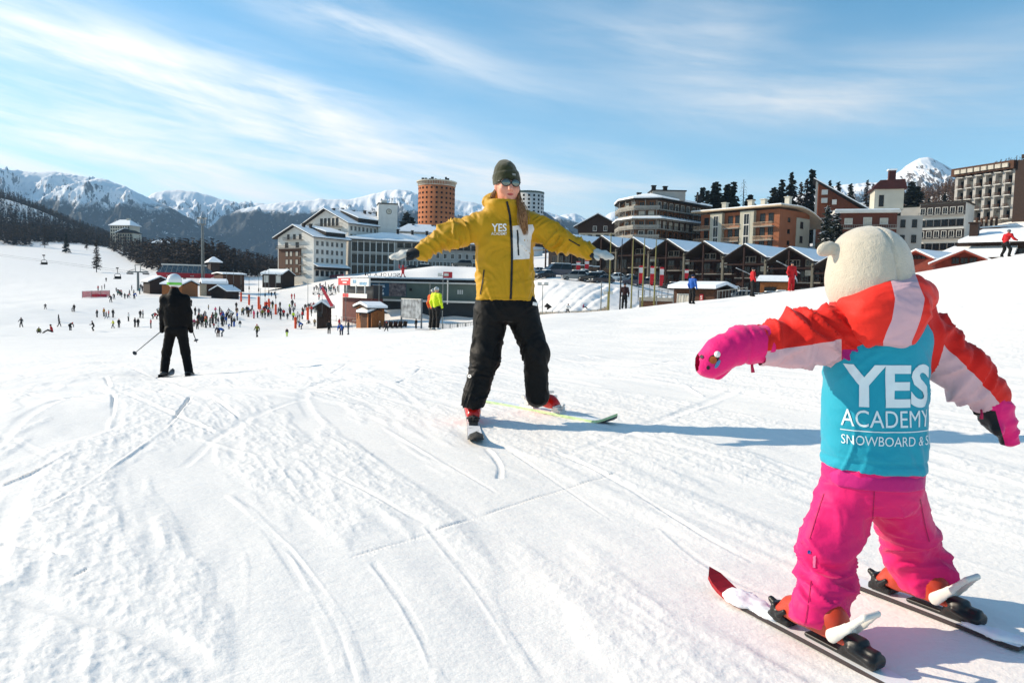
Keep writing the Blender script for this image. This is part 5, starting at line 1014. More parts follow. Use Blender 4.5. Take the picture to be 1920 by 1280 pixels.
def orange_block():
    o, rz, w = fac(1312, 208, 1459, 189, 470); D = 15; e = empty('apartment_block', o, 'orange and grey flats with white balconies under a thin curved roof', 'building', rz=rz); H = hgt(1459, 391, 189, o.z)
    MB().box(0, w, 0, D, -9, H).build('wall', ORP, e)
    for x0, x1 in ((w*.16, w*.32), (w*.55, w*.72)): MB().box(x0, x1, -1.2, -.003, -9, H-.02).build('bay', mat('bay_grey', 'a9a697', .85, .1, .5), e)
    for x in (w*.24, w*.635): windows(e, [x], [H-3.6, H-6.6, H-9.6], 1.5, 2.7, FRW, y=-1.21, sill=False)
    windows(e, [w*.40, w*.49, w*.08, w*.80, w*.9], [H-3.4, H-6.6, H-9.6], 1.2, 2.3, FRD, sill=False)
    for x0, x1 in ((-1.2, w*.155), (w*.325, w*.545), (w*.725, w*.95)):
        for z in (H-4.4, H-8.0, H-11.2): rail(e, x0, x1, -1.6, 0, z, mat('rail_pale', 'b99f86', .7, .2, 2), 1.1, n=max(6, int((x1-x0)/.35)))
    # end wall
    MB().box(w+.003, w+.12, D*.55, D+.0, -9, H-1.6).build('end_panel', mat('bay_grey', 'a9a697', .85, .1, .5), e); windows(e, [D*.72], [H-4.2, H-8.0], 1.1, 1.5, FRD, rz=math.pi/2, org=(w+.12, 0)); windows(e, [D*.3], [H-3.0, H-6, H-9], .9, .9, FRD, rz=math.pi/2, org=(w, 0))
    # curved roof: flat over the front, arching down at the back right
    n = 16; top = []; r = MB()
    for i in range(n+1): t = i/n; y = -2.2+(D+9)*t; top.append((y, H+.5+.5*math.sin(t*1.2)-4.6*max(0, t-.35)**2.0/.42))
    v = []; 
    for y, z in top: v += [(-2.0, y, z), (w+1.6, y, z), (w+1.6, y, z+.35), (-2.0, y, z+.35)]
    f = []
    for i in range(n): a = 4*i; f += [(a, a+1, a+5, a+4), (a+1, a+2, a+6, a+5), (a+2, a+3, a+7, a+6), (a+3, a, a+4, a+7)]
    f += [(3, 2, 1, 0), (4*n, 4*n+1, 4*n+2, 4*n+3)]; rr = r.add(v, f).build('roof', mat('roof_pale', 'b9a58a', .8, .15, 1), e)
    v2 = []
    for y, z in top: v2 += [(-1.9, y+.02, z+.36), (w+1.5, y+.02, z+.36), (w+1.5, y+.02, z+.6), (-1.9, y+.02, z+.6)]
    MB().add(v2, f).build('roof_snow', SNOW, rr)
    for x in (w*.18, w*.52, w*.68, w*.97): chimney(rr, x, 5, H+.8, H+3.4, 1.3, PLC)
orange_block()
def zigzag_hall():
    D0, s, c = 169, 6.55, 5.86; wd = math.hypot(s, c); base = Vector((.09037*D0, D0, 3.2)); rz = math.atan2(-s, c); e = empty('market_hall', base, 'long dark timber hall with a zigzag row of snowy gables', 'building', rz=rz); L = 16
    WRD = mat('hall_wood_red', '27100b', .85, .4, 2.0); WDK = mat('hall_wood_dark', '1a100c', .85, .4, 2.0)
    SRD = mat('post_grey', '5f5b50', .8, .2, 2)
    for n in range(-1, 8):
        zt = 13.5-.62*n-3.2-(.02*n*n); x = n*wd; rise = 2.5; ev = zt-rise; g0 = -3.5-.25*n
        wl = MB().prism([(x-wd/2+.02, g0), (x+wd/2-.02, g0), (x+wd/2-.02, ev), (x, zt), (x-wd/2+.02, ev)], 2.8, L).build('bay_wall', WRD if n > 1 else WDK, e)
        # gable roof slabs with snow
        for sg in (-1, 1):
            a = (x, zt+.1); b = (x+sg*wd/2, ev+.1); pr = [a, b, (b[0], b[1]+.25), (a[0], a[1]+.25)]; pr = pr if sg < 0 else pr[::-1]
            r = MB().prism(pr, -2.8, L).build('roof', WDK, e); pr2 = [(a[0], a[1]+.26), (b[0], b[1]+.26), (b[0], b[1]+.48), (a[0], a[1]+.48)]; pr2 = pr2 if sg < 0 else pr2[::-1]; MB().prism(pr2, -2.3, L-.1).build('roof_snow', SNOW, r)
        MB().box(x-.14, x+.14, -2.6, -2.3, g0+1, zt-.05).build('post', WRD, e); MB().box(x+wd/2-.2, x+wd/2+.2, -2.7, -2.3, g0, ev-.1).build('post', SRD, e)
        MB().box(x-wd/2+.22, x+wd/2-.22, -2.55, -2.35, ev-1.0, ev-.75).build('beam', SRD if n < 2 else WRD, e)
        if n >= 2:
            windows(e, [x-2.6, x-1.2, x+1.2, x+2.7], [ev-.2], 1.1, 1.0, CONC, y=2.79, bars=1, sill=False); rail(e, x-wd/2+.3, x+wd/2-.3, 1.2, 2.8, ev-3.2, WRD, .9); rail(e, x-wd/2+.3, x-1.0, 1.2, 2.8, ev-6.0, WRD, .9)
            windows(e, [x-2.5, x+.4, x+2.4], [ev-3.0, ev-6.0], 1.5, 1.9, WRD, y=2.79, sill=False); MB().box(x+.6, x+2.2, 2.5, 2.6, ev-2.0, ev-1.0).build('sign', CURT, e)
        else: windows(e, [x-2.2, x, x+2.2], [ev-4.0, ev-7.2], 1.6, 2.0, FRD, y=2.79, sill=False)
zigzag_hall()
def right_side():
    # steep mono-pitch house with a tall white post
    o, rz, w = fac(1522, 250, 1622, 244, 470); e = empty('house', o, 'house with one long steep roof, orange wall and white balcony boxes', 'house', rz=rz); zt = hgt(1522, 338, 250, o.z); ze = hgt(1617, 392, 245, o.z)
    MB().prism([(1.2, -8), (w-1, -8), (w-1, ze-.6), (1.2, zt-1.2)], 0, 12).build('wall', mat('tile_orange', '6b3820', .8, .25, 1.5), e)
    r = MB().prism([(-.6, zt), (w+.8, ze-1.0), (w+.8, ze-.6), (-.6, zt+.4)], -1.6, 13).build('roof', RFD, e); MB().prism([(-.5, zt+.42), (w+.8, ze-.58), (w+.8, ze-.2), (-.5, zt+.8)], -1.5, 12.9).build('roof_snow', SNOW, r)
    MB().box(.2, .9, -1.4, -.8, -8, zt-.3).build('post', PLG, e)
    for x, z, ww in ((2.2, zt-5, 1.9), (2.2, zt-7.8, 1.9), (5.6, zt-8.4, 1.4), (5.9, zt-12, 1.7), (9.3, zt-12, 1.5), (12.4, zt-12.2, 1.4)): MB().box(x, x+ww, -1.0, -.003, z, z+1.6).build('balcony_box', PLW, e)
    MB().box(1.2, w-2, -1.1, -.01, zt-13.4, zt-12.9).build('string_course', PLG, e); windows(e, [3.2, 6.5, 9.8], [zt-17, zt-20], 1.4, 1.8, FRD)
    # brick house with penthouse
    o, rz, w = fac(1569, 186, 1678, 182, 480); e = empty('apartment_block', o, 'brick flats with white roof edge and cream penthouse, behind the child\'s hat', 'building', rz=rz); H = hgt(1569, 400, 186, o.z); BR = mat('brick_red', '5c3022', .85, .25, 3)
    MB().box(0, w, 0, 12, -8, H).build('wall', BR, e); MB().box(w+.003, w+6, 1.2, 11, -8, H-.6).build('side_wing', PLG, e); windows(e, [1.6, 4.2], [H-3.4, H-7.2], .9, 1.7, FRD, y=1.2-.01, org=(w, 0)); MB().box(-1.2, w+.6, -1.2, 12, H+.003, H+.7).build('roof_edge', PLW, e); MB().box(-.9, w+.3, -.9, 11.7, H+.71, H+1.0).build('roof_snow', SNOW, e)
    windows(e, [2.3, w*.78], [H-2.6], 1.6, 1.2, FRW, CURT); windows(e, [w*.5], [H-3.6], 1.7, 2.4, FRW, CURT, sill=False); windows(e, [2.3, w*.5, w*.78], [H-6.8], 1.7, 2.0, FRD); rail(e, 0, w, -1.2, 0, H-3.9, CONC, .9, solid=False)
    b = MB().box(w*.62, w+1.6, 2, 9, H+1.01, H+6.2); p = b.build('penthouse', PLC, e); MB().prism([(w*.56, H+6.21), (w+2.2, H+6.21), (w+1.6, H+8.6), (w*.7, H+8.4)], 1.4, 9.6).build('penthouse_roof', mat('roof_red', '471b17', .7, .25, 1), p); MB().box(w*.86, w*.86+1.6, 3, 4.6, H+8, H+11).build('chimney', mat('roof_red', '471b17', .7, .25, 1), p); MB().box(w*.84, w*.86+1.8, 2.8, 4.8, H+11.003, H+11.4).build('chimney_snow', SNOW, p); windows(p, [w*.74], [H+2.0], .9, 2.6, FRD, y=1.99)
    # white flats
    o, rz, w = fac(1719, 214, 1803, 206, 485); e = empty('apartment_block', o, 'white flats with dark balcony bands left of the big hotel', 'building', rz=rz); H = hgt(1719, 383, 214, o.z)
    MB().box(0, w, 0, 11, -8, H).build('wall', PLW, e); MB().box(-5.5, -.003, 1.5, 11, -8, H-.6).build('side_wall', PLG, e); MB().box(.2, w+.2, -.4, -.003, H-3.6, H-.2).build('dark_band', FRD, e); MB().box(.2, w+.2, -.4, -.003, H-10.4, H-7.6).build('dark_band', FRD, e)
    for z in (H-3.6, H-10.4): rail(e, .1, w+.2, -1.3, -.42, z, MET, .9)
    n = 6; windows(e, [w*(i+.5)/n for i in range(n)], [H-6.6, H-13.4], 1.5, 1.7, FRD); windows(e, [w*(i+.5)/n for i in range(n)], [H-9.9, H-3.2], 1.1, 1.8, FRW, y=-.41, sill=False); MB().box(-.2, w+.3, -.5, 11, H+.003, H+.4).build('parapet', FRD, e)
    # big hotel: grid of recessed loggias
    o, rz, w = fac(1789, 230, 1896, 214, 412); e = empty('hotel_block', o, 'large grey hotel with a grid of recessed balconies at the right edge', 'hotel', rz=rz); H = hgt(1896, 318, 214, o.z); hL = hgt(1789, 330, 230, o.z); H = (H+hL)/2
    MB().box(0, w, 1.6, 14, -12, H).build('wall', PLG, e); nb = 6; bw = w/nb; fh = (H-1.0)/4.0; PIER = mat('pier_grey', 'a6a39e', .85, .08, .4)
    for i in range(nb+1): MB().box(i*bw-.45, i*bw+.45, 0, 1.597, .5, H).build('pier', PIER, e)
    for j in range(5):
        for i in range(nb):
            MB().box(i*bw+.453, (i+1)*bw-.453, -.9, 1.55, j*fh+.3, j*fh+.5).build('balcony_slab', PLW, e)
            if j < 4: rl = MB().box(i*bw+.5, (i+1)*bw-.5, -.85, -.8, j*fh+1.35, j*fh+1.43).box(i*bw+.5, (i+1)*bw-.5, -.85, -.8, j*fh+.9, j*fh+.96); [rl.box(i*bw+.5+k*(bw-1)/5, i*bw+.57+k*(bw-1)/5, -.86, -.79, j*fh+.5, j*fh+1.43) for k in range(6)]; rl.build('railing', WBR, e); inst('window', win_mesh(2.2, 2.2, FRD, CURT if (i*j+i) % 3 == 1 else None, False, 1), e, (i*bw+bw/2, 1.59, j*fh+.6))
    MB().box(-1, w+.5, -1.4, 14, H+.003, H+2.4).build('roof', WBR, e)
    for i in range(8): MB().box(w*(i+.6)/8.4-.8, w*(i+.6)/8.4+.8, -2.0, -1.403, H+.5, H+1.7).build('roof_window', CURT, e)
    MB().box(w+.503, w+5.5, -.5, 14, -12, H+2.2).build('stair_block', WDK, e); MB().box(w+5.51, w+22, -2.5, 12, -12, H-1).build('end_block', PLG, e); MB().box(w+3.5, w+24, -3, 13, H+2.21, H+3.2).build('end_roof', WDK, e)
    MB().box(-2, w+3, -6.5, 1.5, -3.2, -2.6).build('canopy', WOR, e); MB().box(-2.2, w+16, -6.8, 1.5, -2.59, -2.1).build('canopy_snow', SNOW, e)
    for i in range(12): MB().box(w*i/12, w*i/12+.5, -5, -4.5, -2.0, .6).build('canopy_post', WBR, e)
    # wide snowy-roofed chalet
    o, rz, w = fac(1775, 118, 1990, 108, 500); e = empty('chalet', o, 'low dark chalet under a thick two-tier snow roof at the right edge', 'chalet', rz=rz); H = hgt(1800, 455, 116, o.z)
    MB().box(1, w, 1, 10, -4, H).build('wall', WDK, e)
    r = MB().prism([(-1.2, -1.3), (1, -1.5), (1, .0), (-1.2, -.3)], 0, 1).build('eave_end', WDK, e); r.hide_render = False
    v = lambda z0, y0, z1, y1, x0, x1, t: MB().add([(x0, y0, z0), (x1, y0, z0), (x1, y1, z1), (x0+2.2, y1, z1), (x0, y0, z0+t), (x1, y0, z0+t), (x1, y1, z1+t), (x0+2.2, y1, z1+t)], [(3, 2, 1, 0), (4, 5, 6, 7), (0, 1, 5, 4), (1, 2, 6, 5), (2, 3, 7, 6), (3, 0, 4, 7)])
    ra = v(H-2.6, -2.2, H-1.0, 1.2, -1.6, w*.62, .18).build('lower_roof', WDK, e); v(H-2.41, -2.3, H-.8, 1.2, -1.6, w*.62, .42).build('roof_snow', SNOW, ra); rb = v(H-.2, -.6, H+2.0, 6, 1.6, w+1, .2).build('upper_roof', WDK, e); v(H+.01, -.75, H+2.2, 6, 1.5, w+1, .45).build('roof_snow', SNOW, rb)
    chimney(rb, 3.2, 2.0, H, H+3.2, 1.2, WDK); windows(e, [3, 5.2, 7.4, 10], [H-2.0], 1.4, 1.0, FRD, y=.99); windows(e, [3, 6.2, 9.4], [H-4.4], 2.0, 1.6, FRD, y=.99)
    # red gables just over the crest
    for pl, pr, d, yb, yp, lab in ((1752, 1862, 78, 512, 474, 'small red timber gable with green roof behind the snow crest'), (1690, 1745, 92, 510, 474, 'small red gable with snowy roof beside the child\'s hat')):
        o, rz, w = fac(pl, d, pr, d-3, yb); e = empty('hut', o, lab, 'hut', rz=rz); zp = hgt((pl+pr)/2, yp, d, o.z); rise = w*.24
        MB().prism([(0, -4), (w, -4), (w, zp-rise), (w/2, zp), (0, zp-rise)], .6, 9).build('wall', mat('red_timber', '6e2718', .75, .2, 2), e); r = gable_roof(e, w, 9, zp-rise, rise, .5, .5, .18, .22, mat('red_trim', '7e3020', .7, .2, 2)); windows(e, [w*.35, w*.5, w*.65], [zp-rise*.95], w*.11, rise*.45, WRD, y=.59, sill=False)
right_side()
def left_side():
    e, r, w, H = hip_block(207, 660, 244, 655, 462, 423, 12, 5.5, 'grey-white hotel with stepped gables on the wooded slope at the left', PLC, 'hotel_block', True, 'hotel'); MB().box(w*.5, w+7, -4, 6, -8, H*.62).build('lower_wing', PLC, e)
    gr = MB().prism([(w*.42, H*.62), (w+7.8, H*.62), (w*.75+3.5, H*.62+4)], -5, 7).build('wing_roof', RFD, e); MB().prism([(w*.42, H*.62+.3), (w*.75+3.5, H*.62+4.3), (w*.75+3.5, H*.62+4.8), (w*.42, H*.62+.8)][::-1], -4.8, 6.8).build('roof_snow', SNOW, gr)
    for j in range(4): rail(e, w*.5+.6, w+6.4, -5.2, -4, H*.62-2.6-2.7*j, RLD, 1.0, n=8); windows(e, [w*.5+2+2.6*i for i in range(int((w*.5+5)/2.6))], [H*.62-2.4-2.7*j], 1.3, 1.7, FRD, y=-4.01, sill=False)
    MB().box(w*.62, w*.62+2.5, 5, 7.5, H, H+7).build('stair_tower', PLC, e)
    for pl, pr, d, yb, yt, lb in ((284, 318, 560, 464, 456, 'snow-roofed chalet among bare larches left of the floodlight mast'), (300, 322, 520, 472, 465, 'lower snow-roofed chalet among bare larches above the red lift station')):
        hip_block(pl, d, pr, d+3, yb, yt, 9, 2.6, lb, WDK, 'chalet', True, 'chalet')
    hip_block(395, 330, 412, 332, 500, 492, 9, 2.5, 'dark shed roof behind the floodlight mast', WDK, 'shed', False, 'shed')
left_side()
def lift_station():
    o, rz, w = fac(292, 292, 408, 300, 540); e = empty('lift_station', o, 'red chairlift station with slanted glass front and white roof', 'lift station', rz=rz); zb = hgt(350, 521, 296, o.z); zm = hgt(350, 512, 296, o.z); zt = hgt(350, 498, 296, o.z); D = 6.5
    def hull(p, q, ins0, ins1, x0, x1, x2, x3): return MB().add([(x0, ins0, p), (x1, ins0, p), (x1, D-ins0, p), (x0, D-ins0, p), (x2, ins1, q), (x3, ins1, q), (x3, D-ins1, q), (x2, D-ins1, q)], [(3, 2, 1, 0), (4, 5, 6, 7), (0, 1, 5, 4), (1, 2, 6, 5), (2, 3, 7, 6), (3, 0, 4, 7)])
    rd = hull(zb, zm, .5, 0, 1.0, w-3, 0, w-.2).build('red_band', mat('lift_red', '9c1220', .4, .12, 1.5), e); hull(zm+.01, zt, .12, .9, .2, w-.6, 2.6, w-5.0).build('glazing', mat('lift_glass', '1b2630', .12, .6, 1.4, col2='5b6a74', spec=.6), e); MB().box(2.0, w-4.4, .4, D-.4, zt+.003, zt+.55).build('roof', PLW, e)
    for i in range(9): x = 2.6+(w-8)*i/8; MB().tube([(x-1.0+.1*i, .05, zm+.02), (x, .8, zt)], .07, 5).build('glazing_bar', PLG, e)
    for x in (4, w*.45, w-6): MB().box(x-.5, x+.5, D*.35, D*.65, -3, zb).build('pillar', CONC, e)
    bm = fit(text_bm('Audi', 1, .01), 0, 1, 0, 1)
    for x0, ww in ((w*.17, 1.2), (w*.55, 1.4)):
        me = bpy.data.meshes.new('logo'); b2 = bm.copy(); bmesh.ops.transform(b2, matrix=Matrix(((ww, 0, 0, x0), (0, 0, 1, .14), (0, .55, 0, zb+(zm-zb)*.3), (0, 0, 0, 1))), verts=b2.verts); b2.to_mesh(me); b2.free(); me.materials.append(PLW); inst('lettering', me, e)
    bm.free()
lift_station()
def hut(pxL, dL, pxR, dR, yb, ye, yp, dep, label, m, name='hut', side=None, win=(), snow=.4, ov=.5):
    o, rz, w = fac(pxL, dL, pxR, dR, yb); e = empty(name, o, label, 'hut', rz=rz); H = hgt(pxL, ye, dL, o.z); rise = max(.3, hgt((pxL+pxR)/2, yp, dL, o.z)-H)
    MB().prism([(0, -1.5), (w, -1.5), (w, H), (w/2, H+rise), (0, H)], 0, dep).build('wall', m, e); gable_roof(e, w, dep, H, rise, ov, ov, .15, snow, RFD)
    for x, z, ww, hh in win: windows(e, [w*x], [H*z], ww, hh, FRD, sill=False)
    return e, w, H, rise
def flat_hut(pxL, dL, pxR, dR, yb, yt, dep, label, m, name='hut', pitch=.8, win=(), snow=.6, cat='hut'):
    """ridge along the front: we look at the long snowy slope"""
    o, rz, w = fac(pxL, dL, pxR, dR, yb); e = empty(name, o, label, cat, rz=rz); H = hgt(pxL, yt, dL, o.z)
    MB().box(0, w, 0, dep, -1.5, H).build('wall', m, e)
    r = MB().add([(-.5, -.8, H-.1), (w+.5, -.8, H-.1), (w+.5, dep/2, H+pitch), (-.5, dep/2, H+pitch), (w+.5, dep+.8, H-.1), (-.5, dep+.8, H-.1), (-.5, -.8, H+.05), (w+.5, -.8, H+.05), (w+.5, dep/2, H+pitch+.15), (-.5, dep/2, H+pitch+.15), (w+.5, dep+.8, H+.05), (-.5, dep+.8, H+.05)], [(0, 3, 2, 1), (3, 5, 4, 2), (6, 7, 8, 9), (9, 8, 10, 11), (0, 1, 7, 6), (4, 5, 11, 10), (1, 2, 8, 7), (2, 4, 10, 8), (3, 0, 6, 9), (5, 3, 9, 11)]).build('roof', RFD, e)
    MB().add([(-.55, -.9, H+.06), (w+.55, -.9, H+.06), (w+.55, dep/2, H+pitch+.16), (-.55, dep/2, H+pitch+.16), (w+.55, dep+.9, H+.06), (-.55, dep+.9, H+.06), (-.5, -.85, H+.06+snow), (w+.5, -.85, H+.06+snow), (w+.5, dep/2, H+pitch+.16+snow), (-.5, dep/2, H+pitch+.16+snow), (w+.5, dep+.85, H+.06+snow), (-.5, dep+.85, H+.06+snow)], [(0, 3, 2, 1), (3, 5, 4, 2), (6, 7, 8, 9), (9, 8, 10, 11), (0, 1, 7, 6), (4, 5, 11, 10), (1, 2, 8, 7), (2, 4, 10, 8), (3, 0, 6, 9), (5, 3, 9, 11)]).build('roof_snow', SNOW, r)
    for x, z, ww, hh in win: windows(e, [w*x], [H*z], ww, hh, FRD, sill=False)
    return e, w, H
def square_huts():
    e, w, H = flat_hut(381, 215, 424, 218, 553, 532, 6, 'wooden hut with stone corner and thick snow roof beside the man in black', WBR, snow=.75); MB().box(-.9, .9, -.35, 1.2, -1.5, H-.1).build('stone_corner', mat('stone_pale', 'b5a48c', .9, .3, 3), e)
    hut(396, 205, 424, 203, 555, 545, 537, 5, 'small dark gabled shed in front of the stone-cornered hut', WDK)
    flat_hut(418, 235, 458, 240, 538, 514, 7, 'tall brown ticket cabin with thin snow roof beside the practice poles', WBR, pitch=.3, snow=.3)
    e, w, H = flat_hut(492, 262, 528, 262, 531, 514, 8, 'low dark house with bright snow roof and white panels near the hotel', WDK, name='house', snow=.5, cat='house'); [MB().box(w*x, w*x+1.6, -.1, -.003, .3, H-.4).build('panel', FRW, e) for x in (.08, .72)]
    hut(527, 262, 552, 268, 531, 516, 507, 9, 'dark gabled house end with a pale sign near the hotel', WDK, 'house')
    hut(342, 200, 371, 208, 548, 534, 527, 6, 'orange-fronted wooden hut right behind the man in black', WOR)
    hut(281, 210, 320, 214, 548, 528, 520, 6, 'dark open shelter behind the lift queue', WDK)
    e, w, H, r_ = hut(594, 122, 613, 122, 602, 574, 568, 3, 'narrow dark cabin with snow cap beside the terrace', WDK, win=((.3, .3, .7, .9),))
    e, w, H, r_ = hut(668, 112, 690, 108, 597, 576, 571, 2.6, 'light orange wooden ticket hut with window in front of the green building', WOR, win=((.4, .35, .8, 1.1),))
    for i in range(4): MB().box(w*.1+i*w*.22, w*.1+i*w*.22+.06, -.06, -.003, 0, H*.9).build('plank_seam', WBR, e)
    e, w, H, r_ = hut(692, 108, 718, 110, 600, 586, 581, 2.0, 'small grey-fronted kiosk hut with snow cap beside the orange hut', WBR); [MB().box(x, x+.12, -.5, -.38, -1, H).build('post', WOR, e) for x in (.1, w*.5, w-.2)]
    # ski-school cabin on the right with deck and vertical sign
    e, w, H = flat_hut(1262, 100, 1338, 96, 592, 541, 5, 'brown ski-school cabin with snow roof and red upright sign at the crest', WBR, pitch=.5, snow=.45); RS = mat('sign_red', 'a31220', .5, .1, 5)
    windows(e, [w*.17, w*.30], [H*.45], .8, 1.3, FRW, CURT, sill=False); MB().box(w*.08, w*.42, -.08, -.003, 0, H*.36).build('plank_panel', WOR, e); s = MB().box(w*.66, w*.74, -.16, -.02, -.6, H*.82).build('sign_board', RS, e)
    for i, ch in enumerate('SKI'):
        bm = fit(text_bm(ch, 1, .02), w*.675, w*.725, 0, .5) if ch != 'I' else fit(text_bm(ch, 1, .02), w*.693, w*.707, 0, .5); bmesh.ops.transform(bm, matrix=Matrix(((1, 0, 0, 0), (0, 0, 1, -.165), (0, 1, 0, H*.82-.7-i*.62), (0, 0, 0, 1))), verts=bm.verts); me = bpy.data.meshes.new('lettering'); bm.to_mesh(me); bm.free(); me.materials.append(FRW); inst('lettering', me, s)
    o, rz, w = fac(1196, 104, 1262, 101, 590); e = empty('deck', o, 'wooden sun deck with railing left of the ski-school cabin', 'deck', rz=rz); zd = hgt(1200, 557, 104, o.z); MB().box(0, w, 0, 6, zd-.5, zd).build('deck_edge', CONC, e); MB().box(.1, w-.1, .1, .4, -1, zd-.51).build('plank_wall', WBR, e); MB().box(.1, w-.1, .2, 5.8, zd+.003, zd+.2).build('deck_snow', SNOW, e)
    for i in range(7): MB().box(w*i/6-.04, w*i/6+.04, -.04, .04, zd, zd+1.0).build('rail_post', MET, e)
    MB().box(0, w, -.05, .05, zd+1.0, zd+1.08).build('handrail', MET, e)
    flat_hut(1424, 118, 1480, 116, 562, 528, 6, 'wooden snack kiosk with wide snow-laden roof in front of the zigzag hall', WOR, pitch=.5, snow=.5, win=((.35, .3, 1.6, 1.1),))
square_huts()
# ------------------------------------------------------------------ ski-school building, terrace, boards
def flat_text(s, par, x0, x1, z0, z1, y, m, bold=0.0, mirror=False):
    bm = fit(text_bm(s, 1, bold), x0, x1, 0, z1-z0)
    if mirror:
        for v in bm.verts: v.co.x = x0+x1-v.co.x
    bmesh.ops.transform(bm, matrix=Matrix(((1, 0, 0, 0), (0, 0, 1, y), (0, 1, 0, z0), (0, 0, 0, 1))), verts=bm.verts); me = bpy.data.meshes.new('lettering'); bm.to_mesh(me); bm.free(); me.materials.append(m); return inst('lettering', me, par)
def green_hall():
    GRN = mat('cladding_green', '566158', .8, .15, .6); NAV = mat('poster_navy', '254a62', .6, .15, .6); WHT = mat('poster_white', 'c9cfd2', .6, .05, 2); REDP = mat('poster_red', 'c23a3c', .55, .1, 1)
    o, rz, w = fac(690, 138, 905, 134, 592); e = empty('ski_school_building', o, 'long grey-green flat-roofed building with a blue wall poster, dug into the slope', 'building', rz=rz); H = hgt(690, 521, 138, o.z); zc = hgt(690, 527.5, 138, o.z); zl = hgt(690, 563, 138, o.z)
    MB().box(0, w, 0, 9, zl+.35, zc-.15).build('wall', GRN, e); MB().box(-.3, w+.3, -.25, 9, zc+.12, H).build('fascia', RFD, e); MB().box(-.3, w+.3, -.5, -.26, zc-.15, zc+.1).build('white_edge', FRW, e); MB().box(-.4, w+.2, -1.6, .2, zl, zl+.34).build('canopy', FRW, e); MB().box(0, w, .3, 9, -2, zl-.01).build('lower_wall', mat('cladding_dark', '232a30', .7, .2, .8), e)
    MB().box(-.2, w+.2, .2, 9, H+.003, H+.3).build('roof_snow', SNOW, e)
    p = MB().box(.4, 7.6, -.10, -.003, zl+.9, zc-.25).build('wall_poster', NAV, e); hh = zc-zl
    for i, ln in enumerate((2.4, 2.5, 1.9, 2.2, 2.1)): MB().box(.9, .9+ln, -.125, -.105, zc-.80-i*.27, zc-.62-i*.27).build('print_line', WHT, p)
    MB().box(.9, 3.2, -.125, -.105, zl+1.15, zl+1.6).build('print_panel', WHT, p); MB().box(4.2, 7.55, -.12, -.105, zl+.95, zc-.3).build('print_photo', mat('poster_photo', '3a3236', .6, .7, 1.6, col2='8d7f7c', detail=6), p)
    for x in (8.3, 12.3): MB().box(x, x+.4, -.3, -.003, zl+2.0, zl+2.5).build('wall_lamp', RFD, e)
    for x in (17.6, 18.0, 18.4): MB().box(x, x+.22, -.06, -.003, zl+1.6, zl+2.4).build('vent', FRW, e)
    # letters standing on the roof, read from the far side
    for ch, px in zip('ID ALOUCS', (682, 688.5, 0, 702, 710, 719, 729, 738, 745)):
        if ch == ' ': continue
        x = (px-690)/(905-690)*w+.0; flat_text(ch, e, x-.35 if ch != 'I' else x-.12, x+.35 if ch != 'I' else x+.12, H+.35, H+1.0, .6, RFD, 0, True)
    # red figure sculpture and box
    f = s_union([s_cap((0, 0, .1), (.28, 0, .9), .10, .12), s_cap((.7, 0, .1), (.42, 0, .9), .10, .12), s_cap((.35, 0, .9), (.35, 0, 1.6), .26, .32), s_ell((.35, 0, 2.1), (.22, .2, .24)), s_cap((.1, 0, 1.5), (-.35, 0, 1.75), .1, .09), s_cap((.6, 0, 1.5), (1.0, 0, 1.9), .1, .09), s_cap((-.35, 0, 1.75), (-.4, 0, 2.3), .1, .12)], .1)
    q = V(752, 519, 141); t = empty('figure_sign', q, 'red cut-out figure standing on the flat roof edge', 'sculpture'); k = Skin(f, (-.7, -.4, -.1), (1.3, .4, 2.5), .08, 1); k.build('figure', mat('figure_red', 'b01f24', .5, .2, 2), t); MB().box(-.2, .1, -.15, .15, -.5, .15).box(.6, .9, -.15, .15, -.5, .15).build('stand', RFD, t)
    q = V(831, 521, 141); t = empty('roof_box', q, 'red information box on the roof beside the instructor', 'box'); MB().box(0, 1.7, 0, 1, 0, 1.2).build('cabinet', mat('figure_red', 'b01f24', .5, .2, 2), t); MB().box(0, 1.6, -.02, 1, -1.4, -.02).build('plinth', FRW, t)
    # pole railing line with lamp posts on the lower canopy
    for px in (839,):
        b = V(px, 565, 131); t = empty('lamp_post', b, 'slim white lamp post before the green building', 'lamp post'); MB().tube([(0, 0, -.5), (0, 0, 3.4)], .10, 8).build('post', FRW, t); MB().tube([(0, 0, 3.5), (0, 0, 3.9)], [.16, .05], 8).build('lamp_head', FRW, t)
green_hall()
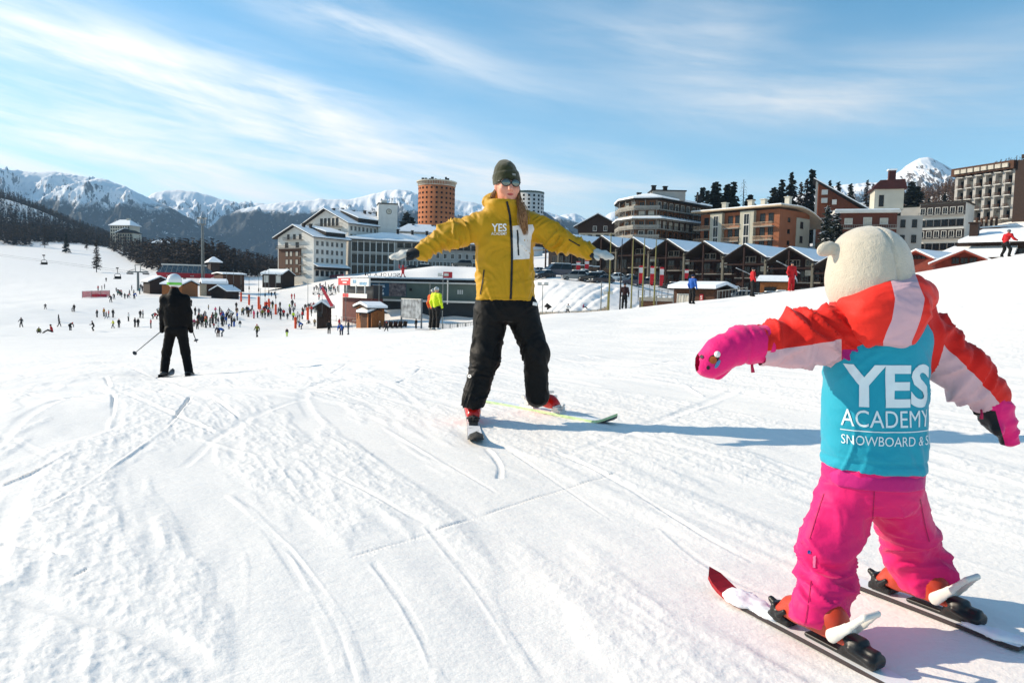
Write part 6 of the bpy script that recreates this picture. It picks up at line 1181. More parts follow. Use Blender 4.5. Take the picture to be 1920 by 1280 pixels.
def kiosk():
    RED = mat('kiosk_red', 'c5312f', .5, .12, 2); WHT = mat('kiosk_white', 'd6d6d2', .6, .08, 2)
    o, rz, w = fac(636, 133, 692, 120, 590); e = empty('kiosk', o, 'two-storey red and white kiosk with signboard beside the green building', 'kiosk', rz=rz); zt = hgt(636, 521, 133, o.z); zs = hgt(636, 534, 133, o.z); zb = hgt(636, 549, 133, o.z); zf = hgt(636, 557, 133, o.z)
    MB().box(0, w, .6, 2.4, -2, zf).build('base_wall', mat('kiosk_brick', '5a2a22', .8, .3, 1.5), e); MB().box(.2, w-.2, .8, 2.4, zf+.01, zs).build('cabin', mat('kiosk_dark', '1c1a1b', .5, .4, 1.2), e); MB().box(-.1, w*.42, -.2, .15, zs, zt).build('signboard', RED, e); s2 = MB().box(w*.42+.01, w+.1, -.18, .13, zs-.2, zt-.1).build('signboard', WHT, e)
    for zz, a, b in ((zs+.8, .1, .36), (zs+.3, .16, .30)): MB().box(w*a, w*b, -.23, -.205, zz, zz+.25).build('print_line', WHT, e.children[-2])
    MB().box(w*.5, w*.62, -.2, -.185, zs+.3, zs+.9).box(w*.72, w*.95, -.2, -.185, zs, zs+.5).build('print_art', mat('print_sky', '7ea4bf', .6, .4, 2), s2)
    b = MB().box(-.2, w+.1, -.5, -.42, zf+.05, zb).build('parapet_panel', WHT, e); MB().box(w*.22, w*.42, -.53, -.505, zf+.1, zb-.05).build('parapet_stripe', RED, e)
    for x in (.2, w*.3, w*.62, w*.9): MB().box(x-.08, x+.08, -.3, -.1, zb+.003, zs-.01).build('post', WHT, e)
    MB().box(-.1, w+.2, -.4, 2.6, zt+.003, zt+.25).build('roof_snow', SNOW, e)
    # slanted pink-red flag in front
    q = V(604, 585, 112); f = empty('beach_flag', q, 'slanting pink-red feather flag in front of the terrace', 'flag'); MB().tube([(0, 0, -.3), (0, 0, 3.6)], .03, 6).build('pole', MET, f)
    g = MB(); n = 8
    for i in range(n): t0, t1 = i/n, (i+1)/n; g.add([(-.2+1.5*t0, -.04, 3.6-2.7*t0), (-.2+1.5*t1, -.04, 3.6-2.7*t1), (.15+1.55*t1*(1+.05), .05*math.sin(5*t1), 4.0-2.75*t1-.25), (.15+1.55*t0*(1+.05), .05*math.sin(5*t0), 4.0-2.75*t0-.1)], [(0, 1, 2, 3)])
    o2 = g.build('cloth', mat('flag_pink', 'd2464e', .7, .15, 2), f); sm = o2.modifiers.new('s', 'SOLIDIFY'); sm.thickness = .02
kiosk()
def billboard():
    o, rz, w = fac(752, 108, 789, 103, 604); e = empty('billboard', o, 'leaning grey advertising board on a snow mound before the green building', 'billboard', rz=rz); z0 = hgt(752, 588, 108, o.z); z1 = hgt(752, 559, 108, o.z)
    MB().box(0, w, 0, .12, z0-.6, z1).build('panel', mat('billboard_art', '4c4f54', .55, .8, 1.1, col2='a4abb0', detail=6), e); MB().box(-.08, 0, -.05, .2, -1, z1+.05).build('post', MET, e); MB().box(w, w+.08, -.05, .2, -1, z1+.05).build('post', MET, e); MB().box(0, w, -.03, -.002, z1-.1, z1).build('top_rail', FRW, e)
billboard()
# ------------------------------------------------------------------ trees
def far_ground(px, py, lo=60, hi=1100):
    v = _r*((px-960)/FPX)+_u*((640-py)/FPX)+_f; v = v/v[1]; t = np.geomspace(lo, hi, 900); P = v[None]*t[:, None]; g = gz_raw(P[:, 0], P[:, 1]); b = P[:, 2] < g
    i = int(np.argmax(b)) if b.any() else len(t)-1; return Vector((P[i, 0], P[i, 1], g[i]))
def spruce_arr(rd, nb=70, nq=9, w=.17, droop=.35, size=.030, low=.06):
    """unit-height conifer crown as many small needle faces"""
    V_ = []
    for i in range(nb):
        t = (i+rd.random())/nb; z = low+(1-low)*t; L = w*(1-t)**.8*rd.uniform(.65, 1.15)+.012; a = rd.uniform(0, 6.283); ca, sa = math.cos(a), math.sin(a)
        for j in range(nq):
            u = (j+.3+.7*rd.random())/nq; r = L*u; zz = z-droop*L*u*u+.25*L*u*rd.random()*.4; s = size*(1.15-.6*u)*(1.15-.5*t)*rd.uniform(.7, 1.4); b = rd.gauss(0, .25)*L
            c = Vector((ca*r-sa*b, sa*r+ca*b, zz)); e1 = Vector((ca, sa, rd.uniform(-.7, .1))).normalized()*s*1.5; e2 = Vector((rd.gauss(0, 1), rd.gauss(0, 1), rd.gauss(0, .6))).normalized()*s*.8
            V_ += [c-e1-e2*.6, c+e1*.9-e2, c+e1*1.2+e2*.4, c-e1*.6+e2]
    return np.array([tuple(v) for v in V_])
def quads(n): return np.arange(n).reshape(-1, 4)
NDL = mat('needles', '1c2416', .85, .45, 40, col2='0e140c'); NDB = mat('needles_brown', '3d2f22', .9, .4, 30, col2='241b14'); BRK = mat('bark', '2d221a', .9, .3, 10); SNC = mat('needle_snow', 'e6eaee', .7, .05, 10)
rdt = random.Random(11)
_sp = [spruce_arr(rdt, 110, 10, .20, .4, .030) for _ in range(3)]
SPR = [bigmesh('crown', v, quads(len(v)), NDL, False) for v in _sp]
_lr = [spruce_arr(rdt, 100, 7, .17, .2, .020, .12) for _ in range(3)]; LAR = [bigmesh('crown', v, quads(len(v)), NDB, False) for v in _lr]
_pn = [spruce_arr(rdt, 100, 10, .22, .1, .036, .15) for _ in range(2)]; PIN = [bigmesh('crown', np.stack([v[:, 0]*(1.1+.5*np.sin(np.clip(v[:, 2], 0, 1)*3.1)), v[:, 1]*(1.1+.5*np.sin(np.clip(v[:, 2], 0, 1)*3.1)), v[:, 2]], 1), quads(len(v)), NDL, False) for v in _pn]
_sw = spruce_arr(rdt, 120, 10, .22, .4, .030); _sn = _sw.reshape(-1, 4, 3)[::5]+np.array([0, 0, .012]); _sn[:, :, 2] = _sn[:, :, 2].mean(1, keepdims=True)+(_sn[:, :, 2]-_sn[:, :, 2].mean(1, keepdims=True))*.4
SWC = bigmesh('crown', _sw, quads(len(_sw)), NDL, False); SWS = bigmesh('crown_snow', _sn.reshape(-1, 3), quads(_sn.size//3), SNC, False)
_tk = MB(); _tk.tube([(0, 0, -.03), (.004, 0, .4), (0, .004, .75), (0, 0, .99)], [.016, .012, .007, .002], 6); TRK = _tk.mesh('trunk', BRK)
_bt = MB(); _bt.tube([(0, 0, -.03), (.004, 0, .4), (0, .004, .75), (0, 0, .99)], [.014, .010, .006, .001], 6)
for i in range(64):
    t = .12+.86*i/64; a = i*2.4; L = .17*(1-t)**.7+.01; _bt.tube([(0, 0, t), (L*.6*math.cos(a), L*.6*math.sin(a), t+.01), (L*math.cos(a), L*math.sin(a), t-.02)], [.0030, .002, .0008], 3)
TRB = _bt.mesh('trunk', BRK)
def tree(px, d, ytop, kind, label, name, group=None, ybase=None):
    p = far_ground(px, ybase) if ybase else gpt(px, d); dd = p.y; h = Wp(px, ytop, dd)[2]-p.z; e = empty(name, p, label, 'tree', group, rdt.uniform(0, 6.28)); s = (h, h, h); k = rdt.randrange(3)
    if kind == 'spruce': inst('trunk', TRK, e, scale=s); inst('crown', SPR[k], e, scale=s)
    elif kind == 'pine': inst('trunk', TRK, e, scale=s); inst('crown', PIN[k % 2], e, scale=s)
    elif kind == 'larch': inst('trunk', TRB, e, scale=s); inst('crown', LAR[k], e, scale=s)
    elif kind == 'bare': inst('trunk', TRB, e, scale=s)
    else: inst('trunk', TRK, e, scale=s); c = inst('crown', SWC, e, scale=s); inst('crown_snow', SWS, c)
    return e
LT = [(30, 450, 425, 'larch', 'larch on the far-left slope, second smallest, below the dark wood'), (54, 452, 417, 'larch', 'dense larch at the wood edge on the far left slope'), (84, 465, 421, 'larch', 'tall larch on the far left slope with a shaded foot'), (124, 474, 436, 'spruce', 'broad dark conifer in the middle of the far left slope'),
      (102, 452, 435, 'bare', 'thin bare tree between two larches on the far left slope'), (163, 469, 439, 'larch', 'slim larch on the slope below the grey-white hotel'), (181, 511, 450, 'larch', 'lone tall larch standing lowest on the left piste'), (253, 487, 452, 'bare', 'bare forked tree right below the grey-white hotel'), (258, 488, 455, 'bare', 'second bare tree below the grey-white hotel'), (10, 448, 428, 'larch', 'larch at the very left edge of the slope'),
      (283, 494, 458, 'bare', 'bare tree left of the snow-roofed chalets'), (300, 496, 452, 'bare', 'bare tree in front of the snow-roofed chalets'), (318, 497, 456, 'larch', 'brown larch above the red lift station')]
for px, yb, yt, k, lb in LT: tree(px, 0, yt, k, lb, 'larch_tree' if k != 'spruce' else 'conifer_tree', ybase=yb)
RT = [(1303, 262, 362, 'spruce', 'leftmost small spruce behind the rounded apartment block'), (1313, 262, 352, 'spruce', 'pointed spruce behind the rounded apartment block'), (1322, 262, 358, 'spruce', 'short spruce between two taller ones above the orange flats'), (1337, 255, 342, 'pine', 'broad dark pine left of the pair above the orange flats'), (1360, 258, 346, 'pine', 'dark pine in the pair above the orange flats'), (1371, 255, 341, 'spruce', 'taller dark spruce of the pair above the orange flats'), (1389, 258, 334, 'bare', 'bare larch skeleton against the sky above the orange flats'), (1402, 255, 366, 'pine', 'small round-topped pine right of the bare larch'),
      (1447, 262, 352, 'pine', 'sloping-topped pine left of the tall conifer clump'), (1461, 262, 337, 'spruce', 'left spruce of the tall conifer clump'), (1478, 262, 324, 'spruce', 'tallest spruce of the conifer clump above the orange flats'), (1497, 265, 342, 'larch', 'brown larch between the conifer clump and the steep roof'), (1516, 262, 319, 'spruce', 'tall spruce directly behind the white post of the steep-roofed house'), (1508, 262, 335, 'larch', 'second brown larch beside the steep-roofed house'),
      (1545, 168, 388, 'snowy', 'snow-laden spruce in front of the steep-roofed house'), (1563, 172, 400, 'snowy', 'smaller snow-laden spruce left of the brick flats'), (1551, 300, 339, 'spruce', 'small far spruce above the steep roof, left one'), (1567, 300, 342, 'spruce', 'small far spruce above the steep roof, middle one'), (1590, 295, 346, 'spruce', 'small far spruce above the steep roof, right one'), (1622, 290, 338, 'larch', 'brown larch left of the red chimney'), (1632, 292, 345, 'larch', 'shorter brown larch left of the red chimney'),
      (1705, 262, 341, 'pine', 'dark pine between the red chimney and the white flats'), (1716, 262, 350, 'pine', 'second dark pine behind the white flats'), (1739, 300, 372, 'spruce', 'small spruce on the snow patch behind the white flats'), (1769, 295, 362, 'spruce', 'small spruce left of the big hotel'), (1752, 300, 378, 'spruce', 'tiny spruce on the snow patch behind the white flats'), (762, 400, 399, 'pine', 'dark pine between the clock tower and the orange round tower'), (771, 400, 408, 'pine', 'lower pine beside the orange round tower')]
for px, d, yt, k, lb in RT: tree(px, d, yt, k, lb, 'larch_tree' if k in ('larch', 'bare') else 'conifer_tree')
def forest(name, label, n, gen, m, seed, brown=True):
    rd = np.random.default_rng(seed); protos = [spruce_arr(random.Random(seed+i), 16, 4, .17, .25, .055 if not brown else .045, .05) for i in range(4)]; vs = []
    pts = [p for p in (gen(rd) for _ in range(n)) if p is not None]; P = np.array(pts); Z = gz_raw(P[:, 0], P[:, 1])
    for (x, y, h), z in zip(P, Z):
        a = rd.uniform(0, 6.28); q = protos[rd.integers(4)]; c, s = math.cos(a)*h, math.sin(a)*h; vs.append(np.stack([x+q[:, 0]*c-q[:, 1]*s, y+q[:, 0]*s+q[:, 1]*c, z+q[:, 2]*h], 1))
    v = np.concatenate(vs); me = bigmesh(name, v, quads(len(v)), m, False); o = bpy.data.objects.new(name, me); COL.objects.link(o); tag(o, label, 'forest', kind='stuff')
WOODB = mat('bare_wood', '3f3128', .9, .4, .08, col2='241c18'); WOODR = mat('larch_wood', '5a4130', .9, .35, .06, col2='37291f')
def g_left(rd):
    px = rd.uniform(-150, 225); d = rd.uniform(560, 1260)
    if px > 60 and d < 620+(px-60)*.6: return None
    if rd.random() < .25 and d < 640: return None
    p = Wp(px, 480, d); return (p[0], p[1], rd.uniform(9, 15))
forest('forest', 'dark brown leafless forest covering the hill at the left edge', 4800, g_left, WOODB, 5)
def g_val(rd):
    px = rd.uniform(205, 545); lo = np.interp(px, [205, 280, 330, 420, 520], [600, 400, 370, 380, 420]); d = lo+rd.uniform(0, 1)**1.5*320; p = Wp(px, 500, d); return (p[0], p[1], rd.uniform(9, 17)*np.interp(px, [205, 330, 400, 470, 545], [.8, 1.1, 1.15, .85, .6]))
forest('forest', 'brown leafless wood in the valley behind the red lift station', 1000, g_val, WOODB, 6)
def g_right(rd):
    px = rd.uniform(1660, 2150); d = rd.uniform(400, 760); p = Wp(px, 400, d); return (p[0], p[1], rd.uniform(6, 11))
forest('forest', 'rusty brown larch wood on the hill behind the big hotel', 1700, g_right, WOODR, 7)
def g_mid(rd):
    px = rd.uniform(1040, 1330); d = rd.uniform(270, 420); p = Wp(px, 480, d); return (p[0], p[1], rd.uniform(5, 8))
# ------------------------------------------------------------------ skiers and bystanders
def fig(J, s=1.0, bulk=1.0, tw=1.0):
    """fields of a dressed figure; J = joints in metres"""
    g = lambda k: A3(J[k]); b = bulk*s
    jacket = s_union([s_cap(g('pel')+A3((0, 0, .02*s)), g('chest'), .155*b*tw, .17*b*tw, ((0, 1, 0), .72/tw)), s_cap(g('chest'), g('neck'), .155*b, .085*b), s_cap(g('shL'), g('elL'), .075*b, .066*b), s_cap(g('elL'), g('haL'), .064*b, .05*b), s_cap(g('shR'), g('elR'), .075*b, .066*b), s_cap(g('elR'), g('haR'), .064*b, .05*b), (s_cap(g('shL'), g('shR'), .085*b, .085*b), .05*s)], .05*s)
    tr = s_union([s_cap(g('hiL'), g('hiR'), .11*b, .11*b), s_cap(g('hiL'), g('knL'), .10*b, .082*b), s_cap(g('knL'), g('anL'), .080*b, .075*b), s_cap(g('hiR'), g('knR'), .10*b, .082*b), s_cap(g('knR'), g('anR'), .080*b, .075*b)], .04*s)
    hd = g('head'); skin = s_union([s_ell(hd, (.078*s, .095*s, .11*s)), s_cap(hd, g('neck'), .05*s, .06*s), s_ell(hd+A3((0, -.09*s, -.02*s)), (.016*s, .02*s, .03*s))], .03*s)
    hat = s_ell(hd+A3((0, .012*s, .045*s)), (.105*s, .12*s, .105*s))
    def hatc(P): return np.maximum(hat(P), float(hd[2])+.005*s-P[:, 2]-.10*np.clip(P[:, 1]-hd[1], 0, .1))
    glv = s_union([s_cap(g('haL'), g('haL')+(g('haL')-g('elL'))*.33, .05*s, .045*s), s_cap(g('haR'), g('haR')+(g('haR')-g('elR'))*.33, .05*s, .045*s)], .01)
    bt = s_union([s_cap(g('anL')+A3((0, .03*s, -.04*s)), g('anL')+A3((0, -.13*s, -.065*s)), .065*s, .05*s), s_cap(g('anR')+A3((0, .03*s, -.04*s)), g('anR')+A3((0, -.13*s, -.065*s)), .065*s, .05*s)], .01)
    return dict(jacket=jacket, trousers=tr, skin=skin, hat=hatc, gloves=glv, boots=bt)
def pose(kind):
    """joints of a 1.75 m figure facing -y, feet on z=0"""
    J = dict(pel=(0, 0, .93), chest=(0, 0, 1.28), neck=(0, 0, 1.48), head=(0, -.02, 1.62), shL=(.19, 0, 1.42), shR=(-.19, 0, 1.42), elL=(.27, .02, 1.14), elR=(-.27, .02, 1.14), haL=(.27, -.08, .92), haR=(-.27, -.08, .92), hiL=(.09, 0, .9), hiR=(-.09, 0, .9), knL=(.11, -.02, .5), knR=(-.11, -.02, .5), anL=(.12, .02, .12), anR=(-.12, .02, .12))
    if kind == 'ski':
        J.update(pel=(0, .08, .82), chest=(0, -.05, 1.14), neck=(0, -.12, 1.34), head=(0, -.17, 1.47), shL=(.19, -.1, 1.28), shR=(-.19, -.1, 1.28), elL=(.33, -.16, 1.04), elR=(-.33, -.16, 1.04), haL=(.30, -.42, 1.0), haR=(-.30, -.42, 1.0), hiL=(.1, .08, .8), hiR=(-.1, .08, .8), knL=(.18, -.14, .47), knR=(-.18, -.14, .47), anL=(.22, .02, .12), anR=(-.22, .02, .12))
    if kind == 'walk':
        J.update(knL=(.1, -.2, .52), anL=(.1, -.28, .12), knR=(-.1, .08, .48), anR=(-.1, .30, .14), elL=(.26, .12, 1.16), haL=(.26, .1, .93), elR=(-.26, -.08, 1.16), haR=(-.26, -.26, 1.0), head=(0, -.05, 1.61))
    if kind == 'wide':
        J.update(knL=(.24, -.04, .47), anL=(.34, .02, .12), knR=(-.24, -.04, .47), anR=(-.34, .02, .12), elL=(.38, 0, 1.25), haL=(.52, -.1, 1.05), elR=(-.38, 0, 1.25), haR=(-.52, -.1, 1.05))
    if kind == 'bend':
        J.update(pel=(0, .2, .82), chest=(0, -.12, 1.02), neck=(0, -.32, 1.10), head=(0, -.44, 1.16), shL=(.18, -.26, 1.06), shR=(-.18, -.26, 1.06), elL=(.24, -.34, .8), elR=(-.24, -.34, .8), haL=(.2, -.42, .58), haR=(-.2, -.42, .58), hiL=(.1, .2, .82), hiR=(-.1, .2, .82), knL=(.13, -.02, .48), knR=(-.13, -.02, .48))
    if kind == 'sit':
        J.update(pel=(0, .1, .22), chest=(0, .02, .55), neck=(0, -.03, .76), head=(0, -.06, .90), shL=(.19, -.02, .70), shR=(-.19, -.02, .70), elL=(.30, .1, .45), elR=(-.30, .1, .45), haL=(.34, .18, .2), haR=(-.34, -.1, .28), hiL=(.1, .08, .2), hiR=(-.1, .08, .2), knL=(.18, -.34, .36), knR=(-.18, -.34, .36), anL=(.2, -.72, .12), anR=(-.2, -.72, .12))
    return J
PM = {}
def pmesh(kind):
    if kind in PM: return PM[kind]
    F = fig(pose(kind)); ks = ['jacket', 'trousers', 'skin', 'hat', 'gloves', 'boots']; f = s_union([F[k] for k in ks], .015); v, q = nets(f, (-.75, -.95, -.02), (.75, .55, 1.9), .036); v = relax(v, q, 1)
    c = v[q].mean(1); D = np.stack([F[k](c.astype(np.float32)) for k in ks]); D[3] -= .01; mi = D.argmin(0); mi = np.where(mi >= 4, 4, mi)
    me = bigmesh('person', v, q, [PLW]*5); me.polygons.foreach_set('material_index', mi.astype(np.int32)); PM[kind] = me; return me
CLR = dict(black='0d0d10', charcoal='26272b', grey='6d6f73', navy='16203c', blue='1f56a8', teal='1c6a72', red='b3141c', pink='cf2a62', orange='d2581c', ochre='b07a1a', yellow='c9c51e', lime='b6d41c', white='d8d8d6', olive='6a6a1a', brown='4a3424', tan='a58e68', green='2e5a34', magenta='9a1f4e')
def cl(n): return mat('cloth_'+n, CLR[n], .8, .2, 6)
SKN = mat('skin_far', 'b98570', .6, .1, 5)
def person(px, py, h, jac, tro, kind='stand', rz=None, hat=None, zone='', label=None, group=None, rnd=random.Random(2)):
    """h = photo height in px"""
    real = dict(stand=1.75, walk=1.75, ski=1.6, wide=1.7, bend=1.25, sit=1.0)[kind]; small = h < 0; h = abs(h); full = 1.75*(.66 if small else 1.0); d = full*real/1.75*FPX/h
    p = V(px, py, d); g = gz(p.x, p.y)
    # stand on the ground along this line of sight
    q = far_ground(px, py, max(20, d*.75), d*1.35)
    s = h*q.y/FPX/real if .7 < q.y/d < 1.34 else full/1.75
    if not (.7 < q.y/d < 1.34): q = Vector((p.x, p.y, g))
    hat = hat or rnd.choice(['black', 'black', 'charcoal', 'white', 'red', 'navy', 'grey']); o = inst('person', pmesh(kind), None, q-Vector((0, 0, .02)), rnd.uniform(0, 6.28) if rz is None else rz, (s, s, s))
    for i, m in enumerate((cl(jac), cl(tro), SKN, cl(hat), cl('black'))): o.material_slots[i].link = 'OBJECT'; o.material_slots[i].material = m
    verb = dict(stand='standing', walk='walking', ski='skiing', wide='legs apart', bend='bending', sit='sitting')[kind]
    if not label: label = f"{'child' if small else 'person'} in {jac} and {tro}, {verb} {zone}" if tro != jac else f"{'child' if small else 'person'} all in {jac}, {verb} {zone}"
    tag(o, label, 'person', group or f'people {zone}'); return o
Z1 = 'on the open snow at the far left'; Z2 = 'on the piste left of the man in black'; Z3 = 'in the lift queue by the chairlift pylon'; Z4 = 'in the class beside the man in black'; Z5 = 'among the orange padded poles'; Z6 = 'on the flat snow below the terrace'; Z7 = 'near the red net fence on the left piste'; Z8 = 'on the terrace beside the kiosk'
CROWD = [(40, 614, 19, 'charcoal', 'black', 'wide', Z1), (73, 624, 11, 'olive', 'charcoal', 'sit', Z1), (96, 624, 16, 'red', 'black', 'sit', Z1), (110, 604, 15, 'black', 'black', 'stand', Z1), (111, 613, 17, 'charcoal', 'black', 'walk', Z1), (132, 619, 15, 'black', 'charcoal', 'bend', Z1), (85, 580, 11, 'charcoal', 'black', 'ski', Z1), (139, 584, 14, 'black', 'black', 'stand', Z1), (135, 584, -8, 'charcoal', 'black', 'ski', Z1),
 (175, 620, 19, 'black', 'black', 'ski', Z2), (182, 595, 15, 'black', 'charcoal', 'stand', Z2), (195, 593, 16, 'ochre', 'charcoal', 'stand', Z2), (199, 598, 14, 'black', 'grey', 'walk', Z2), (204, 595, 14, 'red', 'black', 'stand', Z2), (212, 595, 16, 'black', 'black', 'stand', Z2), (241, 602, 16, 'white', 'black', 'stand', Z2), (212, 615, 16, 'yellow', 'charcoal', 'walk', Z2), (223, 614, 17, 'black', 'black', 'stand', Z2), (253, 613, 18, 'charcoal', 'black', 'stand', Z2), (259, 613, 17, 'black', 'black', 'stand', Z2), (263, 596, 15, 'black', 'black', 'stand', Z2), (268, 596, 15, 'grey', 'black', 'stand', Z2), (208, 567, 14, 'black', 'charcoal', 'ski', Z2), (214, 561, 11, 'charcoal', 'black', 'ski', Z2), (283, 615, 18, 'red', 'black', 'stand', Z2),
 (199, 528, 8, 'black', 'black', 'stand', Z7), (196, 542, 10, 'charcoal', 'black', 'stand', Z7), (191, 544, 9, 'black', 'black', 'stand', Z7), (184, 545, 10, 'red', 'charcoal', 'stand', Z7), (218, 550, 8, 'black', 'black', 'stand', Z7), (223, 551, 9, 'black', 'charcoal', 'bend', Z7), (226, 557, 9, 'grey', 'black', 'stand', Z7), (234, 560, 11, 'black', 'black', 'stand', Z7), (239, 559, -8, 'charcoal', 'black', 'stand', Z7), (243, 554, 11, 'black', 'charcoal', 'walk', Z7), (251, 555, 12, 'black', 'black', 'stand', Z7), (247, 545, 11, 'black', 'black', 'stand', Z7),
 (262, 551, 12, 'teal', 'black', 'stand', Z3), (267, 546, 11, 'black', 'black', 'stand', Z3), (271, 547, 12, 'white', 'black', 'stand', Z3), (274, 545, 11, 'charcoal', 'black', 'stand', Z3), (278, 546, 12, 'black', 'grey', 'stand', Z3), (283, 546, 12, 'teal', 'navy', 'stand', Z3), (286, 545, 12, 'teal', 'black', 'stand', Z3), (290, 545, 12, 'black', 'black', 'stand', Z3), (293, 546, 12, 'grey', 'black', 'stand', Z3), (297, 546, 12, 'white', 'charcoal', 'stand', Z3), (270, 543, 11, 'navy', 'black', 'stand', Z3), (280, 543, 11, 'red', 'black', 'stand', Z3), (302, 546, 12, 'black', 'black', 'stand', Z3), (264, 543, 11, 'charcoal', 'grey', 'stand', Z3), (288, 542, 11, 'blue', 'black', 'stand', Z3),
 (359, 574, 13, 'charcoal', 'black', 'stand', Z4), (366, 591, 16, 'black', 'black', 'stand', Z4), (373, 590, 13, 'grey', 'charcoal', 'stand', Z4), (373, 607, 20, 'black', 'charcoal', 'stand', Z4), (379, 613, 23, 'charcoal', 'black', 'stand', Z4), (386, 614, 24, 'orange', 'charcoal', 'stand', Z4), (391, 593, 11, 'tan', 'black', 'stand', Z4), (394, 613, 18, 'black', 'black', 'wide', Z4), (399, 607, 22, 'charcoal', 'black', 'stand', Z4), (404, 588, 13, 'pink', 'black', 'walk', Z4), (412, 590, 16, 'black', 'black', 'stand', Z4), (415, 593, 14, 'brown', 'black', 'stand', Z4), (409, 612, 18, 'navy', 'white', 'stand', Z4), (401, 619, -10, 'red', 'black', 'stand', Z4), (423, 608, 15, 'blue', 'charcoal', 'bend', Z4), (429, 593, 16, 'black', 'black', 'walk', Z4), (434, 612, 20, 'black', 'navy', 'stand', Z4), (439, 613, 19, 'charcoal', 'blue', 'stand', Z4), (429, 617, -11, 'blue', 'black', 'ski', Z4), (450, 615, 15, 'charcoal', 'white', 'stand', Z4), (370, 618, 20, 'brown', 'black', 'stand', Z4), (383, 603, 18, 'navy', 'charcoal', 'stand', Z4), (405, 600, 16, 'green', 'black', 'stand', Z4), (364, 612, 15, 'magenta', 'black', 'stand', Z4),
 (443, 579, 13, 'black', 'black', 'stand', Z5), (444, 591, 16, 'brown', 'tan', 'stand', Z5), (454, 591, 15, 'tan', 'black', 'ski', Z5), (463, 590, 17, 'black', 'charcoal', 'stand', Z5), (471, 588, -10, 'charcoal', 'black', 'stand', Z5), (476, 597, 16, 'pink', 'red', 'stand', Z5), (483, 596, 14, 'black', 'black', 'stand', Z5), (492, 595, 16, 'olive', 'charcoal', 'stand', Z5), (497, 597, 13, 'charcoal', 'grey', 'stand', Z5), (509, 598, 14, 'grey', 'black', 'stand', Z5), (526, 599, 15, 'black', 'black', 'stand', Z5), (525, 578, 13, 'charcoal', 'black', 'stand', Z5), (539, 599, 13, 'charcoal', 'charcoal', 'stand', Z5), (550, 600, 16, 'lime', 'charcoal', 'stand', Z5), (558, 600, 16, 'white', 'grey', 'stand', Z5), (562, 601, 13, 'charcoal', 'black', 'stand', Z5), (482, 632, 25, 'olive', 'black', 'walk', 'alone below the padded poles'), (538, 631, -16, 'black', 'lime', 'stand', 'alone below the padded poles'), (579, 607, 8, 'charcoal', 'black', 'sit', Z5), (590, 612, 15, 'tan', 'black', 'stand', Z5), (543, 580, 11, 'lime', 'grey', 'stand', Z5), (548, 577, 16, 'charcoal', 'black', 'stand', Z5), (553, 580, 13, 'red', 'black', 'stand', Z5), (547, 561, 11, 'red', 'red', 'stand', Z5), (552, 561, 11, 'red', 'red', 'stand', Z5), (509, 556, 9.5, 'black', 'black', 'stand', Z5), (515, 555, 9, 'black', 'charcoal', 'walk', Z5), (584, 593, 15, 'black', 'black', 'stand', Z5), (569, 591, 13, 'charcoal', 'black', 'stand', Z5), (500, 579, 15, 'red', 'black', 'stand', Z5), (505, 578, 15, 'orange', 'charcoal', 'stand', Z5), (511, 579, 16, 'black', 'olive', 'stand', Z5), (467, 571, 13, 'brown', 'black', 'stand', Z5), (578, 580, 12, 'black', 'red', 'stand', Z5), (583, 579, 12, 'red', 'black', 'stand', Z5), (588, 579, 13, 'red', 'charcoal', 'stand', Z5), (592, 581, 13, 'black', 'black', 'stand', Z5), (573, 582, 12, 'charcoal', 'black', 'bend', Z5), (438, 564, 8, 'black', 'black', 'stand', Z5),
 (617, 626, 26, 'black', 'black', 'stand', Z6), (636, 616, 20, 'red', 'charcoal', 'stand', Z6), (640, 628, 22, 'blue', 'navy', 'bend', Z6), (653, 627, 27, 'charcoal', 'grey', 'stand', Z6), (649, 592, 11, 'navy', 'red', 'stand', Z6), (683, 619, 16, 'red', 'grey', 'stand', Z6), (712, 620, 18, 'brown', 'black', 'stand', Z6), (724, 622, 20, 'charcoal', 'black', 'walk', Z6), (780, 617, 20, 'black', 'black', 'stand', Z6), (598, 563, 12, 'red', 'black', 'stand', Z8)]
rr_ = random.Random(8)
for x, y in [(589, 546), (594, 544), (598, 547), (603, 543), (607, 546), (612, 548), (616, 543), (620, 547), (625, 545), (629, 549), (633, 546), (600, 540), (610, 539), (622, 541)]: CROWD.append((x, y, rr_.choice([9, 10, 11]), rr_.choice(['black', 'charcoal', 'navy', 'brown', 'red', 'grey', 'magenta']), 'black', rr_.choice(['stand', 'stand', 'bend']), Z8))
for cx_, cy_, sx_, sy_, n_, h_, z_ in ((395, 606, 26, 7, 16, 19, Z4), (430, 600, 16, 6, 8, 16, Z4), (480, 590, 28, 5, 12, 14.5, Z5), (545, 590, 26, 7, 12, 14, Z5), (585, 583, 10, 5, 8, 13, Z5), (612, 547, 18, 3, 8, 10, Z8), (282, 545, 14, 1.5, 8, 12, Z3), (235, 556, 18, 4, 6, 10, Z7)):
    for _ in range(n_): yy = rr_.gauss(0, 1)*sy_*.6; CROWD.append((cx_+rr_.uniform(-1, 1)*sx_, cy_+yy, (h_+yy*.25)*rr_.uniform(.92, 1.05), rr_.choice(['black', 'charcoal', 'navy', 'brown', 'grey', 'teal', 'red', 'green', 'white', 'blue']), rr_.choice(['black', 'charcoal', 'navy', 'grey', 'brown']), rr_.choice(['stand', 'stand', 'walk', 'bend']), z_))
seen = {}
for c in CROWD:
    o = person(*c[:6], zone=c[6]); seen.setdefault(o['label'], []).append((c[0], o))
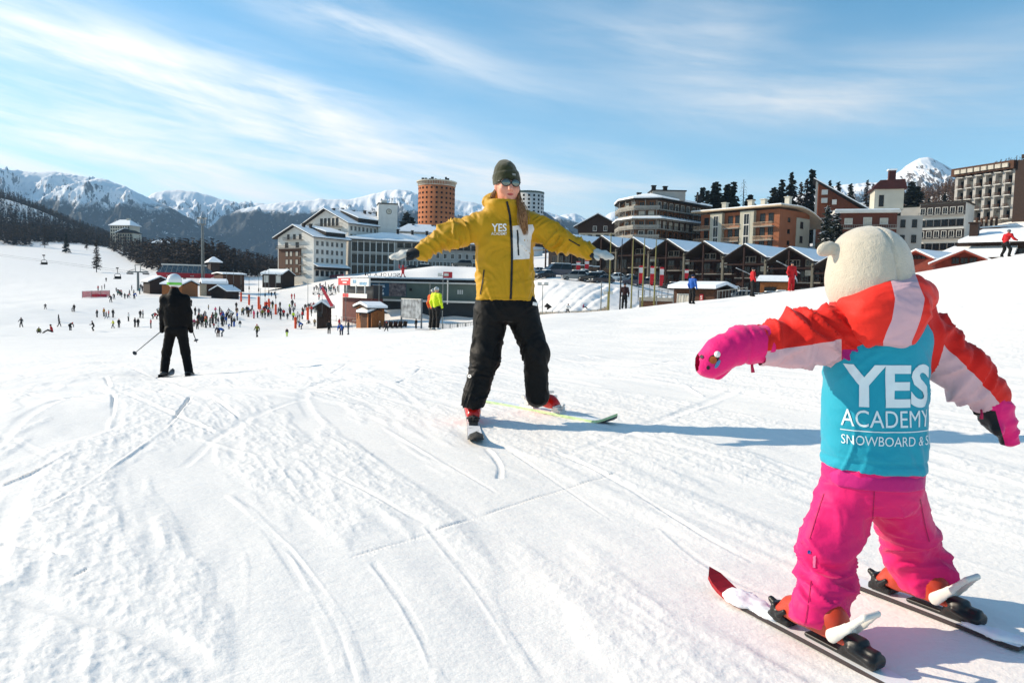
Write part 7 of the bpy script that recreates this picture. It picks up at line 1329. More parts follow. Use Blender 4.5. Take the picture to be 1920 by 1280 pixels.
for lb, lst in seen.items():
    if len(lst) < 2: continue
    for i, (_, o) in enumerate(sorted(lst, key=lambda t: t[0])):
        o['label'] = (['leftmost', 'second from left', 'third from left', 'fourth from left', 'fifth from left', 'sixth from left', 'seventh from left', 'eighth from left', 'ninth from left', 'tenth from left'][i] if i < len(lst)-1 else 'rightmost')+' '+lb.replace('person all', 'one all').replace('person in', 'one in').replace(' standing', '')
person(1064, 594, -21, 'white', 'black', 'ski', 0.4, 'black', label='small child in white and black skiing below the snow bank', group='people below the snow bank'); person(1094, 578, -9, 'magenta', 'black', 'sit', 1.2, label='child in magenta sitting on the snow bank', group='people below the snow bank')
for x, sd_ in ((734.5, 'left'), (738, 'right')): person(x, 509, 5.5, 'black', 'black', 'stand', label=f'{sd_} one of two tiny dark figures on the shaded snow below the hotel wing', group='people below the hotel wing')
# ---- nearer people, each part its own mesh
def build_fig(J, name, label, origin, cols, h, s=1.0, wr=.012, hatcol=None, bulk=1.0, tw=1.0):
    """J in world metres"""
    e = empty(name, origin, label, 'person'); F = fig(J, s, bulk, tw); pts = np.array([J[k] for k in J]); ks = dict(jacket=['shL', 'shR', 'elL', 'elR', 'haL', 'haR', 'pel', 'neck'], trousers=['hiL', 'hiR', 'knL', 'knR', 'anL', 'anR', 'pel'], skin=['head', 'neck'], hat=['head'], gloves=['haL', 'haR'], boots=['anL', 'anR'])
    nm = dict(jacket='jacket', trousers='trousers', skin='body', hat='helmet', gloves='gloves', boots='boots')
    for k, f in F.items():
        q = np.array([J[i] for i in ks[k]]); lo = q.min(0)-.26*s; hi = q.max(0)+.26*s
        if k in ('gloves', 'boots'):
            for sd_ in 'LR':
                jj = 'ha' if k == 'gloves' else 'an'; c = np.array(J[jj+sd_]); K = Skin(f, c-.26*s, c+.26*s, h, 1)
                K.build(k[:-1], cols[k], e, origin)
            continue
        K = Skin(f, lo, hi, h, 2)
        if k in ('jacket', 'trousers'): K.disp(lambda P: wrinkle(P, (.2, .1, 1), 9/s, 3, 7)*wr*3)
        K.build(nm[k], cols[k], e, origin)
    return e, F
def px_joints(d, **kw): return {k: Wp(v[0], v[1], d+(v[2] if len(v) > 2 else 0)) for k, v in kw.items()}
def man_in_black():
    f = ray_ground(331, 706); d = f.y; s = 1.0
    J = px_joints(d, pel=(330, 606), chest=(329, 572), neck=(327, 545), head=(326.5, 528), shL=(309, 561), shR=(347, 561), elL=(305, 586, .02), elR=(353, 586, .02), haL=(304, 612, .10), haR=(357, 612, .10), hiL=(321, 618), hiR=(340, 618), knL=(312.5, 660, .06), knR=(348, 660, .06), anL=(308, 696), anR=(354, 696))
    # he looks away: feet and goggles point to +y, so mirror the figure's front
    BK = cloth('ski_black', '0a0a0c', rough=.7, sheen=0, spec=.15); cols = dict(jacket=BK, trousers=BK, skin=cloth('scarf_red', '5a1a14', rough=.9), hat=mat('helmet_white', 'dde0e0', .25, .05, 6, spec=.5), gloves=BK, boots=mat('boot_grey', '3b3d40', .4, .3, 12))
    J2 = {k: np.array([v[0], 2*d-v[1], v[2]]) for k, v in J.items()}
    e, F = build_fig(J2, 'person', 'skier in black seen from behind with white helmet, poles in both hands', (f.x, d, f.z), cols, .02, 1.0, .004, bulk=1.0, tw=1.42)
    e.scale = (1, -1, 1)
    for c in list(e.children):
        if c.name.startswith('helmet'): bpy.data.objects.remove(c)
    hh = np.array(J['head'])-np.array((f.x, d, f.z)); K = Skin(s_union([s_ell((hh[0], -hh[1]-.01, hh[2]+.02), (.125, .14, .13)), s_ell((hh[0], -hh[1]-.04, hh[2]-.03), (.115, .10, .09))], .03), hh*np.array((1, -1, 1))-.2, hh*np.array((1, -1, 1))+.2, .014, 2); K.build('helmet', cols['hat'], e)
    for c in e.children: c.data.flip_normals()
    hd = Vector(J['head'])-Vector((f.x, d, f.z)); b = MB(); n = 20
    for i in range(n):
        a0, a1 = 2*math.pi*i/n, 2*math.pi*(i+1)/n; P = lambda a, z, k: (hd.x+.126*k*math.cos(a), -(hd.y+.012+.142*k*math.sin(a)), hd.z+z-.06); b.add([P(a0, .0, 1), P(a1, .0, 1), P(a1, .045, 1.0), P(a0, .045, 1.0)], [(0, 1, 2, 3)])
    st = b.build('goggle_strap', mat('strap_green', '6fc24a', .6), e); sm = st.modifiers.new('s', 'SOLIDIFY'); sm.thickness = .012; sm.offset = 1
    PO = mat('pole_grey', '4a4c4e', .4, .2, 20, metal=.4)
    for hx, hy, tx, ty, lb in ((303, 620, 250, 664, 'ski pole held out to the left by the man in black'), (360, 618, 369, 642, 'ski pole hanging from the right hand of the man in black')):
        a = V(hx, hy, d+.12); b_ = V(tx, ty, d+(.5 if tx < 300 else .25)); t = empty('ski_pole', b_, lb, 'ski pole', 'poles of the man in black'); MB().tube([a-b_, Vector((0, 0, 0))], [.011, .007], 8).build('shaft', PO, t); dr = (a-b_).normalized(); MB().tube([a-b_-dr*.01, a-b_+dr*.12], .017, 8).build('grip', BK, t)
        MB().tube([dr*.05, dr*.062], [.045, .03], 12).build('basket', PO, t)
    for px, py, tp, lb in ((306, 708, -.26, 'left ski of the man in black, tip lifted'), (354, 705, -.40, 'right ski of the man in black')):
        g = ray_ground(px, py); M = ski_matrix(g+Vector((0, 0, .01)), Vector((tp, 1.0, -.055))); e2 = empty('ski', g, lb, 'ski', 'skis of the man in black'); e2.matrix_world = M; vs, fs = ski_shape(.85, .75, .11, .16, .10, .018); MB().add(vs, fs).build('blade', mat('ski_dark', '55585c', .35, .5, 6, col2='1c1d20'), e2); MB().box(-.25, .2, -.035, .035, .018, .06).build('binding', BK, e2)
man_in_black()
def bystanders():
    def stand(px, py, hpx, real, cols, lb, kind='stand', rz=0.0, nm='person', h=.03, flip=False, scale=None):
        d = real*FPX/hpx; q = far_ground(px, py, d*.7, d*1.4); s = real/1.75; J = pose(kind); c, sn = math.cos(rz), math.sin(rz); W3 = {k: np.array([q.x+(v[0]*c-v[1]*sn)*s, q.y+(v[0]*sn+v[1]*c)*s, q.z+v[2]*s]) for k, v in J.items()}
        # local build then rotate: keep the figure's own front
        L = {k: np.array(v)*s for k, v in J.items()}; e, F = build_fig(L, nm, lb, (0, 0, 0), cols, h, s, .012); e.location = q; e.rotation_euler = (0, 0, rz); return e, q, s
    B = cl('black'); sk_ = SKN
    YEL = cloth('hi_vis', 'c4d90f', rough=.7); wb = mat('helmet_black_white', '17181a', .3, .4, 14, col2='cfd2d2')
    e, q, s = stand(817, 619, 76, 1.72, dict(jacket=YEL, trousers=B, skin=sk_, hat=wb, gloves=B, boots=cl('white')), 'skier in bright yellow-green jacket and helmet standing at the crest', 'stand', 2.5)
    for k in (-.13, .13):
        t = empty('ski', q+Vector((k, 0, .02)), f'ski of the yellow-green skier, {"left" if k < 0 else "right"} one in the photo', 'ski', 'skis of the yellow-green skier'); t.rotation_euler = (0, 0, math.radians(20)); vs, fs = ski_shape(.8, .7, .10); MB().add(vs, fs).build('blade', mat('ski_dark', '55585c', .35, .5, 6, col2='1c1d20'), t)
    stand(811, 619, 74, 1.68, dict(jacket=cl('orange'), trousers=B, skin=sk_, hat=wb, gloves=B, boots=cl('white')), 'second skier almost hidden behind the yellow-green one', 'stand', 2.5)
    stand(1170, 586, 33.5, 1.78, dict(jacket=mat('jacket_maroon', '2a1216', .8), trousers=B, skin=sk_, hat=B, gloves=B, boots=B), 'man in dark maroon jacket beside a flagpole on the crest', 'stand', 2.9)
    stand(1297, 570, 39, 1.75, dict(jacket=cl('blue'), trousers=B, skin=sk_, hat=cl('navy'), gloves=B, boots=B), 'person in blue jacket at the crest in front of the ski-school cabin', 'stand', 2.2)
    stand(1410, 556, 43, 1.75, dict(jacket=cl('red'), trousers=B, skin=sk_, hat=cl('charcoal'), gloves=B, boots=B), 'man in red jacket and black trousers carrying skis on his shoulder at the crest', 'stand', 1.6)
    stand(1483, 546, 47, 1.78, dict(jacket=cl('red'), trousers=cl('red'), skin=sk_, hat=cl('charcoal'), gloves=B, boots=cl('red')), 'ski teacher all in red with skis over the shoulders at the crest', 'stand', .2)
    stand(1885, 482, 50, 1.78, dict(jacket=cl('red'), trousers=B, skin=sk_, hat=cl('grey'), gloves=B, boots=B), 'skier in red top on the crest at the right edge', 'ski', 1.9)
    SK = mat('ski_pair_grey', 'b9bcbe', .35, .5, 6, col2='3c3e42')
    for a, b, d, lb in (((1380, 502), (1420, 521), 55, 'pair of skis on the shoulder of the man in red and black'), ((1456, 489), (1500, 512), 50, 'pair of skis across the shoulders of the ski teacher in red')):
        P, Q = V(*a, d), V(*b, d); t = empty('ski_pair', P, lb, 'skis'); dr = Q-P
        for k in (-.02, .02): MB().tube([Vector((0, k, 0)), dr*.5+Vector((0, k, .02)), dr+Vector((0, k, 0))], [.035, .03, .045], 5).build('ski', SK, t)
    P = V(1882, 480, 46.5); t = empty('ski_pole', P, 'ski pole planted by the skier at the right edge', 'ski pole'); MB().tube([(.25, 0, -.05), (.35, 0, 1.1)], .015, 6).build('shaft', MET, t)
bystanders()
# ------------------------------------------------------------------ poles, flags, fences, lift, cars
def up_to(p, ytop, px): return Wp(px, ytop, p.y)[2]-p.z
ORG_ = mat('pad_orange', 'd8481a', .7, .15, 4); STL = mat('pole_steel', '777a78', .5, .2, 3, metal=.5)
for i, (px, yb, yp, yt) in enumerate([(438, 560, 545, 505), (452, 566, 548, 507), (467, 572, 552, 505), (485, 580, 556, 512), (488, 586, 571, 540), (497, 584, 566, 508), (504, 580, 560, 500), (517, 590, 570, 512), (577, 600, 576, 527), (554, 616, 594, 590)]):
    p = far_ground(px, yb, 60, 260); e = empty('practice_pole', p, ['leftmost slim', 'second slim', 'third slim', 'tall thick', 'short low', 'fifth tall', 'sixth tall', 'tall right-hand', 'lone tall terrace-side', 'stubby lowest'][i]+' pole with orange foam pad on the practice area', 'pole', 'padded practice poles')
    h = up_to(p, yt, px); hp = up_to(p, yp, px); w = (yb-yp)*p.y/FPX*.055+.10; MB().tube([(0, 0, -.2), (0, 0, h)], .05, 8).build('pole', STL, e); MB().tube([(0, 0, .05), (0, 0, .12), (0, 0, hp-.08), (0, 0, hp)], [w*.8, w, w, w*.8], 10).build('foam_pad', ORG_, e, True)
    if yt < 515: MB().tube([(0, 0, hp+1.2), (0, 0, hp+1.35), (0, 0, hp+2.0), (0, 0, hp+2.1)], [.05, .16, .12, .05], 8).build('winch_box', RFD, e, True)
for px, yb, yt, lb in ((425, 556, 508, 'thin bare steel pole by the tall brown cabin'), (604, 612, 560, 'thin post with grey sign by the narrow cabin'), (648, 612, 545, 'thin post in front of the kiosk'), (710, 612, 530, 'thin tall mast in front of the wall poster'), (805, 612, 530, 'thin tall mast left of the yellow-green skier'), (829, 612, 517, 'tall lamp mast right of the yellow-green skier'), (1016, 596, 534, 'lamp mast beside the instructor\'s trousers'), (1126, 592, 527, 'slim steel pole left of the flagpoles')):
    p = far_ground(px, yb, 60, 260) if px < 720 else gpt(px, 96 if px < 1000 else 92 if px < 1100 else 66); e = empty('mast', p, lb, 'mast'); h = up_to(p, yt, px); MB().tube([(0, 0, -.2), (0, 0, h)], [.06, .045], 8).build('pole', STL, e)
    if px in (1016, 829): [MB().box(x, x+.55, -.2, .2, h, h+.35).build('lamp', FRW, e) for x in (-.7, .15)]; MB().tube([(-.7, 0, h-.02), (.7, 0, h-.02)], .04, 6).build('crossbar', STL, e)
    if px == 1016: MB().tube([(.25, 0, h*.42), (.6, 0, h*.46), (.95, 0, h*.42), (.6, 0, h*.34)], [.05, .3, .3, .05], 8).build('loudspeaker', RFD, e)
    if px == 604: MB().box(-.35, .35, -.06, -.05+.02, h*.5, h*.75).build('sign', MET, e)
FLG = mat('flagpole_olive', '77713e', .6, .25, 3)
for i, (px, yt, d) in enumerate([(1146, 437, 63), (1167, 448, 66), (1188, 448, 64), (1209, 448, 62), (1231, 450, 60)]):
    p = gpt(px-5, d); e = empty('flagpole', p, ['leftmost', 'second', 'middle', 'fourth', 'rightmost'][i]+' of five bare olive flagpoles on the crest', 'flagpole', 'flagpoles on the crest'); h = up_to(p, yt, px); tx = (Wp(px, yt, p.y)[0]-p.x)*.6
    MB().tube([(0, 0, -.4), (tx*.5, 0, h*.5), (tx, 0, h)], [.075, .06, .035], 8).build('pole', FLG if i != 1 else RFD, e, True); MB().tube([(tx, 0, h), (tx, 0, h+.08)], [.06, .02], 8).build('finial', STL, e)
p = gpt(1139, 66); e = empty('signpost', p, 'post with double white sign box between the left flagpoles', 'sign'); h = up_to(p, 546, 1139); MB().tube([(0, 0, -.3), (0, 0, h)], .06, 8).build('post', FLG, e); [MB().box(x, x+.36, -.12, .12, h-.28, h).build('sign_box', FRW, e) for x in (-.42, .06)]
RF = mat('banner_red', 'c01824', .65, .12, 2); WF = mat('banner_white', 'd5cfcc', .65, .06, 2)
for i, (px, yt, yb, d) in enumerate([(1201, 498, 532, 112), (1222, 499, 534, 110), (1240, 501, 536, 108), (1084, 490, 508, 150), (1100, 488, 506, 150), (1287, 505, 522, 120)]):
    q = V(px, yb, d); z1 = Wp(px, yt, d)[2]-q.z; g0 = gz(q.x, q.y)-q.z; e = empty('banner_flag', q, ['left', 'middle', 'right'][i]+' red and white upright banner by the sun deck' if i < 3 else ['tattered red banner at the market stalls', 'bright red banner at the market stalls', 'small red feather banner under the zigzag hall'][i-3], 'banner', 'red banners'); wd = 8*d/FPX
    MB().tube([(-wd/2, 0, g0-.2), (-wd/2, 0, z1+.1)], .035, 6).build('pole', STL, e)
    b = MB(); n = 10
    for j in range(n):
        za, zb = z1*j/n, z1*(j+1)/n; f = lambda z: .05*math.sin(z*3+i); w2 = lambda z: wd*(.75+.25*min(1, z/(z1*.4)))
        b.add([(-wd/2+.04, f(za), za), (-wd/2+w2(za), f(za)+.05, za), (-wd/2+w2(zb), f(zb)+.05, zb), (-wd/2+.04, f(zb), zb)], [(0, 1, 2, 3)], 1 if n*.55 < j < n*.85 else 0)
    o = b.build('cloth', [RF, WF], e); m = o.modifiers.new('s', 'SOLIDIFY'); m.thickness = .02
def fence(pts, label, hgt_=1.1, step=1.6, m=STL, band=None, pick=None, name='fence'):
    P = [far_ground(a, b, 40, 300) if len(q) == 2 else gpt(a, q[2]) for q in pts for a, b in [q[:2]]]; e = empty(name, P[0], label, 'fence')
    for a, b in zip(P[:-1], P[1:]):
        L = (b-a).length; n = max(1, int(L/step))
        for i in range(n+1):
            p = a.lerp(b, i/n); z = gz(p.x, p.y); MB().tube([(p.x-P[0].x, p.y-P[0].y, z-P[0].z-.2), (p.x-P[0].x, p.y-P[0].y, z-P[0].z+hgt_)], .045, 6).build('post', m, e)
        za, zb = gz(a.x, a.y)-P[0].z, gz(b.x, b.y)-P[0].z; A, B = Vector((a.x-P[0].x, a.y-P[0].y, za)), Vector((b.x-P[0].x, b.y-P[0].y, zb)); U = Vector((0, 0, 1))
        for zz in (.12, hgt_-.05): MB().tube([A+U*zz, B+U*zz], .03, 5).build('rail', m, e)
        if pick:
            k = int(L/pick)
            if k: 
                b_ = MB()
                for i in range(k): p = A.lerp(B, (i+.5)/k); b_.tube([p+U*.1, p+U*(hgt_-.06)], .022, 4)
                tag(b_.build('bars', m, e), kind='stuff')
        if band: o = MB().add([A+U*.2, B+U*.2, B+U*(hgt_-.12), A+U*(hgt_-.12)], [(0, 1, 2, 3)]).build('net', band, e); s = o.modifiers.new('s', 'SOLIDIFY'); s.thickness = .02
def net_mat(name, c):
    m = mat(name, c, .8, .15, 3); m2 = m; nt = m.node_tree; N = nt.nodes; L = nt.links; b = N['Principled BSDF']; tc = N.new('ShaderNodeTexCoord'); ck = N.new('ShaderNodeTexChecker'); ck.inputs['Scale'].default_value = 7; L.new(tc.outputs['Object'], ck.inputs['Vector']); ck.inputs[1].default_value = (1, 1, 1, 1); ck.inputs[2].default_value = (.35, .35, .35, 1); L.new(ck.outputs[0], b.inputs['Alpha']); return m
NR = net_mat('net_red', 'c43a4e'); NB = net_mat('net_brown', '6d6250')
fence([(154, 559), (206, 557)], 'red safety net around a pylon foot on the left piste', 1.8, 2.2, STL, NR); p = far_ground(186, 557, 60, 300); e = empty('crash_pad', p, 'red and orange crash pad inside the red net', 'pad'); MB().box(-1.8, -.3, -.3, .3, 0, .8).build('orange_block', ORG_, e); MB().box(-.29, 1.8, -.3, .3, 0, .75).build('red_block', mat('pad_red', 'a3182e', .7), e)
fence([(552, 523), (645, 521)], 'long fence with dark red netting below the hotel', 1.5, 2.6, STL, net_mat('net_maroon', '7c3048'))
fence([(826, 0, 92), (888, 0, 96)], 'grey crowd barrier right of the yellow-green skier, rear row', 1.2, 2.0, STL, None, .35); fence([(830, 0, 84), (858, 0, 80), (888, 0, 76)], 'grey crowd barrier right of the yellow-green skier, front row', 1.2, 2.0, STL, None, .35)
fence([(1012, 0, 97), (1060, 0, 90), (1120, 0, 80), (1140, 0, 74)], 'brown netting fence at the foot of the snow bank', 1.3, 1.8, STL, NB); fence([(1200, 0, 66), (1262, 0, 64)], 'wire fence along the crest below the sun deck', 1.1, 1.6, STL, None); fence([(1345, 0, 62), (1400, 0, 60)], 'metal railing at the crest right of the ski-school cabin', 1.1, 1.4, STL, None, .3)
fence([(612, 600), (660, 606), (700, 612)], 'rope barrier posts in front of the ticket huts', 1.0, 2.4, STL); fence([(660, 613), (760, 614)], 'thin bar fence on the flat snow below the ticket huts', 1.1, 1.8, STL)
# floodlight mast
p = far_ground(379, 533, 150, 320); e = empty('floodlight_mast', p, 'tall grey floodlight mast rising behind the red lift station', 'light mast'); h = up_to(p, 421, 379); MB().tube([(0, 0, -1), (.0, 0, h)], [.42, .26], 10).build('pole', STL, e); MB().tube([(.75, .2, -1), (.55, .2, h)], [.2, .14], 8).build('ladder', STL, e); MB().prismz([(1.5*math.cos(a), 1.5*math.sin(a)) for a in np.linspace(0, 6.283, 10, endpoint=False)], h, h+.25).build('platform', STL, e)
for i in range(8): a = i*math.pi/4; MB().tube([(1.5*math.cos(a), 1.5*math.sin(a), h+.25), (1.5*math.cos(a), 1.5*math.sin(a), h+2.3)], .06, 5).box(1.5*math.cos(a)-.35, 1.5*math.cos(a)+.35, 1.5*math.sin(a)-.3, 1.5*math.sin(a)+.3, h+2.2, h+2.8).build('floodlight', MET if i % 2 else FRW, e)
# chairlift
p = far_ground(259, 545, 120, 260); e = empty('lift_pylon', p, 'grey chairlift pylon with crossarm above the lift queue', 'pylon'); h = up_to(p, 511, 259); k = p.y/FPX
MB().tube([(0, 0, -1), (0, 0, h)], [.42, .34], 10).build('column', STL, e); MB().box(-19*k, 19*k, -.3, .3, h, h+2.4*k).build('crossarm', STL, e)
for s in (-1, 1): MB().tube([(s*4*k, 0, h), (s*5.5*k, 0, h+14*k)], .12, 6).build('mast', STL, e)
MB().tube([(-5.5*k, 0, h+14*k), (5.5*k, 0, h+14*k)], .12, 6).build('top_bar', STL, e)
for s in (-1, 1): MB().tube([(s*19*k, 0, h+.3), (s*11*k, 0, h+5*k), (s*4.5*k, 0, h+6*k)], .09, 6).build('brace', STL, e); MB().box(s*15*k-1.6*k, s*15*k+1.6*k, -1.6, 1.6, h-.6, h-.1).build('sheave_train', MET, e)
A_ = V(-250, 440, 420); cab = [(p.x-17*k, p.y, p.z+h-.2), (p.x+17*k, p.y, p.z+h-.2)]
for c, lb, off in ((cab[0], 'left haul cable of the chairlift', 0), (cab[1], 'right haul cable of the chairlift', 6)):
    c = Vector(c); B_ = A_+Vector((off, 0, 6)); t = empty('lift_cable', c, lb, 'cable', 'chairlift cables'); S_ = V(300, 505, 290)-c; MB().tube([S_, Vector((0, 0, 0)), (B_-c)*.5+Vector((0, 0, -4)), B_-c], .03, 4).build('cable', RFD, t)
for px, y0, y1, lb in ((82, 479, 496, 'empty chairlift chair hanging over the left slope'), (220, 503, 523, 'chairlift chair with riders above the left piste')):
    d = 190 if px < 100 else 185; q = V(px, y0, d); t = empty('lift_chair', q, lb, 'lift chair'); k2 = d/FPX; H_ = (y1-y0)*k2; MB().tube([(0, 0, 0), (.1, 0, -H_*.5)], .07, 6).box(-.25, .25, -.2, .2, -.1, .2).build('hanger', RFD, t); MB().tube([(-.7, 0, -H_*.95), (-.7, 0, -H_*.6), (-.3, 0, -H_*.5), (.5, 0, -H_*.5), (.8, 0, -H_*.6), (.8, 0, -H_*.95)], .07, 6).build('frame', RFD, t); MB().box(-.75, .85, -.5, .2, -H_, -H_*.93).box(-.75, .85, .15, .25, -H_*.93, -H_*.74).build('seat', RFD, t)
# ---- cars
def car_proto(kind):
    L, Wd, Hh = dict(car=(4.3, 1.75, 1.48), suv=(4.5, 1.85, 1.72), van=(5.6, 2.0, 2.45))[kind]; x = L/2; w = Wd/2
    prof = dict(car=[(-x, .45), (-x+.05, .85), (-x+.9, .95), (x-1.1, .98), (x-.15, .80), (x, .55), (x-.05, .28), (-x+.05, .28)], suv=[(-x, .5), (-x+.03, 1.05), (-x+.3, 1.1), (x-1.1, 1.1), (x-.12, .95), (x, .6), (x-.05, .32), (-x+.05, .32)], van=[(-x, .5), (-x+.03, 1.35), (-x+.2, 1.4), (x-1.0, 1.4), (x-.12, 1.1), (x, .6), (x-.05, .32), (-x+.05, .32)])[kind]
    b = MB().prism(prof, -w, w); zb = prof[2][1]; top = dict(car=[(-x+.35, zb), (-x+1.0, Hh), (x-2.1, Hh), (x-1.25, zb)], suv=[(-x+.12, zb), (-x+.4, Hh), (x-1.9, Hh), (x-1.15, zb)], van=[(-x+.05, zb), (-x+.12, Hh), (x-1.9, Hh), (x-.95, zb)])[kind]
    g = MB(); n = 4; vs = [(a, s*(w-.03 if z == zb else w-.16), z) for s in (-1, 1) for a, z in top]; g.add(vs, [(0, 1, 2, 3)[::-1], (4, 5, 6, 7), (0, 3, 7, 4), (1, 0, 4, 5), (2, 1, 5, 6), (3, 2, 6, 7)])
    r = MB().box(top[1][0]-.02, top[2][0]+.02, -w+.13, w-.13, Hh+.002, Hh+.05)
    for s in (-1, 1):
        for k_ in (.0, .5, 1.0): xa = top[1][0]+(top[2][0]-top[1][0])*k_; xb = top[0][0]+(top[3][0]-top[0][0])*k_; r.tube([(xb, s*(w-.02), zb), (xa, s*(w-.15), Hh+.02)], .05, 4)
    wh = MB(); m = 14; rr = .33 if kind != 'van' else .36; wh.prism([(rr*math.cos(2*math.pi*i/m), rr*math.sin(2*math.pi*i/m)) for i in range(m)], -.1, .1); hub = MB().prism([(rr*.6*math.cos(2*math.pi*i/m), rr*.6*math.sin(2*math.pi*i/m)) for i in range(m)], -.115, .115)
    li = MB().box(x-.12, x+.015, -.2, .2, .62, .78); sn = MB().box(top[1][0]+.1, top[2][0]-.1, -w+.2, w-.2, Hh+.06, Hh+.16)
    return dict(b=b, g=g, r=r, wh=wh.mesh('wheel', mat('tyre', '141415', .8)), hub=hub.mesh('rim', MET), li=li.mesh('headlight', FRW), sn=sn.mesh('roof_snow', SNOW), L=L, w=w, rr=rr)
CP = {k: car_proto(k) for k in ('car', 'suv', 'van')}; CB = {}
def car(px, py, d, kind, col, rz, lb, snow=True, z=None):
    C = CP[kind]; P = V(px, py, d); g = gz(P.x, P.y); P.z = g if z is None else z; k = (kind, col)
    if k not in CB: m = mat('paint_'+col, CLR.get(col, '888888'), .3, .06, 2, spec=.5, coat=.6); CB[k] = (C['b'].mesh('body', m), C['g'].mesh('windows', GLS), C['r'].mesh('roof', m))
    e = empty('parked_van' if kind == 'van' else 'parked_car', P, lb, 'van' if kind == 'van' else 'car', 'vehicles parked before the zigzag hall', rz); inst('body', CB[k][0], e); inst('windows', CB[k][1], e); inst('roof', CB[k][2], e)
    for sx in (-1, 1):
        for sy in (-1, 1): w_ = inst('wheel', C['wh'], e, (sx*C['L']*.31, sy*(C['w']-.08), C['rr'])); inst('rim', C['hub'], w_)
    for sy in (-1, 1): inst('headlight', C['li'], e, (0, sy*(C['w']-.3), 0))
    if snow: inst('roof_snow', C['sn'], e)
R_ = math.radians
car(1043, 521, 138, 'van', 'navy', R_(200), 'dark blue panel van parked in the row left of the snow bank')
for i, (px, py, d, kd, c, a, lb) in enumerate([(1020, 520, 135, 'car', 'charcoal', 215, 'charcoal car parked left of the blue van'), (1006, 518, 139, 'car', 'black', 215, 'black car parked second left of the blue van'), (992, 516, 143, 'car', 'grey', 215, 'grey car parked third left of the blue van'), (1030, 512, 152, 'suv', 'black', 200, 'black off-roader behind the blue van'), (1005, 509, 156, 'car', 'white', 200, 'snow-covered white car in the rear row left of the blue van'),
  (1076, 527, 131, 'suv', 'grey', 185, 'grey off-roader with its nose to the snow bank'), (1108, 529, 130, 'suv', 'black', 190, 'black off-roader right of the grey one at the snow bank'), (1128, 531, 128, 'car', 'charcoal', 200, 'charcoal car at the right end of the snow-bank row'), (1152, 527, 138, 'car', 'white', 190, 'white snow-capped car behind the left flagpoles'), (1176, 530, 138, 'car', 'grey', 185, 'grey car between the flagpoles'), (1186, 534, 130, 'suv', 'navy', 190, 'navy car half behind the middle flagpole'), (1212, 530, 140, 'car', 'charcoal', 185, 'charcoal car behind the red banners'), (1256, 536, 138, 'car', 'black', 180, 'black car right of the red banners'),
  (1283, 534, 142, 'suv', 'charcoal', 180, 'charcoal off-roader below the zigzag hall'), (1352, 546, 118, 'van', 'white', 178, 'white minibus parked right of the ski-school cabin'), (1388, 549, 112, 'suv', 'grey', 175, 'grey off-roader right of the white minibus'), (1412, 557, 96, 'car', 'white', 172, 'white car just over the crest behind the man in red and black'), (1434, 556, 98, 'car', 'charcoal', 172, 'charcoal car between two white ones over the crest'), (1456, 553, 96, 'car', 'white', 170, 'white car beside the ski teacher in red'), (1310, 536, 140, 'car', 'red', 180, 'red car below the zigzag hall'), (1090, 516, 150, 'car', 'white', 190, 'white car in the rear row behind the grey off-roader'), (1120, 518, 150, 'car', 'grey', 190, 'silver-grey car in the rear row near the market stalls'),
  (768, 514, 168, 'car', 'charcoal', 190, 'charcoal car on the plaza above the red roof figure'), (790, 513, 172, 'suv', 'black', 190, 'black car on the plaza below the hotel wing'), (812, 511, 176, 'car', 'grey', 190, 'grey car on the plaza near the red roof box'), (866, 516, 165, 'suv', 'charcoal', 190, 'dark off-roader on the plaza beside the instructor')]): car(px, py, d, kd, c, R_(a), lb, i % 3 != 1)
# market stalls at the hall's foot
for i, px in enumerate((1062, 1074, 1088, 1102, 1116)):
    p = gpt(px, 158); e = empty('market_stall', p, ['leftmost', 'second', 'middle', 'fourth', 'rightmost'][i]+' dark souvenir stall at the foot of the zigzag hall', 'stall', 'souvenir stalls'); MB().box(-.8, .8, -.4, .8, 0, 1.0).build('counter', WRD, e); MB().box(-.9, .9, -.8, .9, 2.3, 2.42).build('roof', RFD, e); MB().box(-.85, .85, -.75, .85, 2.43, 2.6).build('roof_snow', SNOW, e); [MB().box(x-.05, x+.05, -.7, -.6, 0, 2.3).build('post', WBR, e) for x in (-.8, .8)]
    MB().box(-.6, .6, -.42, -.1, 1.0, 1.5).build('goods', mat('goods', '6a4a3c', .8, .8, 6, col2='b9a48e', detail=6), e)
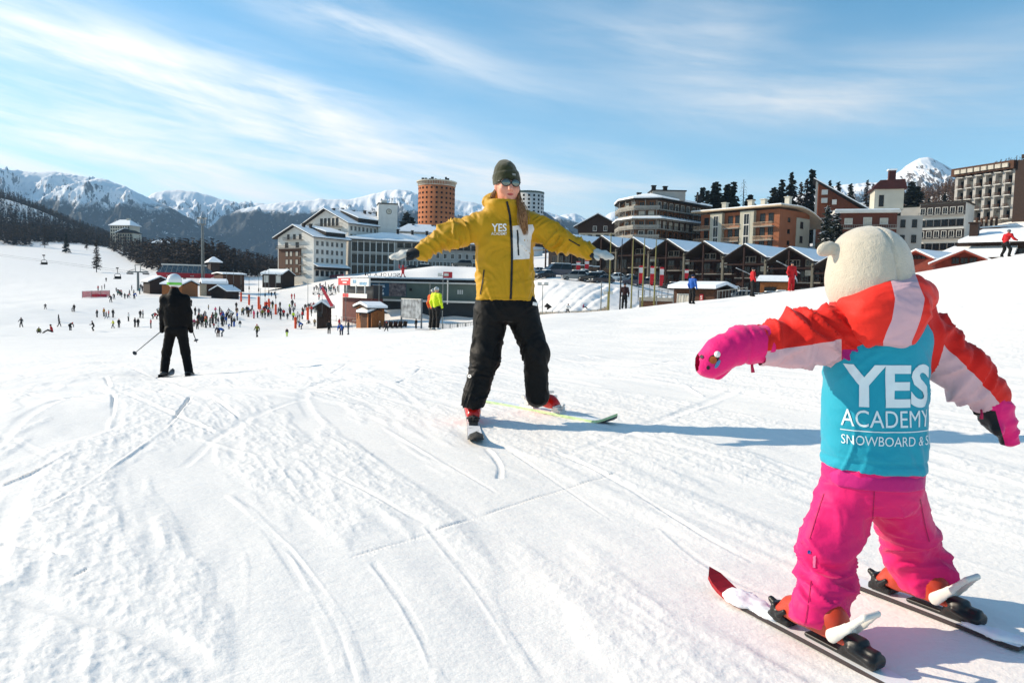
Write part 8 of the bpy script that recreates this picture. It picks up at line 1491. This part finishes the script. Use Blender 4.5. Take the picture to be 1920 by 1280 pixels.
# deck chairs and tables beside the huts
for i in range(9):
    px, d = 722+(i % 5)*9, 104-(i//5)*3; p = gpt(px, d); e = empty('deck_chair', p, f'{"front" if i > 4 else "rear"} row deck chair, number {["one", "two", "three", "four", "five"][i % 5]} from the ticket hut', 'deck chair', 'deck chairs beside the ticket huts', R_(200)); m = WRD if i % 2 else WDK
    MB().box(-.3, .3, -.4, .35, .38, .46).build('seat', m, e); MB().add([(-.3, .35, .46), (.3, .35, .46), (.3, .75, 1.15), (-.3, .75, 1.15), (-.3, .40, .43), (.3, .40, .43), (.3, .80, 1.12), (-.3, .80, 1.12)], [(0, 1, 2, 3), (7, 6, 5, 4), (0, 4, 5, 1), (1, 5, 6, 2), (2, 6, 7, 3), (3, 7, 4, 0)]).build('backrest', m, e)
    for sx in (-.27, .27):
        for sy in (-.35, .3): MB().box(sx-.03, sx+.03, sy-.03, sy+.03, -.05, .38).build('leg', m, e)
for i, (px, py) in enumerate(((592, 552), (603, 553), (615, 554), (627, 552))):
    p = far_ground(px, py, 80, 240); e = empty('terrace_table', p, ['leftmost', 'second', 'third', 'rightmost'][i]+' dark bench table on the snow terrace', 'table', 'terrace tables'); MB().box(-.9, .9, -.4, .4, .7, .78).build('table_top', WDK, e); [MB().box(-.9, .9, s*.75-.14, s*.75+.14, .42, .48).build('bench', WDK, e) for s in (-1, 1)]; [MB().box(x-.05, x+.05, -.8, .8, 0, .42).build('leg', WDK, e) for x in (-.7, .7)]
# ------------------------------------------------------------------ mountain air
def haze():
    b = MB().box(-6500, 6500, -900, 6800, -140, 780); m = bpy.data.materials.new('haze'); m.use_nodes = True; N = m.node_tree.nodes; N.remove(N['Principled BSDF'])
    pv = N.new('ShaderNodeVolumePrincipled'); pv.inputs['Color'].default_value = (.44, .70, 1.0, 1); pv.inputs['Density'].default_value = 8.5e-5; pv.inputs['Anisotropy'].default_value = 0.0
    m.node_tree.links.new(pv.outputs[0], N['Material Output'].inputs['Volume'])
    tag(b.build('haze', m), 'thin blue mountain air', kind='stuff')
haze()
